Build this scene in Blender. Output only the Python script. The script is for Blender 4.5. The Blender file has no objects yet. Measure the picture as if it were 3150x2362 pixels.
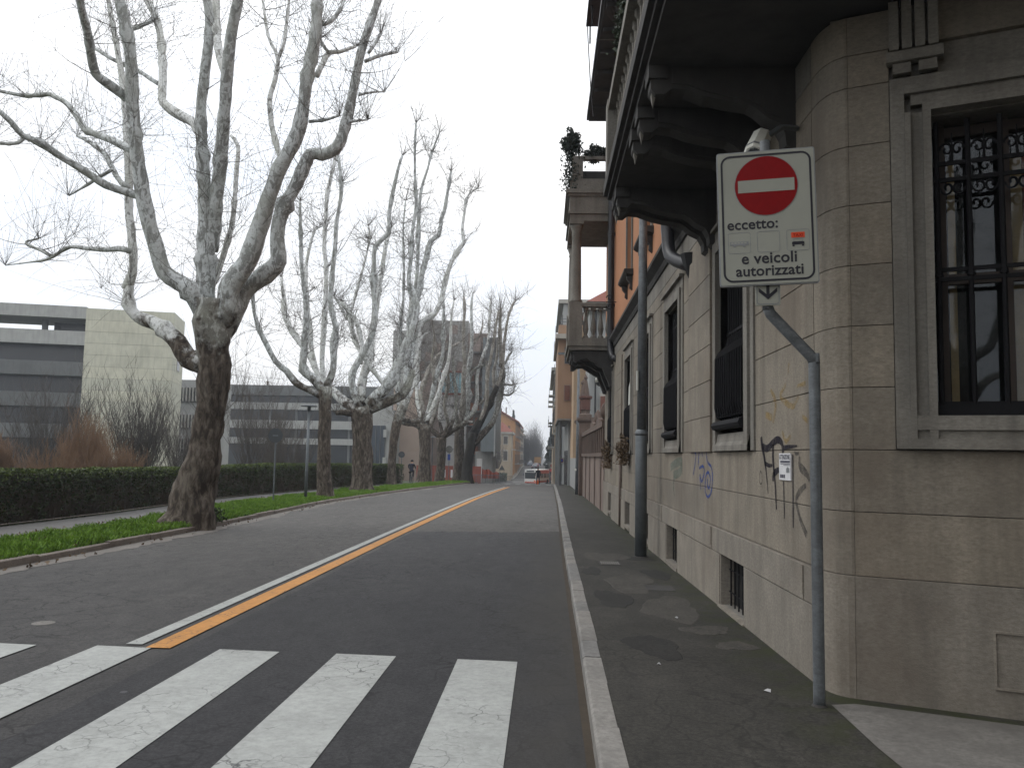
import bpy, bmesh, math, random
import numpy as np
from mathutils import Vector, Matrix, noise as mnoise
random.seed(7); RNG = np.random.default_rng(7)
S = bpy.context.scene
COL = S.collection

# ------------------------------------------------------------------ camera
F, CX, CY, EYE = 2563.0, 1575.0, 1181.0, 1.7          # photograph pixels (3150 x 2362)
YAW, PITCH, ROLL = math.radians(2.276078), math.radians(4.907792), math.radians(1.1)
def _basis():
    f = np.array([-math.sin(YAW)*math.cos(PITCH), math.cos(YAW)*math.cos(PITCH), math.sin(PITCH)])
    r = np.array([math.cos(YAW), math.sin(YAW), 0.0]); u = np.cross(r, f)
    c, s = math.cos(ROLL), math.sin(ROLL)
    return c*r+s*u, -s*r+c*u, f
CR, CU, CF = _basis()
cam = bpy.data.cameras.new('camera'); cam_o = bpy.data.objects.new('camera', cam); COL.objects.link(cam_o)
cam.sensor_fit = 'HORIZONTAL'; cam.sensor_width = 36.0; cam.lens = F/3150*36.0
cam.clip_start = 0.05; cam.clip_end = 4000
M = Matrix.Identity(4)
for i in range(3):
    M[i][0] = CR[i]; M[i][1] = CU[i]; M[i][2] = -CF[i]
M[2][3] = EYE
cam_o.matrix_world = M
S.camera = cam_o

# ------------------------------------------------------------------ sky, sun, exposure (overcast)
SUN_EL, SUN_AZ = math.radians(50), math.radians(-85)     # veiled sun high over the park, on the left
w = bpy.data.worlds.new('World'); S.world = w; w.use_nodes = True
nt = w.node_tree; nt.nodes.clear()
out = nt.nodes.new('ShaderNodeOutputWorld'); bg = nt.nodes.new('ShaderNodeBackground')
sky = nt.nodes.new('ShaderNodeTexSky'); sky.sky_type = 'NISHITA'; sky.sun_disc = False
sky.sun_elevation = SUN_EL; sky.sun_rotation = SUN_AZ; sky.air_density = 1.0; sky.dust_density = 4.0; sky.ozone_density = 1.0
hs = nt.nodes.new('ShaderNodeHueSaturation'); hs.inputs['Saturation'].default_value = 0.25
tc = nt.nodes.new('ShaderNodeTexCoord'); mp = nt.nodes.new('ShaderNodeMapping'); mp.inputs['Scale'].default_value = (1.0, 1.0, 2.2)
no = nt.nodes.new('ShaderNodeTexNoise'); no.inputs['Scale'].default_value = 2.4; no.inputs['Detail'].default_value = 6; no.inputs['Roughness'].default_value = 0.55
cr = nt.nodes.new('ShaderNodeValToRGB')
cr.color_ramp.elements[0].position = 0.30; cr.color_ramp.elements[0].color = (0.80, 0.865, 0.96, 1)
cr.color_ramp.elements[1].position = 0.62; cr.color_ramp.elements[1].color = (1.0, 1.0, 1.0, 1)
ml = nt.nodes.new('ShaderNodeVectorMath'); ml.operation = 'SCALE'; sx = nt.nodes.new('ShaderNodeSeparateXYZ'); gd = nt.nodes.new('ShaderNodeMath'); gd.operation = 'MULTIPLY_ADD'; gd.use_clamp = False; gd.inputs[1].default_value = 9.4; gd.inputs[2].default_value = 9.7   # overcast: zenith brighter than horizon
mxz = nt.nodes.new('ShaderNodeMath'); mxz.operation = 'MAXIMUM'; mxz.inputs[1].default_value = 0.0
mx = nt.nodes.new('ShaderNodeMix'); mx.data_type = 'RGBA'; mx.inputs['Factor'].default_value = 0.88
L = nt.links.new
L(tc.outputs['Generated'], mp.inputs['Vector']); L(mp.outputs['Vector'], no.inputs['Vector']); L(no.outputs['Fac'], cr.inputs['Fac'])
L(tc.outputs['Generated'], sx.inputs[0]); L(sx.outputs[2], mxz.inputs[0]); L(mxz.outputs[0], gd.inputs[0]); L(gd.outputs[0], ml.inputs['Scale'])
L(cr.outputs['Color'], ml.inputs[0]); L(sky.outputs['Color'], hs.inputs['Color'])
L(hs.outputs['Color'], mx.inputs['A']); L(ml.outputs['Vector'], mx.inputs['B'])
L(mx.outputs['Result'], bg.inputs['Color']); bg.inputs['Strength'].default_value = 0.115
L(bg.outputs['Background'], out.inputs['Surface'])
sl = bpy.data.lights.new('sun', 'SUN'); sl.energy = 0.75; sl.angle = math.radians(28); sl.color = (1.0, 0.97, 0.93)
so = bpy.data.objects.new('sun', sl); COL.objects.link(so)
sd = Vector((math.sin(SUN_AZ)*math.cos(SUN_EL), math.cos(SUN_AZ)*math.cos(SUN_EL), math.sin(SUN_EL)))
so.rotation_euler = sd.to_track_quat('Z', 'Y').to_euler(); so.location = (-40, 10, 40)
S.view_settings.view_transform = 'Standard'; S.view_settings.look = 'None'
S.view_settings.exposure = 0.0; S.view_settings.gamma = 1.0; S.view_settings.use_curve_mapping = False
S.render.engine = 'CYCLES'
S.cycles.use_denoising = True
S.cycles.max_bounces = 6; S.cycles.diffuse_bounces = 4; S.cycles.glossy_bounces = 3; S.cycles.transparent_max_bounces = 12
S.cycles.volume_bounces = 0; S.cycles.sample_clamp_indirect = 8.0
S.cycles.caustics_reflective = False; S.cycles.caustics_refractive = False

# ------------------------------------------------------------------ measuring helpers
def ray(x, y): return CF + (x-CX)/F*CR - (y-CY)/F*CU
def at(x, y, Y):                 # point of the place seen at photograph pixel (x, y) that stands Y metres up the street
    d = ray(x, y); p = d*(Y/d[1]); return np.array([p[0], p[1], p[2]+EYE])
GP = np.array([(-80, .8), (0, 0), (60, -.60), (70, -.72), (83, -1.14), (95, -1.47), (120, -2.2), (150, -3.35), (168, -3.88), (185, -3.95), (200, -3.68),
               (225, -2.75), (250, -1.98), (280, -1.8), (310, -1.74), (400, -1.62), (800, -1.2), (3000, -1.0)])
def gz(Y): return float(np.interp(Y, GP[:, 0], GP[:, 1]))

# ------------------------------------------------------------------ mesh helpers
OFF = {}
class MB:
    def __init__(s): s.v = []; s.f = []; s.n = 0
    def add(s, v, f):
        v = np.asarray(v, float).reshape(-1, 3); s.v.append(v); n = s.n
        s.f.extend([tuple(i+n for i in q) for q in f]); s.n += len(v); return s
    def box(s, x0, x1, y0, y1, z0, z1):
        return s.add([(x0,y0,z0),(x1,y0,z0),(x1,y1,z0),(x0,y1,z0),(x0,y0,z1),(x1,y0,z1),(x1,y1,z1),(x0,y1,z1)],
                     [(3,2,1,0),(4,5,6,7),(0,1,5,4),(1,2,6,5),(2,3,7,6),(3,0,4,7)])
    def prism(s, pts, lo, hi, axis='z'):   # polygon (ccw) extruded along an axis
        n = len(pts); a = {'z': lambda p, h: (p[0], p[1], h), 'y': lambda p, h: (p[0], h, p[1]), 'x': lambda p, h: (h, p[0], p[1])}[axis]
        v = [a(p, lo) for p in pts]+[a(p, hi) for p in pts]
        f = [tuple(range(n-1, -1, -1)), tuple(range(n, 2*n))]+[(i, (i+1) % n, n+(i+1) % n, n+i) for i in range(n)]
        return s.add(v, f)
    def quad(s, a, b, c, d): return s.add([a, b, c, d], [(0, 1, 2, 3)])
    def tube(s, pts, rad, sides=8, jit=0.0, caps=True, seed=0):
        pts = np.asarray(pts, float); n = len(pts)
        rad = np.full(n, rad) if np.isscalar(rad) else np.asarray(rad, float)
        t = np.gradient(pts, axis=0); t /= np.linalg.norm(t, axis=1)[:, None]+1e-9
        up = np.array([0, 0, 1.0]) if abs(t[0][2]) < .9 else np.array([1.0, 0, 0])
        u = np.cross(t[0], up); u /= np.linalg.norm(u)+1e-9
        V = np.empty((n, sides, 3)); an = np.arange(sides)*2*math.pi/sides
        ca, sa = np.cos(an), np.sin(an)
        for i in range(n):
            u = u-t[i]*np.dot(u, t[i]); u /= np.linalg.norm(u)+1e-9
            w_ = np.cross(t[i], u)
            r = rad[i]
            if jit:
                rr = np.array([1+jit*mnoise.noise(Vector((ca[k]*1.3+seed, sa[k]*1.3, i*.45+seed*3))) for k in range(sides)])*r
            else: rr = r
            V[i] = pts[i]+(u[None]*ca[:, None]+w_[None]*sa[:, None])*(rr[:, None] if jit else r)
        f = []
        for i in range(n-1):
            b = i*sides
            for k in range(sides):
                k2 = (k+1) % sides; f.append((b+k, b+k2, b+sides+k2, b+sides+k))
        if caps: f.append(tuple(range(sides-1, -1, -1))); f.append(tuple(range((n-1)*sides, n*sides)))
        return s.add(V.reshape(-1, 3), f)
    def lathe(s, c, prof, sides=12):       # prof: (r, z) list, around vertical axis through c
        n = len(prof); an = np.arange(sides)*2*math.pi/sides
        v = [(c[0]+r*math.cos(a), c[1]+r*math.sin(a), c[2]+z) for r, z in prof for a in an]
        f = [(i*sides+k, i*sides+(k+1) % sides, (i+1)*sides+(k+1) % sides, (i+1)*sides+k) for i in range(n-1) for k in range(sides)]
        f += [tuple(range(sides-1, -1, -1)), tuple(range((n-1)*sides, n*sides))]
        return s.add(v, f)
    def disc(s, c, r, normal, th=.01, sides=24):
        nrm = Vector(normal).normalized(); q = nrm.to_track_quat('Z', 'Y'); v = []
        for z in (0, th):
            for k in range(sides):
                a = k*2*math.pi/sides; p = q @ Vector((r*math.cos(a), r*math.sin(a), z)); v.append((c[0]+p.x, c[1]+p.y, c[2]+p.z))
        return s.add(v, [tuple(range(sides-1, -1, -1)), tuple(range(sides, 2*sides))]+[(k, (k+1) % sides, sides+(k+1) % sides, sides+k) for k in range(sides)])
    def build(s, name, mat, parent=None, smooth=False, loc=None):
        v = np.concatenate(s.v) if s.v else np.zeros((0, 3))
        o_ = OFF.get(parent.name, (0, 0, 0)) if parent else (loc if loc is not None else (0, 0, 0))
        me = bpy.data.meshes.new(name); me.from_pydata((v-np.array(o_)).tolist(), [], s.f)
        if smooth: me.polygons.foreach_set('use_smooth', [True]*len(me.polygons))
        me.materials.append(mat); return link(name, me, parent, loc)
def link(name, me, parent=None, loc=None):
    o = bpy.data.objects.new(name, me); COL.objects.link(o)
    if parent: o.parent = parent; OFF[o.name] = OFF.get(parent.name, (0, 0, 0))
    elif loc is not None: o.location = loc; OFF[o.name] = tuple(loc)
    return o
def npmesh(name, V, quads, mat, parent=None, smooth=False):        # fast path: V (n,3), quads (m,k)
    V = np.asarray(V, float); k = quads.shape[1]
    if parent: V = V-np.array(OFF.get(parent.name, (0, 0, 0)))
    me = bpy.data.meshes.new(name); me.vertices.add(len(V)); me.vertices.foreach_set('co', V.astype(np.float32).ravel())
    me.loops.add(quads.size); me.loops.foreach_set('vertex_index', quads.astype(np.int32).ravel())
    me.polygons.add(len(quads)); me.polygons.foreach_set('loop_start', np.arange(len(quads), dtype=np.int32)*k)
    me.update(calc_edges=True); me.validate()
    if smooth: me.polygons.foreach_set('use_smooth', [True]*len(me.polygons))
    me.materials.append(mat); return link(name, me, parent)
def tag(o, label=None, cat=None, group=None, kind=None):
    for k, v in (('label', label), ('category', cat), ('group', group), ('kind', kind)):
        if v: o[k] = v
    return o
def thing(name, label, cat, loc=(0, 0, 0), group=None):
    o = bpy.data.objects.new(name, None); COL.objects.link(o); o.location = loc; o.empty_display_size = .2
    OFF[o.name] = tuple(loc); return tag(o, label, cat, group)
def copy_tree(o, parent=None):
    c = o.copy(); COL.objects.link(c)
    if parent: c.parent = parent
    for ch in [x for x in COL.objects if x.parent == o]: copy_tree(ch, c)
    return c
def spline(P, R=None, step=.2):         # Catmull-Rom through control points
    P = np.asarray(P, float); n = len(P); R = np.ones(n) if R is None else np.asarray(R, float)
    Q = np.vstack([2*P[0]-P[1], P, 2*P[-1]-P[-2]]); op = []; orr = []
    for i in range(n-1):
        a, b, c, d = Q[i], Q[i+1], Q[i+2], Q[i+3]; m = max(2, int(np.linalg.norm(c-b)/step))
        for k in range(m):
            t = k/m; op.append(.5*(2*b+(c-a)*t+(2*a-5*b+4*c-d)*t*t+(3*b-a-3*c+d)*t**3)); orr.append(R[i]*(1-t)+R[i+1]*t)
    op.append(P[-1]); orr.append(R[-1]); return np.array(op), np.array(orr)

# ------------------------------------------------------------------ materials
MAT = {}
GK = .72      # common albedo trim for an underexposed grey day
def gk(c, k=None): return tuple(x*(k or GK) for x in c)
def nodes(name):
    m = bpy.data.materials.new(name); m.use_nodes = True; t = m.node_tree; b = t.nodes['Principled BSDF']; MAT[name] = m
    g = t.nodes.new('ShaderNodeNewGeometry'); return m, t, b, g
def _noise(t, vec, scale, detail=5, rough=.6, stretch=None, dist=0):
    if stretch:
        mpn = t.nodes.new('ShaderNodeMapping'); mpn.inputs['Scale'].default_value = stretch; t.links.new(vec, mpn.inputs['Vector']); vec = mpn.outputs['Vector']
    n = t.nodes.new('ShaderNodeTexNoise'); n.inputs['Scale'].default_value = scale; n.inputs['Detail'].default_value = detail; n.inputs['Roughness'].default_value = rough
    n.inputs['Distortion'].default_value = dist; t.links.new(vec, n.inputs['Vector']); return n.outputs['Fac']
def _ramp(t, fac, stops):
    r = t.nodes.new('ShaderNodeValToRGB'); e = r.color_ramp.elements
    while len(e) < len(stops): e.new(.5)
    for i, (p, c) in enumerate(stops): e[i].position = p; e[i].color = (*c, 1) if len(c) == 3 else c
    t.links.new(fac, r.inputs['Fac']); return r.outputs['Color']
def _mix(t, fac, a, b, mode='MIX'):
    m = t.nodes.new('ShaderNodeMix'); m.data_type = 'RGBA'; m.blend_type = mode
    for k, v in (('Factor', fac), ('A', a), ('B', b)):
        if hasattr(v, 'default_value'): t.links.new(v, m.inputs[k])
        elif k == 'Factor': m.inputs[k].default_value = v
        else: m.inputs[k].default_value = (*v, 1)
    return m.outputs['Result']
def _math(t, op, a, b=None):
    m = t.nodes.new('ShaderNodeMath'); m.operation = op
    for i, v in enumerate((a, b)):
        if v is None: continue
        if hasattr(v, 'default_value'): t.links.new(v, m.inputs[i])
        else: m.inputs[i].default_value = v
    return m.outputs[0]
def _bump(t, b, h, strength=.3, dist=.01):
    n = t.nodes.new('ShaderNodeBump'); n.inputs['Strength'].default_value = strength; n.inputs['Distance'].default_value = dist
    t.links.new(h, n.inputs['Height']); t.links.new(n.outputs['Normal'], b.inputs['Normal'])
def mat(name, col, rough=.7, var=.18, scale=6, fine=90, bump=.15, metal=0, spec=.4, stain=None, streak=0, dist=.004, obj=False, rnd=0):
    """general surface: broad tone variation, fine grain, optional stain colour and vertical streaks"""
    col = gk(col); stain = gk(stain) if stain else None
    m, t, b, g = nodes(name); P = g.outputs['Position']
    if obj: P = t.nodes.new('ShaderNodeTexCoord').outputs['Object']
    c0 = tuple(x*(1-var) for x in col); c1 = tuple(min(1, x*(1+var)) for x in col)
    c = _ramp(t, _noise(t, P, scale, 5), [(.3, c0), (.7, c1)])
    fn = _noise(t, P, fine, 3, .7)
    c = _mix(t, .5*min(1, var*3), c, _ramp(t, fn, [(.35, tuple(x*.8 for x in col)), (.65, tuple(min(1, x*1.15) for x in col))]))
    if fine >= 90:
        c = _mix(t, .8, c, _mix(t, 1.0, c, _ramp(t, _noise(t, P, 24, 5, .75, (1, 1, 2.2)), [(.34, (.70, .69, .68)), (.64, (1.22, 1.22, 1.22))]), 'MULTIPLY'))
    if stain: c = _mix(t, _ramp(t, _noise(t, P, scale*.22, 4, .65), [(.48, (0, 0, 0)), (.68, (.75, .75, .75))]), c, stain)
    if streak: c = _mix(t, _ramp(t, _noise(t, P, 3.2, 5, .6, (1.4, 1.4, .16)), [(.46, (0, 0, 0)), (.72, (streak, streak, streak))]), c, tuple(x*.42 for x in col))
    if rnd:
        oi = t.nodes.new('ShaderNodeObjectInfo'); c = _mix(t, 1.0, c, _ramp(t, oi.outputs['Random'], [(0, (1-rnd,)*3), (1, (1, 1-rnd*.15, 1-rnd*.35))]), 'MULTIPLY')
    t.links.new(c, b.inputs['Base Color']); b.inputs['Roughness'].default_value = rough; b.inputs['Metallic'].default_value = metal
    b.inputs['Specular IOR Level'].default_value = spec
    if bump: _bump(t, b, fn, bump, dist)
    return m
def flat(name, col, rough=.5, metal=0, spec=.4):
    m, t, b, g = nodes(name)
    c = _ramp(t, _noise(t, g.outputs['Position'], 25, 3), [(.3, tuple(x*.92 for x in col)), (.7, tuple(min(1, x*1.06) for x in col))])
    t.links.new(c, b.inputs['Base Color'])
    b.inputs['Roughness'].default_value = rough; b.inputs['Metallic'].default_value = metal; b.inputs['Specular IOR Level'].default_value = spec; return m
def asphalt(name, col, patch, crack=1.0, gum=1.0, pscale=.35, moss=False, rough=.8, dust=False, tone_wear=None):
    col, patch = gk(col), gk(patch)
    m, t, b, g = nodes(name); P = g.outputs['Position']
    c = _ramp(t, _noise(t, P, pscale, 5, .6, dist=.6), [(.40, col), (.60, patch)])
    big = _noise(t, P, .9, 5, .7, (1, .25, 1))
    c = _mix(t, _ramp(t, big, [(.4, (0, 0, 0)), (.75, (.55, .55, .55))]), c, tuple(x*.68 for x in col))
    fn = _noise(t, P, 160, 2, .8)
    c = _mix(t, .55, c, _ramp(t, fn, [(.3, tuple(x*.5 for x in col)), (.72, tuple(x*1.7 for x in col))]))
    md = _noise(t, P, 34, 5, .85); c = _mix(t, .6, c, _mix(t, 1.0, c, _ramp(t, md, [(.40, (.45, .45, .46)), (.60, (1.6, 1.58, 1.55))]), 'MULTIPLY'))
    c = _mix(t, .7, c, _mix(t, 1.0, c, _ramp(t, _noise(t, P, 5.5, 5, .7, (1, .45, 1)), [(.35, (.72, .72, .73)), (.66, (1.22, 1.21, 1.19))]), 'MULTIPLY'))
    agg = t.nodes.new('ShaderNodeTexVoronoi'); agg.inputs['Scale'].default_value = 120; t.links.new(P, agg.inputs['Vector'])
    c = _mix(t, _ramp(t, agg.outputs['Color'], [(.82, (0, 0, 0)), (.9, (.5, .5, .5))]), c, tuple(x*1.9 for x in col))
    if crack:
        dn = t.nodes.new('ShaderNodeTexNoise'); dn.inputs['Scale'].default_value = 2.5; dn.inputs['Detail'].default_value = 6; t.links.new(P, dn.inputs['Vector'])
        vm = t.nodes.new('ShaderNodeVectorMath'); vm.operation = 'MULTIPLY_ADD'; vm.inputs[1].default_value = (.45, .45, .45)
        t.links.new(dn.outputs['Color'], vm.inputs[0]); t.links.new(P, vm.inputs[2])
        vo = t.nodes.new('ShaderNodeTexVoronoi'); vo.feature = 'DISTANCE_TO_EDGE'; vo.inputs['Scale'].default_value = 2.6; t.links.new(vm.outputs[0], vo.inputs['Vector'])
        ck = _ramp(t, vo.outputs['Distance'], [(.0, (1, 1, 1)), (.035, (0, 0, 0))])
        mk = _ramp(t, _noise(t, P, .38, 4, .65, (1, .5, 1)), [(.44, (0, 0, 0)), (.54, (.9*crack, .9*crack, .9*crack))])
        ckm = _mix(t, 1.0, ck, mk, 'MULTIPLY'); c = _mix(t, ckm, c, tuple(x*.25 for x in col))
    if gum:
        vg = t.nodes.new('ShaderNodeTexVoronoi'); vg.inputs['Scale'].default_value = 1.7; vg.inputs['Randomness'].default_value = 1; t.links.new(P, vg.inputs['Vector'])
        sz = t.nodes.new('ShaderNodeSeparateColor'); t.links.new(vg.outputs['Color'], sz.inputs[0])
        thr = _math(t, 'MULTIPLY', _math(t, 'SUBTRACT', sz.outputs[0], .35), .085*gum)
        c = _mix(t, _math(t, 'MULTIPLY', _math(t, 'LESS_THAN', vg.outputs['Distance'], thr), .55), c, tuple(min(1, x*4.2) for x in col))
    if tone_wear:      # tone graded along the street: darker near the crossing, paler further on
        sy = t.nodes.new('ShaderNodeSeparateXYZ'); t.links.new(P, sy.inputs[0]); my = t.nodes.new('ShaderNodeMapRange'); my.inputs[1].default_value = tone_wear[0]; my.inputs[2].default_value = tone_wear[1]; t.links.new(sy.outputs[1], my.inputs[0])
        wf = _math(t, 'ADD', my.outputs[0], _math(t, 'MULTIPLY', _math(t, 'SUBTRACT', _noise(t, P, .55, 5, .7, (1, .4, 1)), .5), .9))
        c = _mix(t, 1.0, c, _ramp(t, wf, [(.05, tone_wear[2]), (.95, tone_wear[3])]), 'MULTIPLY')
    if dust:
        sp2 = t.nodes.new('ShaderNodeSeparateXYZ'); t.links.new(P, sp2.inputs[0]); nr2 = t.nodes.new('ShaderNodeMapRange'); nr2.inputs[1].default_value = -.55; nr2.inputs[2].default_value = .35; t.links.new(sp2.outputs[0], nr2.inputs[0])
        c = _mix(t, _math(t, 'MULTIPLY', nr2.outputs[0], _ramp(t, _noise(t, P, 1.8, 5, .7, (1, .4, 1)), [(.25, (.15, .15, .15)), (.6, (.85, .85, .85))])), c, (.047, .0435, .038))
    if moss:
        sp = t.nodes.new('ShaderNodeSeparateXYZ'); t.links.new(P, sp.inputs[0])
        near = t.nodes.new('ShaderNodeMapRange'); near.inputs[1].default_value = 1.45; near.inputs[2].default_value = 2.05; t.links.new(sp.outputs[0], near.inputs[0])
        c = _mix(t, _math(t, 'MULTIPLY', near.outputs[0], _ramp(t, _noise(t, P, 3.5, 5, .7), [(.42, (0, 0, 0)), (.6, (1, 1, 1))])), c, (.028, .032, .012))
    t.links.new(c, b.inputs['Base Color']); b.inputs['Roughness'].default_value = rough; b.inputs['Specular IOR Level'].default_value = .24
    _bump(t, b, fn, .35, .006); return m
def paint(name, col, under=(.06, .06, .06), tone_wear=.5):
    m, t, b, g = nodes(name); P = g.outputs['Position']
    c = _ramp(t, _noise(t, P, 2.2, 6, .65), [(.3, tuple(x*.80 for x in col)), (.65, col)])
    dn = t.nodes.new('ShaderNodeTexNoise'); dn.inputs['Scale'].default_value = 3; dn.inputs['Detail'].default_value = 7; t.links.new(P, dn.inputs['Vector'])
    vm = t.nodes.new('ShaderNodeVectorMath'); vm.operation = 'MULTIPLY_ADD'; vm.inputs[1].default_value = (.4, .4, .4); t.links.new(dn.outputs['Color'], vm.inputs[0]); t.links.new(P, vm.inputs[2])
    vo = t.nodes.new('ShaderNodeTexVoronoi'); vo.feature = 'DISTANCE_TO_EDGE'; vo.inputs['Scale'].default_value = 5.5; t.links.new(vm.outputs[0], vo.inputs['Vector'])
    ck = _ramp(t, vo.outputs['Distance'], [(.0, (1, 1, 1)), (.035, (0, 0, 0))])
    mk = _ramp(t, _noise(t, P, .8, 4, .6), [(.47, (0, 0, 0)), (.60, (1, 1, 1))])
    c = _mix(t, .75, c, _mix(t, 1.0, c, _ramp(t, _noise(t, P, 16, 6, .8), [(.35, (.74, .74, .73)), (.62, (1.1, 1.1, 1.1))]), 'MULTIPLY'))
    c = _mix(t, _mix(t, 1.0, ck, mk, 'MULTIPLY'), c, under)
    ch = _ramp(t, _noise(t, P, 38, 4, .75), [(.62, (0, 0, 0)), (.70, (tone_wear, tone_wear, tone_wear))])
    ch2 = _mix(t, 1.0, ch, _ramp(t, _noise(t, P, 1.6, 4, .6), [(.42, (.15, .15, .15)), (.65, (1, 1, 1))]), 'MULTIPLY')
    c = _mix(t, ch2, c, under)
    t.links.new(c, b.inputs['Base Color']); b.inputs['Roughness'].default_value = .65; b.inputs['Specular IOR Level'].default_value = .35
    _bump(t, b, _noise(t, P, 150, 2, .7), .2, .004); return m
def bark(name, light, dark, green, scale=5.0, th=.5, lift=.1, rough=.85, zlo=2.8, zhi=6.4):
    """peeling plane bark: pale plates with ragged darker plates left on"""
    light, dark, green = gk(light, .98), gk(dark, .98), gk(green, .98)
    m, t, b, g = nodes(name); P = g.outputs['Position']
    n1 = _noise(t, P, scale, 5, .62, (1, 1, .5), .8); n2 = _noise(t, P, scale*2.7, 4, .6, (1, 1, .6), .4)
    c = _ramp(t, n1, [(th-.02, dark), (th+.02, light)])
    c = _mix(t, _ramp(t, n2, [(.56, (0, 0, 0)), (.60, (.8, .8, .8))]), c, tuple(a*.7+b_*.3 for a, b_ in zip(dark, light)))
    c = _mix(t, _ramp(t, _noise(t, P, .9, 4), [(.48, (0, 0, 0)), (.68, (.7, .7, .7))]), c, green)
    fn = _noise(t, P, 55, 4, .7)
    c = _mix(t, .35, c, _ramp(t, fn, [(.3, tuple(x*.5 for x in dark)), (.7, light)]))
    if zhi:      # old rough brown bark low on the tree, peeling smooth bark higher up
        sz_ = t.nodes.new('ShaderNodeSeparateXYZ'); t.links.new(P, sz_.inputs[0]); mr = t.nodes.new('ShaderNodeMapRange'); mr.inputs[1].default_value = zlo; mr.inputs[2].default_value = zhi; t.links.new(sz_.outputs[2], mr.inputs[0])
        old = _ramp(t, _noise(t, P, 7.5, 5, .65, (1, 1, .35), .5), [(.40, (.034, .026, .020)), (.50, (.075, .060, .047)), (.64, (.150, .128, .104))])
        fac = _math(t, 'ADD', mr.outputs[0], _math(t, 'MULTIPLY', _math(t, 'SUBTRACT', _noise(t, P, 2.6, 4, .6), .5), 1.5))
        c = _mix(t, _ramp(t, fac, [(.35, (0, 0, 0)), (.62, (1, 1, 1))]), old, c)
    t.links.new(c, b.inputs['Base Color']); b.inputs['Roughness'].default_value = rough; b.inputs['Specular IOR Level'].default_value = .2
    _bump(t, b, _math(t, 'ADD', fn, _math(t, 'MULTIPLY', n1, 2.0)), .5, .02); return m
def leafmat(name, a, bcol, sc=3.0, trans=.25):
    a, bcol = gk(a, .80), gk(bcol, .80)
    m, t, b, g = nodes(name); P = g.outputs['Position']
    c = _ramp(t, _noise(t, P, sc, 5, .7), [(.3, a), (.7, bcol)])
    c = _mix(t, _ramp(t, _noise(t, P, 40, 2), [(.5, (0, 0, 0)), (.75, (.6, .6, .6))]), c, tuple(x*1.5 for x in bcol))
    t.links.new(c, b.inputs['Base Color']); b.inputs['Roughness'].default_value = .6; b.inputs['Specular IOR Level'].default_value = .25
    return m
def glass(name, tint=(.015, .018, .022), refl=1.0):
    m, t, b, g = nodes(name); t.nodes.remove(b)
    gl = t.nodes.new('ShaderNodeBsdfGlossy'); gl.inputs['Roughness'].default_value = .02; gl.inputs['Color'].default_value = (.9*refl, .92*refl, .95*refl, 1)
    tr = t.nodes.new('ShaderNodeBsdfTransparent'); tr.inputs['Color'].default_value = (.8, .82, .82, 1)
    fr = t.nodes.new('ShaderNodeFresnel'); fr.inputs['IOR'].default_value = 1.38
    mxs = t.nodes.new('ShaderNodeMixShader'); t.links.new(fr.outputs[0], mxs.inputs[0]); t.links.new(tr.outputs[0], mxs.inputs[1]); t.links.new(gl.outputs[0], mxs.inputs[2])
    t.links.new(mxs.outputs[0], t.nodes['Material Output'].inputs['Surface']); return m

mat('stone', (.31, .278, .228), .85, .14, 3.0, 110, .5, stain=(.20, .165, .13), streak=.55, dist=.006, rnd=.16)
mat('stone_grey', (.26, .245, .215), .85, .15, 3.0, 90, .5, stain=(.17, .15, .125), streak=.6, dist=.005)
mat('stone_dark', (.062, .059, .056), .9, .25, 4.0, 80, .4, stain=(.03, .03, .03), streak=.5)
mat('stone_base', (.32, .29, .245), .85, .16, 3.0, 110, .6, stain=(.20, .165, .13), streak=.45, dist=.007, rnd=.10)
mat('granite', (.29, .285, .275), .8, .2, 8, 170, .6, stain=(.17, .165, .16), rnd=.25)
mat('kerb_concrete', (.27, .23, .20), .85, .2, 6, 120, .4, stain=(.15, .12, .10))
mat('orange_stucco', (.54, .25, .125), .9, .06, 2.5, 70, .2, stain=(.46, .205, .105), streak=.10)
mat('terracotta', (.175, .125, .10), .9, .3, 5, 60, .4, stain=(.10, .075, .065), streak=.75)
mat('terracotta_red', (.17, .085, .068), .9, .3, 6, 60, .4, stain=(.08, .045, .04), streak=.6)
mat('render_old', (.29, .22, .185), .9, .22, 3, 60, .4, stain=(.16, .13, .115), streak=.9)
mat('iron', (.010, .010, .012), .7, .3, 20, 80, .1, spec=.15)
mat('galvanised', (.20, .218, .232), .6, .25, 14, 95, .1, metal=.35, stain=(.11, .118, .125), streak=.7)
mat('galv_dark', (.19, .21, .222), .55, .2, 10, 60, .05, metal=.35, stain=(.10, .115, .12), streak=.5)
mat('pipe_black', (.022, .022, .026), .4, .3, 8, 60, .05)
mat('pipe_brown', (.13, .095, .075), .6, .2, 8, 60, .05)
mat('wood_dark', (.045, .030, .022), .6, .3, 12, 60, .1)
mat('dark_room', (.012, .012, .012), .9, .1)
mat('curtain', (.75, .52, .26), .9, .2, 10, 60, .1)
mat('curtain_red', (.45, .16, .10), .9, .2, 10, 60, .1)
mat('soil', (.06, .045, .03), .95, .3, 5, 60, .5)
mat('path_asphalt', (.16, .155, .148), .85, .12, 2, 140, .4, stain=(.12, .115, .11))
asphalt('road', (.108, .105, .101), (.130, .126, .121), 1.0, .7, tone_wear=(6, 24, (.48, .48, .50), (1.05, 1.04, 1.03)))
asphalt('road_new', (.037, .037, .040), (.047, .047, .048), .9, 1.0, dust=True, tone_wear=(9, 21, (1, 1, 1), (1.75, 1.74, 1.72)))
asphalt('sidewalk', (.040, .038, .033), (.074, .069, .061), .6, .55, .9, True)
paint('paint_white', (.345, .355, .34), under=(.04, .04, .042)); paint('paint_orange', (.48, .215, .045), under=(.05, .045, .04), tone_wear=.6)
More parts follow.
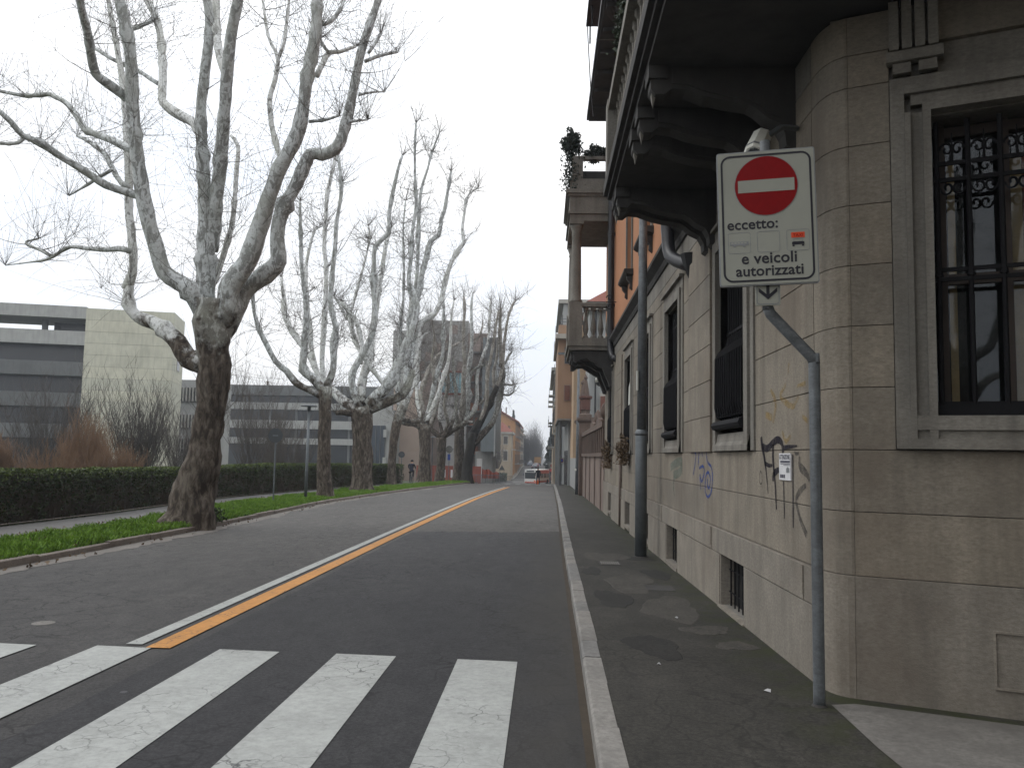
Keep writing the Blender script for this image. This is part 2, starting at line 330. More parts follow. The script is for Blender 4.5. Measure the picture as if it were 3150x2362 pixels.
mat('strip_concrete', (.19, .18, .165), .85, .2, 4, 120, .4, stain=(.12, .11, .10))
bark('bark_limb', (.74, .77, .77), (.20, .20, .185), (.44, .455, .40), 7.5, .49)
bark('bark_pale', (.86, .875, .86), (.20, .195, .175), (.58, .585, .51), 6.5, .43)
bark('bark_trunk', (.50, .51, .48), (.14, .135, .115), (.27, .27, .205), 6.5, .52)
bark('bark_far', (.47, .45, .41), (.18, .16, .135), (.27, .26, .20), 3.5, .5)
bark('bark_dark', (.055, .05, .045), (.026, .023, .02), (.04, .04, .03), 4, .55, zhi=0)
mat('twig', (.105, .088, .072), .9, .3, 9, 40, 0)
mat('twig_far', (.135, .115, .10), .9, .3, 9, 40, 0)
mat('shrub_twig', (.10, .088, .078), .9, .3, 2, 40, 0)
mat('shrub_orange', (.27, .165, .098), .9, .35, 1.2, 40, 0)
mat('shrub_grey', (.115, .098, .085), .9, .3, 2, 40, 0)
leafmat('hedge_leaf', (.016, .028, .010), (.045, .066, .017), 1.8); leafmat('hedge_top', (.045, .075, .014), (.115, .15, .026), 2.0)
leafmat('hedge_brown', (.035, .026, .018), (.065, .045, .028), 2)
leafmat('grass_leaf', (.08, .18, .014), (.19, .33, .03), 2.2); leafmat('grass_dark', (.030, .075, .012), (.06, .125, .022), 3)
leafmat('conifer', (.008, .014, .010), (.022, .034, .020), 3); leafmat('vine', (.02, .034, .018), (.04, .06, .028), 4); leafmat('dry_leaf', (.09, .06, .035), (.19, .135, .085), 9)
mat('concrete_board', (.74, .73, .60), .85, .10, 1.2, 30, .2, stain=(.62, .61, .50), streak=.3, rnd=.12)
mat('concrete_dark', (.175, .18, .178), .85, .12, 1.2, 30, .2, stain=(.12, .125, .125), streak=.4)
mat('concrete_grey', (.46, .46, .44), .85, .12, 1.2, 30, .2, streak=.3)
mat('window_dark', (.018, .020, .024), .25, .2, 3, 20, 0, spec=.6)
mat('window_blue', (.03, .045, .065), .2, .2, 3, 20, 0, spec=.6)
mat('cladding_grey', (.34, .33, .31), .7, .12, 1.5, 30, .1, streak=.3); mat('cladding_brown', (.34, .27, .235), .8, .15, 1.5, 30, .1, streak=.4)
mat('metal_panel', (.21, .235, .245), .5, .08, 2, 30, .02, metal=.2, streak=.2); mat('tan_wall', (.50, .39, .32), .9, .06, .8, 30, .1, stain=(.45, .35, .29))
mat('white_wall', (.62, .60, .58), .8, .06, 1, 30, .1, streak=.2); mat('cyan_sheet', (.30, .52, .58), .5, .1, 1, 20, 0)
mat('orange_panel', (.40, .16, .085), .8, .2, 1, 30, 0); mat('red_hoarding', (.32, .085, .06), .7, .15, 1.5, 30, .05, streak=.3); mat('mesh_red', (.36, .09, .06), .8, .2, 2, 30, .1)
mat('house_cream', (.46, .375, .27), .9, .08, 1, 20, .1, streak=.25); mat('house_orange', (.50, .27, .115), .9, .08, 1, 20, .1, streak=.2)
mat('house_salmon', (.42, .275, .18), .9, .07, 1, 20, .1, streak=.15); mat('house_peach', (.56, .40, .26), .9, .06, 1, 20, .1, streak=.15); mat('house_grey', (.40, .41, .40), .9, .08, 1, 20, .1, streak=.25)
mat('roof_tile', (.24, .085, .06), .9, .25, 3, 30, .2); mat('shutter', (.065, .055, .045), .7, .15); mat('shutter_red', (.20, .085, .06), .8, .15); mat('cornice', (.50, .48, .43), .85, .1, 1, 20, .1, streak=.4)
mat('sign_white', (.43, .44, .385), .55, .04, 4, 30, 0, spec=.25, stain=(.37, .38, .33)); flat('sign_black', (.012, .012, .02), .5); flat('sign_red', (.21, .003, .005), .6, spec=.15); flat('sign_orange', (.62, .06, .015), .5)
flat('sign_grey', (.23, .24, .25), .5, .5); flat('sign_back', (.05, .055, .06), .6, .2); flat('sign_blue', (.02, .06, .30), .4); flat('mirror_glass', (.30, .30, .28), .15, .6)
flat('paper', (.55, .55, .56), .8); flat('ink', (.06, .06, .08), .8); flat('cctv_white', (.55, .55, .50), .4)
flat('cloth_black', (.010, .010, .014), .9); flat('cloth_navy', (.014, .016, .028), .9); flat('cloth_pink', (.45, .23, .24), .9); flat('cloth_red', (.12, .02, .025), .9); flat('cloth_white', (.55, .55, .56), .9); flat('cloth_grey', (.10, .10, .11), .9)
flat('skin', (.42, .26, .19), .6); flat('hair', (.015, .012, .010), .7); flat('orange_bag', (.75, .15, .03), .6)
flat('car_white', (.62, .63, .65), .25, spec=.6); flat('car_dark', (.05, .05, .07), .25, spec=.6); flat('car_red', (.22, .03, .04), .25, spec=.6); flat('car_grey', (.28, .29, .30), .25, .2, .6); flat('car_blue', (.06, .08, .14), .25, spec=.6)
flat('car_glass', (.03, .035, .04), .1, spec=.7); flat('tyre', (.012, .012, .012), .9); flat('bus_white', (.66, .66, .64), .35); flat('bus_red', (.45, .06, .03), .35); flat('truck_orange', (.42, .22, .06), .6); flat('lamp_red', (.35, .02, .02), .3)
def spraymat(name, col, lo=.15, hi=.75):
    m, t, b, g = nodes(name); P = g.outputs['Position']; b.inputs['Base Color'].default_value = (*col, 1); b.inputs['Roughness'].default_value = .9; b.inputs['Specular IOR Level'].default_value = .15
    tr = t.nodes.new('ShaderNodeBsdfTransparent'); mxs = t.nodes.new('ShaderNodeMixShader')
    f = _ramp(t, _noise(t, P, 14, 5, .75), [(.35, (lo,)*3), (.62, (hi,)*3)]); t.links.new(f, mxs.inputs[0]); t.links.new(tr.outputs[0], mxs.inputs[1]); t.links.new(b.outputs[0], mxs.inputs[2])
    t.links.new(mxs.outputs[0], t.nodes['Material Output'].inputs['Surface']); return m
spraymat('spray_black', (.018, .016, .024), .55, .97); spraymat('spray_grey', (.05, .048, .05), .2, .65); spraymat('spray_blue', (.03, .07, .26), .3, .85); spraymat('spray_teal', (.12, .20, .17), .08, .45); spraymat('spray_yellow', (.34, .22, .06), .05, .5)
glass('pane')
# ================================================================== ground, road, pavements
def curve(pts):
    a = np.array(pts, float); return lambda Y: float(np.interp(Y, a[:, 0], a[:, 1]))
kl = curve([(-60, -8.0), (12, -8.0), (20, -8.1), (34, -8.75), (45, -8.25), (58, -7.4), (69, -6.6), (78, -6.2)])
kr = curve([(-60, .2), (4.5, .32), (8, .36), (16, .42), (35, .62), (62, .80), (80, .86)])
pn = curve([(-60, -10.0), (18.5, -10.0), (30, -11.2), (45, -11.0), (60, -9.3), (72, -8.2), (80, -8.0)])       # path, road side
pf = curve([(-60, -12.1), (22, -12.0), (34, -12.95), (48, -12.2), (62, -10.6), (80, -9.6)])                  # path, hedge side
def strip(name, f0, f1, ys, dz, m, n=2, parent=None):
    V = []; Q = []
    for Y in ys:
        a, b = f0(Y), f1(Y)
        for k in range(n): V.append((a+(b-a)*k/(n-1), Y, gz(Y)+(dz(Y) if callable(dz) else dz)))
    for i in range(len(ys)-1):
        for k in range(n-1): Q.append((i*n+k, i*n+k+1, (i+1)*n+k+1, (i+1)*n+k))
    return npmesh(name, V, np.array(Q), m, parent)
def c_(v): return lambda Y: v
YS = sorted(set(list(range(-60, 200, 4))+list(range(200, 420, 20))+[600, 1000, 3000]+[int(a) for a in GP[:, 0]]))
tag(strip('ground', c_(-900), c_(900), YS, -.06, MAT['soil'], 9), kind='structure')
road = tag(strip('road', kl, kr, [y for y in range(-40, 81, 2)], 0, MAT['road'], 5), kind='structure')
strip('intersection', c_(-70), c_(60), [y for y in YS if 80 <= y <= 188]+[188], -.004, MAT['road'], 3, road)
strip('far_carriageway', curve([(186, -7.2), (215, -6.3), (400, -6.8), (1000, -8)]), c_(3.4), [188]+[y for y in YS if 188 < y <= 1000], -.002, MAT['road'], 3, road)
patch = strip('asphalt_patch', c_(-3.18), lambda Y: kr(Y)-.02, [-6, 0, 4, 8, 12, 16, 20.0], .004, MAT['road_new'], 3, road)
mb = MB()      # ragged far edge of the newer patch
xs = np.linspace(-3.18, kr(21)-.03, 15)
for i in range(14):
    y0, y1 = 20.6+.9*(xs[i]+3.2)/3.4+random.uniform(-.2, .2), 20.6+.9*(xs[i+1]+3.2)/3.4
    mb.quad((xs[i], 20, gz(20)+.004), (xs[i+1], 20, gz(20)+.004), (xs[i+1], y1, gz(y1)+.004), (xs[i], y0, gz(y0)+.004))
mb.build('asphalt_patch_edge', MAT['road_new'], road)
# painted markings
def stripe(x0, x1, y0, y1, sk=0):
    m = MB(); n = 8
    for i in range(n):
        a, b = y0+(y1-y0)*i/n, y0+(y1-y0)*(i+1)/n
        m.quad((x0, a, gz(a)+.009), (x1, a-sk*(1 if i == 0 else 0), gz(a)+.009), (x1, b-(sk if i == n-1 else 0), gz(b)+.009), (x0, b, gz(b)+.009))
    return m.build('crosswalk_stripe', MAT['paint_white'], road)
for xa, xb, yb in [(-7.15, -6.62, 7.5), (-6.1, -5.57, 7.5), (-5.04, -4.51, 7.5), (-3.98, -3.47, 7.51), (-2.86, -2.31, 7.5), (-1.80, -1.265, 7.46), (-.72, -.20, 7.385)]:
    stripe(xa, xb, 3.4, yb, .035)
wl = curve([(7, -3.69), (20, -3.68), (30, -3.62), (40, -3.50), (50, -3.25), (57, -3.0), (62, -2.8)])
strip('centre_line_white', lambda Y: wl(Y)-.075, lambda Y: wl(Y)+.075, [7.6]+list(np.arange(9, 62, 2.5)), .010, MAT['paint_white'], 2, road)
strip('centre_line_orange', lambda Y: wl(Y)+.165, lambda Y: wl(Y)+.385, [7.48]+list(np.arange(9, 62, 2.5)), .010, MAT['paint_orange'], 2, road)
for x in np.arange(-6, 1, 1.05): strip('far_crosswalk_stripe', c_(x), c_(x+.5), [84, 86, 88], .012, MAT['paint_white'], 2, road)
strip('stop_line', c_(-13), c_(-3), [196, 196.8], .012, MAT['paint_white'], 2, road)
# pavements
sidewalk = tag(strip('sidewalk', lambda Y: kr(Y)+.11, lambda Y: 2.5 if Y > 9 else 16, [-20, -10, -4, 0, 4, 6, 8, 9, 9.01]+list(range(12, 81, 3)), .12, MAT['sidewalk'], 3), kind='structure')
m = MB(); pts = [(1.95, 5.90), (1.96, 4.0), (12, 4.0), (12, 1.3), (2.1, 5.80)]
P0 = [(1.97, 5.88), (1.94, 5.0), (1.97, 3.0), (9.0, 0.4), (9.0, 2.9), (3.0, 5.55), (2.14, 5.92)]
m.add([(x, y, gz(y)+.124) for x, y in P0], [tuple(range(len(P0)))]); m.build('paving_strip', MAT['strip_concrete'], sidewalk)
# lifted patches and broken rims in the sidewalk asphalt
def blob(cx, cy, rx, ry, dz, m_, parent, name, n=22, seed=0):
    rnd = random.Random(seed); ph = [rnd.uniform(0, 6.28) for _ in range(4)]; V = []
    for k in range(n):
        a = k*2*math.pi/n; r = 1+.16*math.sin(2*a+ph[0])+.13*math.sin(3*a+ph[1])+.09*math.sin(5*a+ph[2])+.06*math.sin(9*a+ph[3])
        x, y = cx+rx*r*math.cos(a), cy+ry*r*math.sin(a); V.append((x, y, gz(y)+dz))
    V += [(v[0]*.96+cx*.04, v[1]*.96+cy*.04, v[2]+.003) for v in V[:n]]
    return MB().add(V, [(k, (k+1) % n, n+(k+1) % n, n+k) for k in range(n)]+[tuple(range(n, 2*n))]).build(name, m_, parent)
asphalt('sidewalk_patch', (.068, .063, .055), (.094, .088, .078), .5, .4, 1.2); asphalt('sidewalk_dark', (.026, .025, .023), (.036, .035, .032), .3, .4, 1.2)
for i, (x, y, rx, ry) in enumerate([(1.45, 9.6, .35, .75), (1.62, 8.4, .22, .25), (1.2, 11.6, .32, .9), (1.75, 7.7, .16, .22), (1.1, 14.8, .35, .8)]):
    blob(x, y, rx, ry, .121, MAT['sidewalk_patch'], sidewalk, 'asphalt_patch', seed=i)
for i, (x, y, rx, ry) in enumerate([(1.0, 7.6, .22, .5), (.85, 10.2, .2, .7), (1.7, 12.6, .22, .5), (.75, 12.8, .14, .5), (1.66, 14.6, .24, .3)]):
    blob(x, y, rx, ry, .1205, MAT['sidewalk_dark'], sidewalk, 'asphalt_patch', seed=40+i)
# kerb stones
kerb = tag(bpy.data.objects.new('kerb_right', None), kind='structure'); COL.objects.link(kerb)
y = -4.0; i = 0
while y < 78:
    ln = random.uniform(.55, 1.15) if y < 25 else random.uniform(1.4, 2.2); y1 = y+ln-.012
    a0, a1 = kr(y), kr(y1); ox = random.uniform(-.003, .003); dz0 = .127+random.uniform(-.003, .003); dz1 = dz0+random.uniform(-.003, .003); wd = .15+random.uniform(-.004, .004)
    b = .018
    sec = lambda a, Y, d: [(a+ox-.006, Y, gz(Y)-.15), (a+ox, Y, gz(Y)+d-b), (a+ox+b, Y, gz(Y)+d), (a+ox+wd, Y, gz(Y)+d-.002), (a+ox+wd, Y, gz(Y)-.15)]
    MB().add(sec(a0, y, dz0)+sec(a1, y1, dz1), [(4, 3, 2, 1, 0), (5, 6, 7, 8, 9)]+[(k, (k+1) % 5, 5+(k+1) % 5, 5+k) for k in range(5)]).build('kerb_stone', MAT['granite'], kerb)
    y += ln; i += 1
strip('gutter', lambda Y: kr(Y)-.06, lambda Y: kr(Y)+.0, [-6]+list(range(0, 78, 3)), .008, MAT['soil'], 2, road)
kerbl = tag(bpy.data.objects.new('kerb_left', None), kind='structure'); COL.objects.link(kerbl)
y = 6.0
while y < 78:
    ln = random.uniform(1.6, 2.4) if y < 30 else 3.2; y1 = y+ln-.02
    a0, a1 = kl(y), kl(y1); h = .115+random.uniform(-.015, .012); r_ = random.uniform(-.02, .02)
    sec = lambda a, Y: [(a+r_+.0, Y, gz(Y)-.1), (a+r_, Y, gz(Y)+h-.015), (a+r_-.02, Y, gz(Y)+h), (a+r_-.12, Y, gz(Y)+h), (a+r_-.12, Y, gz(Y)-.1)]
    MB().add(sec(a0, y)+sec(a1, y1), [(0, 1, 2, 3, 4), (9, 8, 7, 6, 5)]+[((k+1) % 5, k, 5+k, 5+(k+1) % 5) for k in range(5)]).build('kerb_stone', MAT['kerb_concrete'], kerbl)
    y += ln
strip('gutter_dust', lambda Y: kl(Y), lambda Y: kl(Y)+.42+.5*mnoise.noise(Vector((Y*.35, 1, 0)))+.2*mnoise.noise(Vector((Y*2.1, 4, 0))), list(np.arange(2, 76, .3)), .006, mat('gutter_dust', (.205, .188, .17), .9, .12, 2, 120, .3, stain=(.155, .145, .132)), 3, road)
path = tag(strip('footpath', pf, pn, list(range(-40, 81, 3)), .10, MAT['path_asphalt'], 3), kind='structure')
verge = tag(strip('verge', lambda Y: pn(Y)+.0, lambda Y: kl(Y)-.11, list(range(-10, 78, 2)), .085, MAT['soil'], 4), kind='structure')
tag(strip('park_lawn', c_(-400), lambda Y: pf(Y), list(range(-10, 80, 6))+[80, 100, 130, 170, 185], .07, mat('park_lawn', (.055, .075, .03), .95, .3, .6, 60, .5, stain=(.06, .05, .03)), 6), kind='structure')
m = MB(); y = 10.0
strip('path_edging', lambda Y: pf(Y)-.02, lambda Y: pf(Y)+.07, list(range(-10, 80, 3)), .15, MAT['kerb_concrete'], 2, path)
strip('path_edging', lambda Y: pn(Y)-.03, lambda Y: pn(Y)+.06, list(range(-10, 80, 3)), .125, MAT['kerb_concrete'], 2, path)
# grass blades on the verge
def grass(n, y0, y1, hmax, name, m_):
    Y = y0+(y1-y0)*RNG.random(n)**1.3
    a = np.array([pn(v) for v in Y])+.02; b = np.array([kl(v) for v in Y])-.08
    X = a+(b-a)*RNG.random(n); Z = np.array([gz(v) for v in Y])+.08
    cl = np.array([mnoise.noise(Vector((x*1.7, y_*1.1, 0)))+.6*mnoise.noise(Vector((x*5, y_*4, 3))) for x, y_ in zip(X, Y)])
    h = hmax*(.45+.55*RNG.random(n))*(1+.75*cl); h = np.maximum(h, .03)
    an = RNG.random(n)*6.28; wd = .003+.003*RNG.random(n)+Y*.00011
    dx, dy = np.cos(an)*wd, np.sin(an)*wd
    le = (RNG.random((n, 2))-.5)*1.1*h[:, None]
    V = np.empty((n, 4, 3)); V[:, 0] = np.c_[X-dx, Y-dy, Z]; V[:, 1] = np.c_[X+dx, Y+dy, Z]
    V[:, 2] = np.c_[X+dx*.4+le[:, 0], Y+dy*.4+le[:, 1], Z+h]; V[:, 3] = np.c_[X-dx*.6+le[:, 0]*1.1, Y-dy*.6+le[:, 1]*1.1, Z+h*.96]
    o = npmesh(name, V.reshape(-1, 3), np.arange(4*n).reshape(n, 4), m_); return o
g = grass(120000, 9, 46, .14, 'grass', MAT['grass_leaf']); tag(g, 'bright green tufty grass on the verge under the plane trees', 'grass', kind='stuff')
g = grass(36000, 9, 46, .11, 'grass_tufts', MAT['grass_dark']); tag(g, 'darker green grass blades between the bright verge tufts', 'grass', kind='stuff')
g = grass(22000, 44, 77, .17, 'far_grass', MAT['grass_leaf']); tag(g, 'far end of the green grass verge towards the crossing', 'grass', kind='stuff')

# ================================================================== the stone corner building
XW = 2.08
bld = thing('stone_apartment_building', 'tall grey stone corner building with orange upper wall, balconies and barred windows', 'building', (3.0, 12, 0))
WIN = [9.3, 13.55, 17.1, 20.65, 26.1]; HF, HO = 1.0, .70          # window centres, half surround, half opening
CZ = [1.79+.447*k for k in range(7)]                               # course lines
core = MB()
# core wall pieces behind the facing (leave the openings free)
def core_row(y0, y1, z0, z1, cuts):
    y = y0
    for a, b in sorted(cuts):
        if a > y: core.box(XW+.018, XW+.5, y, a, z0, z1)
        y = max(y, b)
    if y < y1: core.box(XW+.018, XW+.5, y, y1, z0, z1)
OPEN = [(c-HO, c+HO) for c in WIN]; BASE = [(c-.62, c+.56) for c in WIN]
core_row(6.55, 28.8, -.5, .05, []); core_row(6.55, 28.8, .05, .62, BASE); core_row(6.55, 28.8, .62, 2.0, []); core_row(6.55, 28.8, 2.0, 4.16, OPEN); core_row(6.55, 28.8, 4.16, 5.3, [])
core.build('wall_core', MAT['stone_grey'], bld)
J = .006
def block(y0, y1, z0, z1, x=XW, m_='stone', th=.05):
    MB().prism([(x+.012, z0+J/2), (x+.004, z0+J/2), (x, z0+J/2+.004), (x, z1-J/2-.004), (x+.004, z1-J/2), (x+.012, z1-J/2), (x+th, z1-J/2), (x+th, z0+J/2)][::-1], y0+J/2, y1-J/2, 'y').build('stone_block', MAT[m_], bld)
def row(y0, y1, z0, z1, cuts, x=XW, m_='stone', maxlen=2.4, phase=0):
    y = y0
    def seg(a, b):
        if b-a < .04: return
        n = max(1, int(math.ceil((b-a)/maxlen)))
        for k in range(n): block(a+(b-a)*k/n, a+(b-a)*(k+1)/n, z0, z1, x, m_)
    for a, b in sorted(cuts):
        if a > y: seg(y, a)
        y = max(y, b)
    seg(y, y1)
FR = [(c-HF, c+HF) for c in WIN]
row(6.5, 28.8, .9, 1.35, [], XW, 'stone', 5.0); row(6.5, 28.8, 1.35, 1.79, [], XW, 'stone', 5.0)
for k in range(6): row(6.5, 28.8, CZ[k], CZ[k+1], FR+[(10.42, 11.95), (22.4, 24.2)], XW)
for k in range(6):                                                 # shallow pilaster strips between windows
    block(10.42, 11.95, CZ[k], CZ[k+1], XW-.03, 'stone', .08); block(22.4, 24.2, CZ[k], CZ[k+1], XW-.03, 'stone', .08)
row(6.5, 28.8, CZ[6], 4.72, [], XW, 'stone', 6.0)
row(6.5, 28.8, 4.72, 5.02, [], XW, 'stone_grey', 6.0)
# plinth with basement openings and sunk panels
XP = XW-.035
row(6.5, 28.8, .62, .9, [], XP, 'stone_base', 4.4)
row(6.5, 28.8, -.45, .62, BASE, XP, 'stone_base', 2.2)
for a, b in [(6.7, 8.3), (10.3, 12.6), (14.6, 16.0), (18.2, 19.6), (22.0, 24.8)]:
    MB().box(XP-.008, XP+.02, a, b, .63, .668).build('plinth_moulding', MAT['stone_base'], bld); MB().box(XP-.012, XP+.02, a, a+.05, .672, .89).build('plinth_moulding', MAT['stone_base'], bld)
for c, (a, b) in zip(WIN, BASE):
    bw = tag(MB().box(XP+.01, XP+.42, a-.0, a+.035, .05, .62).build('basement_window', MAT['stone_base'], bld))
    MB().box(XP+.01, XP+.42, b-.035, b, .05, .62).build('reveal', MAT['stone_base'], bw); MB().box(XP-.02, XP+.42, a-.03, b+.03, -.01, .048).build('sill', MAT['stone_base'], bw)
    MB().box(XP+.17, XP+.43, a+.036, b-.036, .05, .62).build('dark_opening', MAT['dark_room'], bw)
    for k in range(6):
        yy = a+.12+(b-a-.24)*k/5; MB().tube([(XP+.11, yy, .05), (XP+.11, yy, .62)], .010, 5).build('bar', MAT['iron'], bw)
    for z in (.2, .45): MB().tube([(XP+.11, a, z), (XP+.11, b, z)], .008, 5).build('bar', MAT['iron'], bw)
# string course under the orange storeys
sc = [(XW+.1, 5.02), (XW-.03, 5.02), (XW-.05, 5.08), (XW-.05, 5.13), (XW-.14, 5.20), (XW-.17, 5.22), (XW-.17, 5.29), (XW-.10, 5.31), (XW+.1, 5.34)]
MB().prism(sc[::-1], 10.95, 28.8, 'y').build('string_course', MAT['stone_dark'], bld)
# windows with surround, panes, belly grille
def win_street(c, detail):
    x = XW
    w_ = MB()
    for a, b in ((c-HF, c-HO), (c+HO, c+HF)):
        s = 1 if a > c else -1; i_ = b if s < 0 else a; o_ = a if s < 0 else b
        w_.box(x-.05, x+.06, min(i_, i_+s*.16), max(i_, i_+s*.16), 1.80, 4.18); w_.box(x-.02, x+.06, min(i_+s*.161, o_), max(i_+s*.161, o_), 1.80, 4.32)
        w_.box(x-.032, x+.06, min(i_+s*.10, i_+s*.13)-.0, max(i_+s*.10, i_+s*.13), 1.80, 4.19)
    w_.box(x-.05, x+.06, c-HO-.16, c+HO+.16, 4.181, 4.32); w_.box(x-.02, x+.06, c-HF, c+HF, 4.321, 4.46); w_.box(x-.075, x+.05, c-HF-.02, c+HF+.02, 4.461, 4.50)
    w_ = w_.build('window', MAT['stone_grey'], bld)
    sl_ = MB().prism([(x+.4, 1.80), (x-.055, 1.80), (x-.055, 1.86), (x-.035, 1.90), (x-.02, 1.995), (x+.4, 2.01)][::-1], c-HO-.16, c+HO+.16, 'y'); sl_.build('sill', MAT['stone_grey'], w_)
    rv = MB().box(x+.061, x+.42, c-HO-.05, c-HO, 2.0, 4.18).box(x+.061, x+.42, c+HO, c+HO+.05, 2.0, 4.18).box(x+.061, x+.42, c-HO, c+HO, 4.16, 4.20); rv.build('reveal', MAT['stone_grey'], w_)
    fr = MB()
    for yy in (c-HO+.0, c-.035, c+HO-.07): fr.box(x+.30, x+.36, yy, yy+.07, 2.01, 4.16)
    for zz in (2.012, 3.35, 4.08): fr.box(x+.301, x+.359, c-HO+.071, c+HO-.071, zz, zz+.07)
    fr.build('sash', MAT['wood_dark'], w_); MB().box(x+.33, x+.335, c-HO, c+HO, 2.0, 4.16).build('pane', MAT['pane'], w_)
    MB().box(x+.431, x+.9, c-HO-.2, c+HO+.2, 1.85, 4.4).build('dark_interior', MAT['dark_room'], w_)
    n = 12 if detail else 8
    for k in range(n):
        yy = c-HO+.06+(2*HO-.12)*k/(n-1)
        p = [(x+.10, yy, 4.15), (x+.10, yy, 3.15), (x+.07, yy, 3.03), (x-.02, yy, 2.95), (x-.055, yy, 2.88), (x-.06, yy, 2.30), (x-.04, yy, 2.20), (x+.02, yy, 2.17)]
        MB().tube(p, .015, 5).build('grille_bar', MAT['iron'], w_)
    for zz, xx in ((3.9, x+.10), (3.18, x+.10), (2.20, x-.02)): MB().box(xx-.012, xx+.012, c-HO, c+HO, zz-.015, zz+.015).build('grille_rail', MAT['iron'], w_)
    MB().tube([(x-.05, c-HO+.01, 2.09), (x-.05, c+HO-.01, 2.09)], .055, 8).build('grille_foot', MAT['iron'], w_)
    if detail:
        g_ = MB()
        for k in range(6):
            yy = c-HO+.15+.22*k
            g_.tube([(x+.10, yy+.07*math.cos(a)*(1-a/9), 4.0+.07*math.sin(a)*(1-a/9)) for a in np.linspace(0, 6.5, 14)], .010, 4)
        tag(g_.build('scrollwork', MAT['iron'], w_), kind='stuff')
for c in WIN: win_street(c, c < 15)
# rounded corner and side wall (runs to the right and back towards the camera)
SD = np.array([.913, -.407]); SN = np.array([-.407, -.913]); SC = np.array([2.20, 6.10])
def sp(t, out=0.0): return SC+SD*t+SN*out
ARC = [tuple(q[:2]) for q in spline([(XW, 6.49, 0), (2.083, 6.38, 0), (2.100, 6.27, 0), (2.137, 6.17, 0), (2.20, 6.10, 0)], step=.03)[0]]
def plan(pts, z0, z1, m_, name='stone_block', parent=bld, depth=.12):
    pts = [np.array(p, float) for p in pts]; n = len(pts); inn = []
    for i in range(n):
        d = pts[min(i+1, n-1)]-pts[max(i-1, 0)]; d /= np.linalg.norm(d); inn.append(pts[i]+np.array([-d[1], d[0]])*depth)
    V = [(p[0], p[1], z) for z in (z0, z1) for p in pts]+[(p[0], p[1], z) for z in (z0, z1) for p in inn]
    Fc = [(i, i+1, n+i+1, n+i) for i in range(n-1)]+[(2*n+i, 3*n+i, 3*n+i+1, 2*n+i+1) for i in range(n-1)]
    Fc += [(n+i, n+i+1, 3*n+i+1, 3*n+i) for i in range(n-1)]+[(i, 2*n+i, 2*n+i+1, i+1) for i in range(n-1)]+[(0, n, 3*n, 2*n), (n-1, 3*n-1, 4*n-1, 2*n-1)]
    return MB().add(V, Fc).build(name, MAT[m_], parent)
T0, T1, T2, T3 = .30, .57, 1.85, 2.1       # pier end / surround / opening
ZC = [-.45, .9, 1.35]+CZ+[4.72, 5.02]
for k in range(len(ZC)-1):
    z0, z1 = ZC[k]+J/2, ZC[k+1]-J/2; m_ = 'stone_base' if k == 0 else 'stone'
    o = .035 if k == 0 else 0
    sh = lambda p, q: (p[0]-o, p[1]-o*.5) if o else p
    plan([sh(p, o) for p in ARC]+[tuple(sp(.02, o))], z0, z1, m_)
    if 2 < k < 10:
        plan([sp(.0225, o), sp(T0, o)], z0, z1, m_); plan([sp(T3+.02), sp(4.5)], z0, z1, m_)
    else:
        plan([sp(.0225, o), sp(2.6, o)], z0, z1, m_); plan([sp(2.6+J, o), sp(4.5, o)], z0, z1, m_)
sw = MB()       # core behind the side wall
def splan(t0, t1, z0, z1, o0, o1, m):
    P_ = [sp(t0, o0), sp(t1, o0), sp(t1, o1), sp(t0, o1)]; m.prism([tuple(p) for p in P_][::-1] if o0 < o1 else [tuple(p) for p in P_], z0, z1); return m
splan(-.1, 4.5, -.5, 2.0, -.05, -.5, sw); splan(-.1, T1, 2.0, 4.2, -.05, -.5, sw); splan(T2, 4.5, 2.0, 4.2, -.05, -.5, sw); splan(-.1, 4.5, 4.2, 5.3, -.05, -.5, sw)
sw.build('wall_core', MAT['stone_grey'], bld)
def sbox(t0, t1, z0, z1, o0, o1, name, m_, parent): return splan(t0, t1, z0, z1, o0, o1, MB()).build(name, MAT[m_], parent)
w_ = MB()
for a, b, o in ((T0+.006, T0+.10, .03), (T0+.101, T0+.14, .055), (T0+.141, T0+.215, .02), (T0+.216, T1, .05)): splan(a, b, 1.80, 4.20 if a > T0+.1 else 4.47, -.06, o, w_)
for a, b, o in ((T2, T2+.06, .05), (T2+.061, T2+.14, .02), (T2+.141, T3, .055)): splan(a, b, 1.80, 4.2, -.06, o, w_)
splan(T0+.216, T3, 4.201, 4.26, -.06, .05, w_); splan(T0+.141, T3, 4.261, 4.34, -.06, .02, w_); splan(T0+.101, T3, 4.341, 4.40, -.06, .055, w_); splan(T0+.101, T3, 4.401, 4.47, -.06, .03, w_)
wS = w_.build('window', MAT['stone_grey'], bld)
for z0, z1, o in ((1.80, 1.87, .07), (1.871, 1.93, .03), (1.931, 2.03, .052)): sbox(T0+.1, T3, z0, z1, -.06, o, 'sill', 'stone_grey', wS)
sbox(T1-.05, T1, 2.03, 4.2, -.061, -.42, 'reveal', 'stone_grey', wS); sbox(T1, T2, 4.19, 4.24, -.061, -.42, 'reveal', 'stone_grey', wS)
for a, b in ((T1+.02, T1+.09), (T1+.44, T1+.50), (T2-.3, T2-.22)): sbox(a, b, 2.03, 4.19, -.30, -.36, 'sash', 'wood_dark', wS)
for z in (2.031, 3.0, 4.10): sbox(T1+.091, T2, z, z+.075, -.301, -.359, 'sash', 'wood_dark', wS)
sbox(T1, T2, 2.03, 4.19, -.325, -.33, 'pane', 'pane', wS)
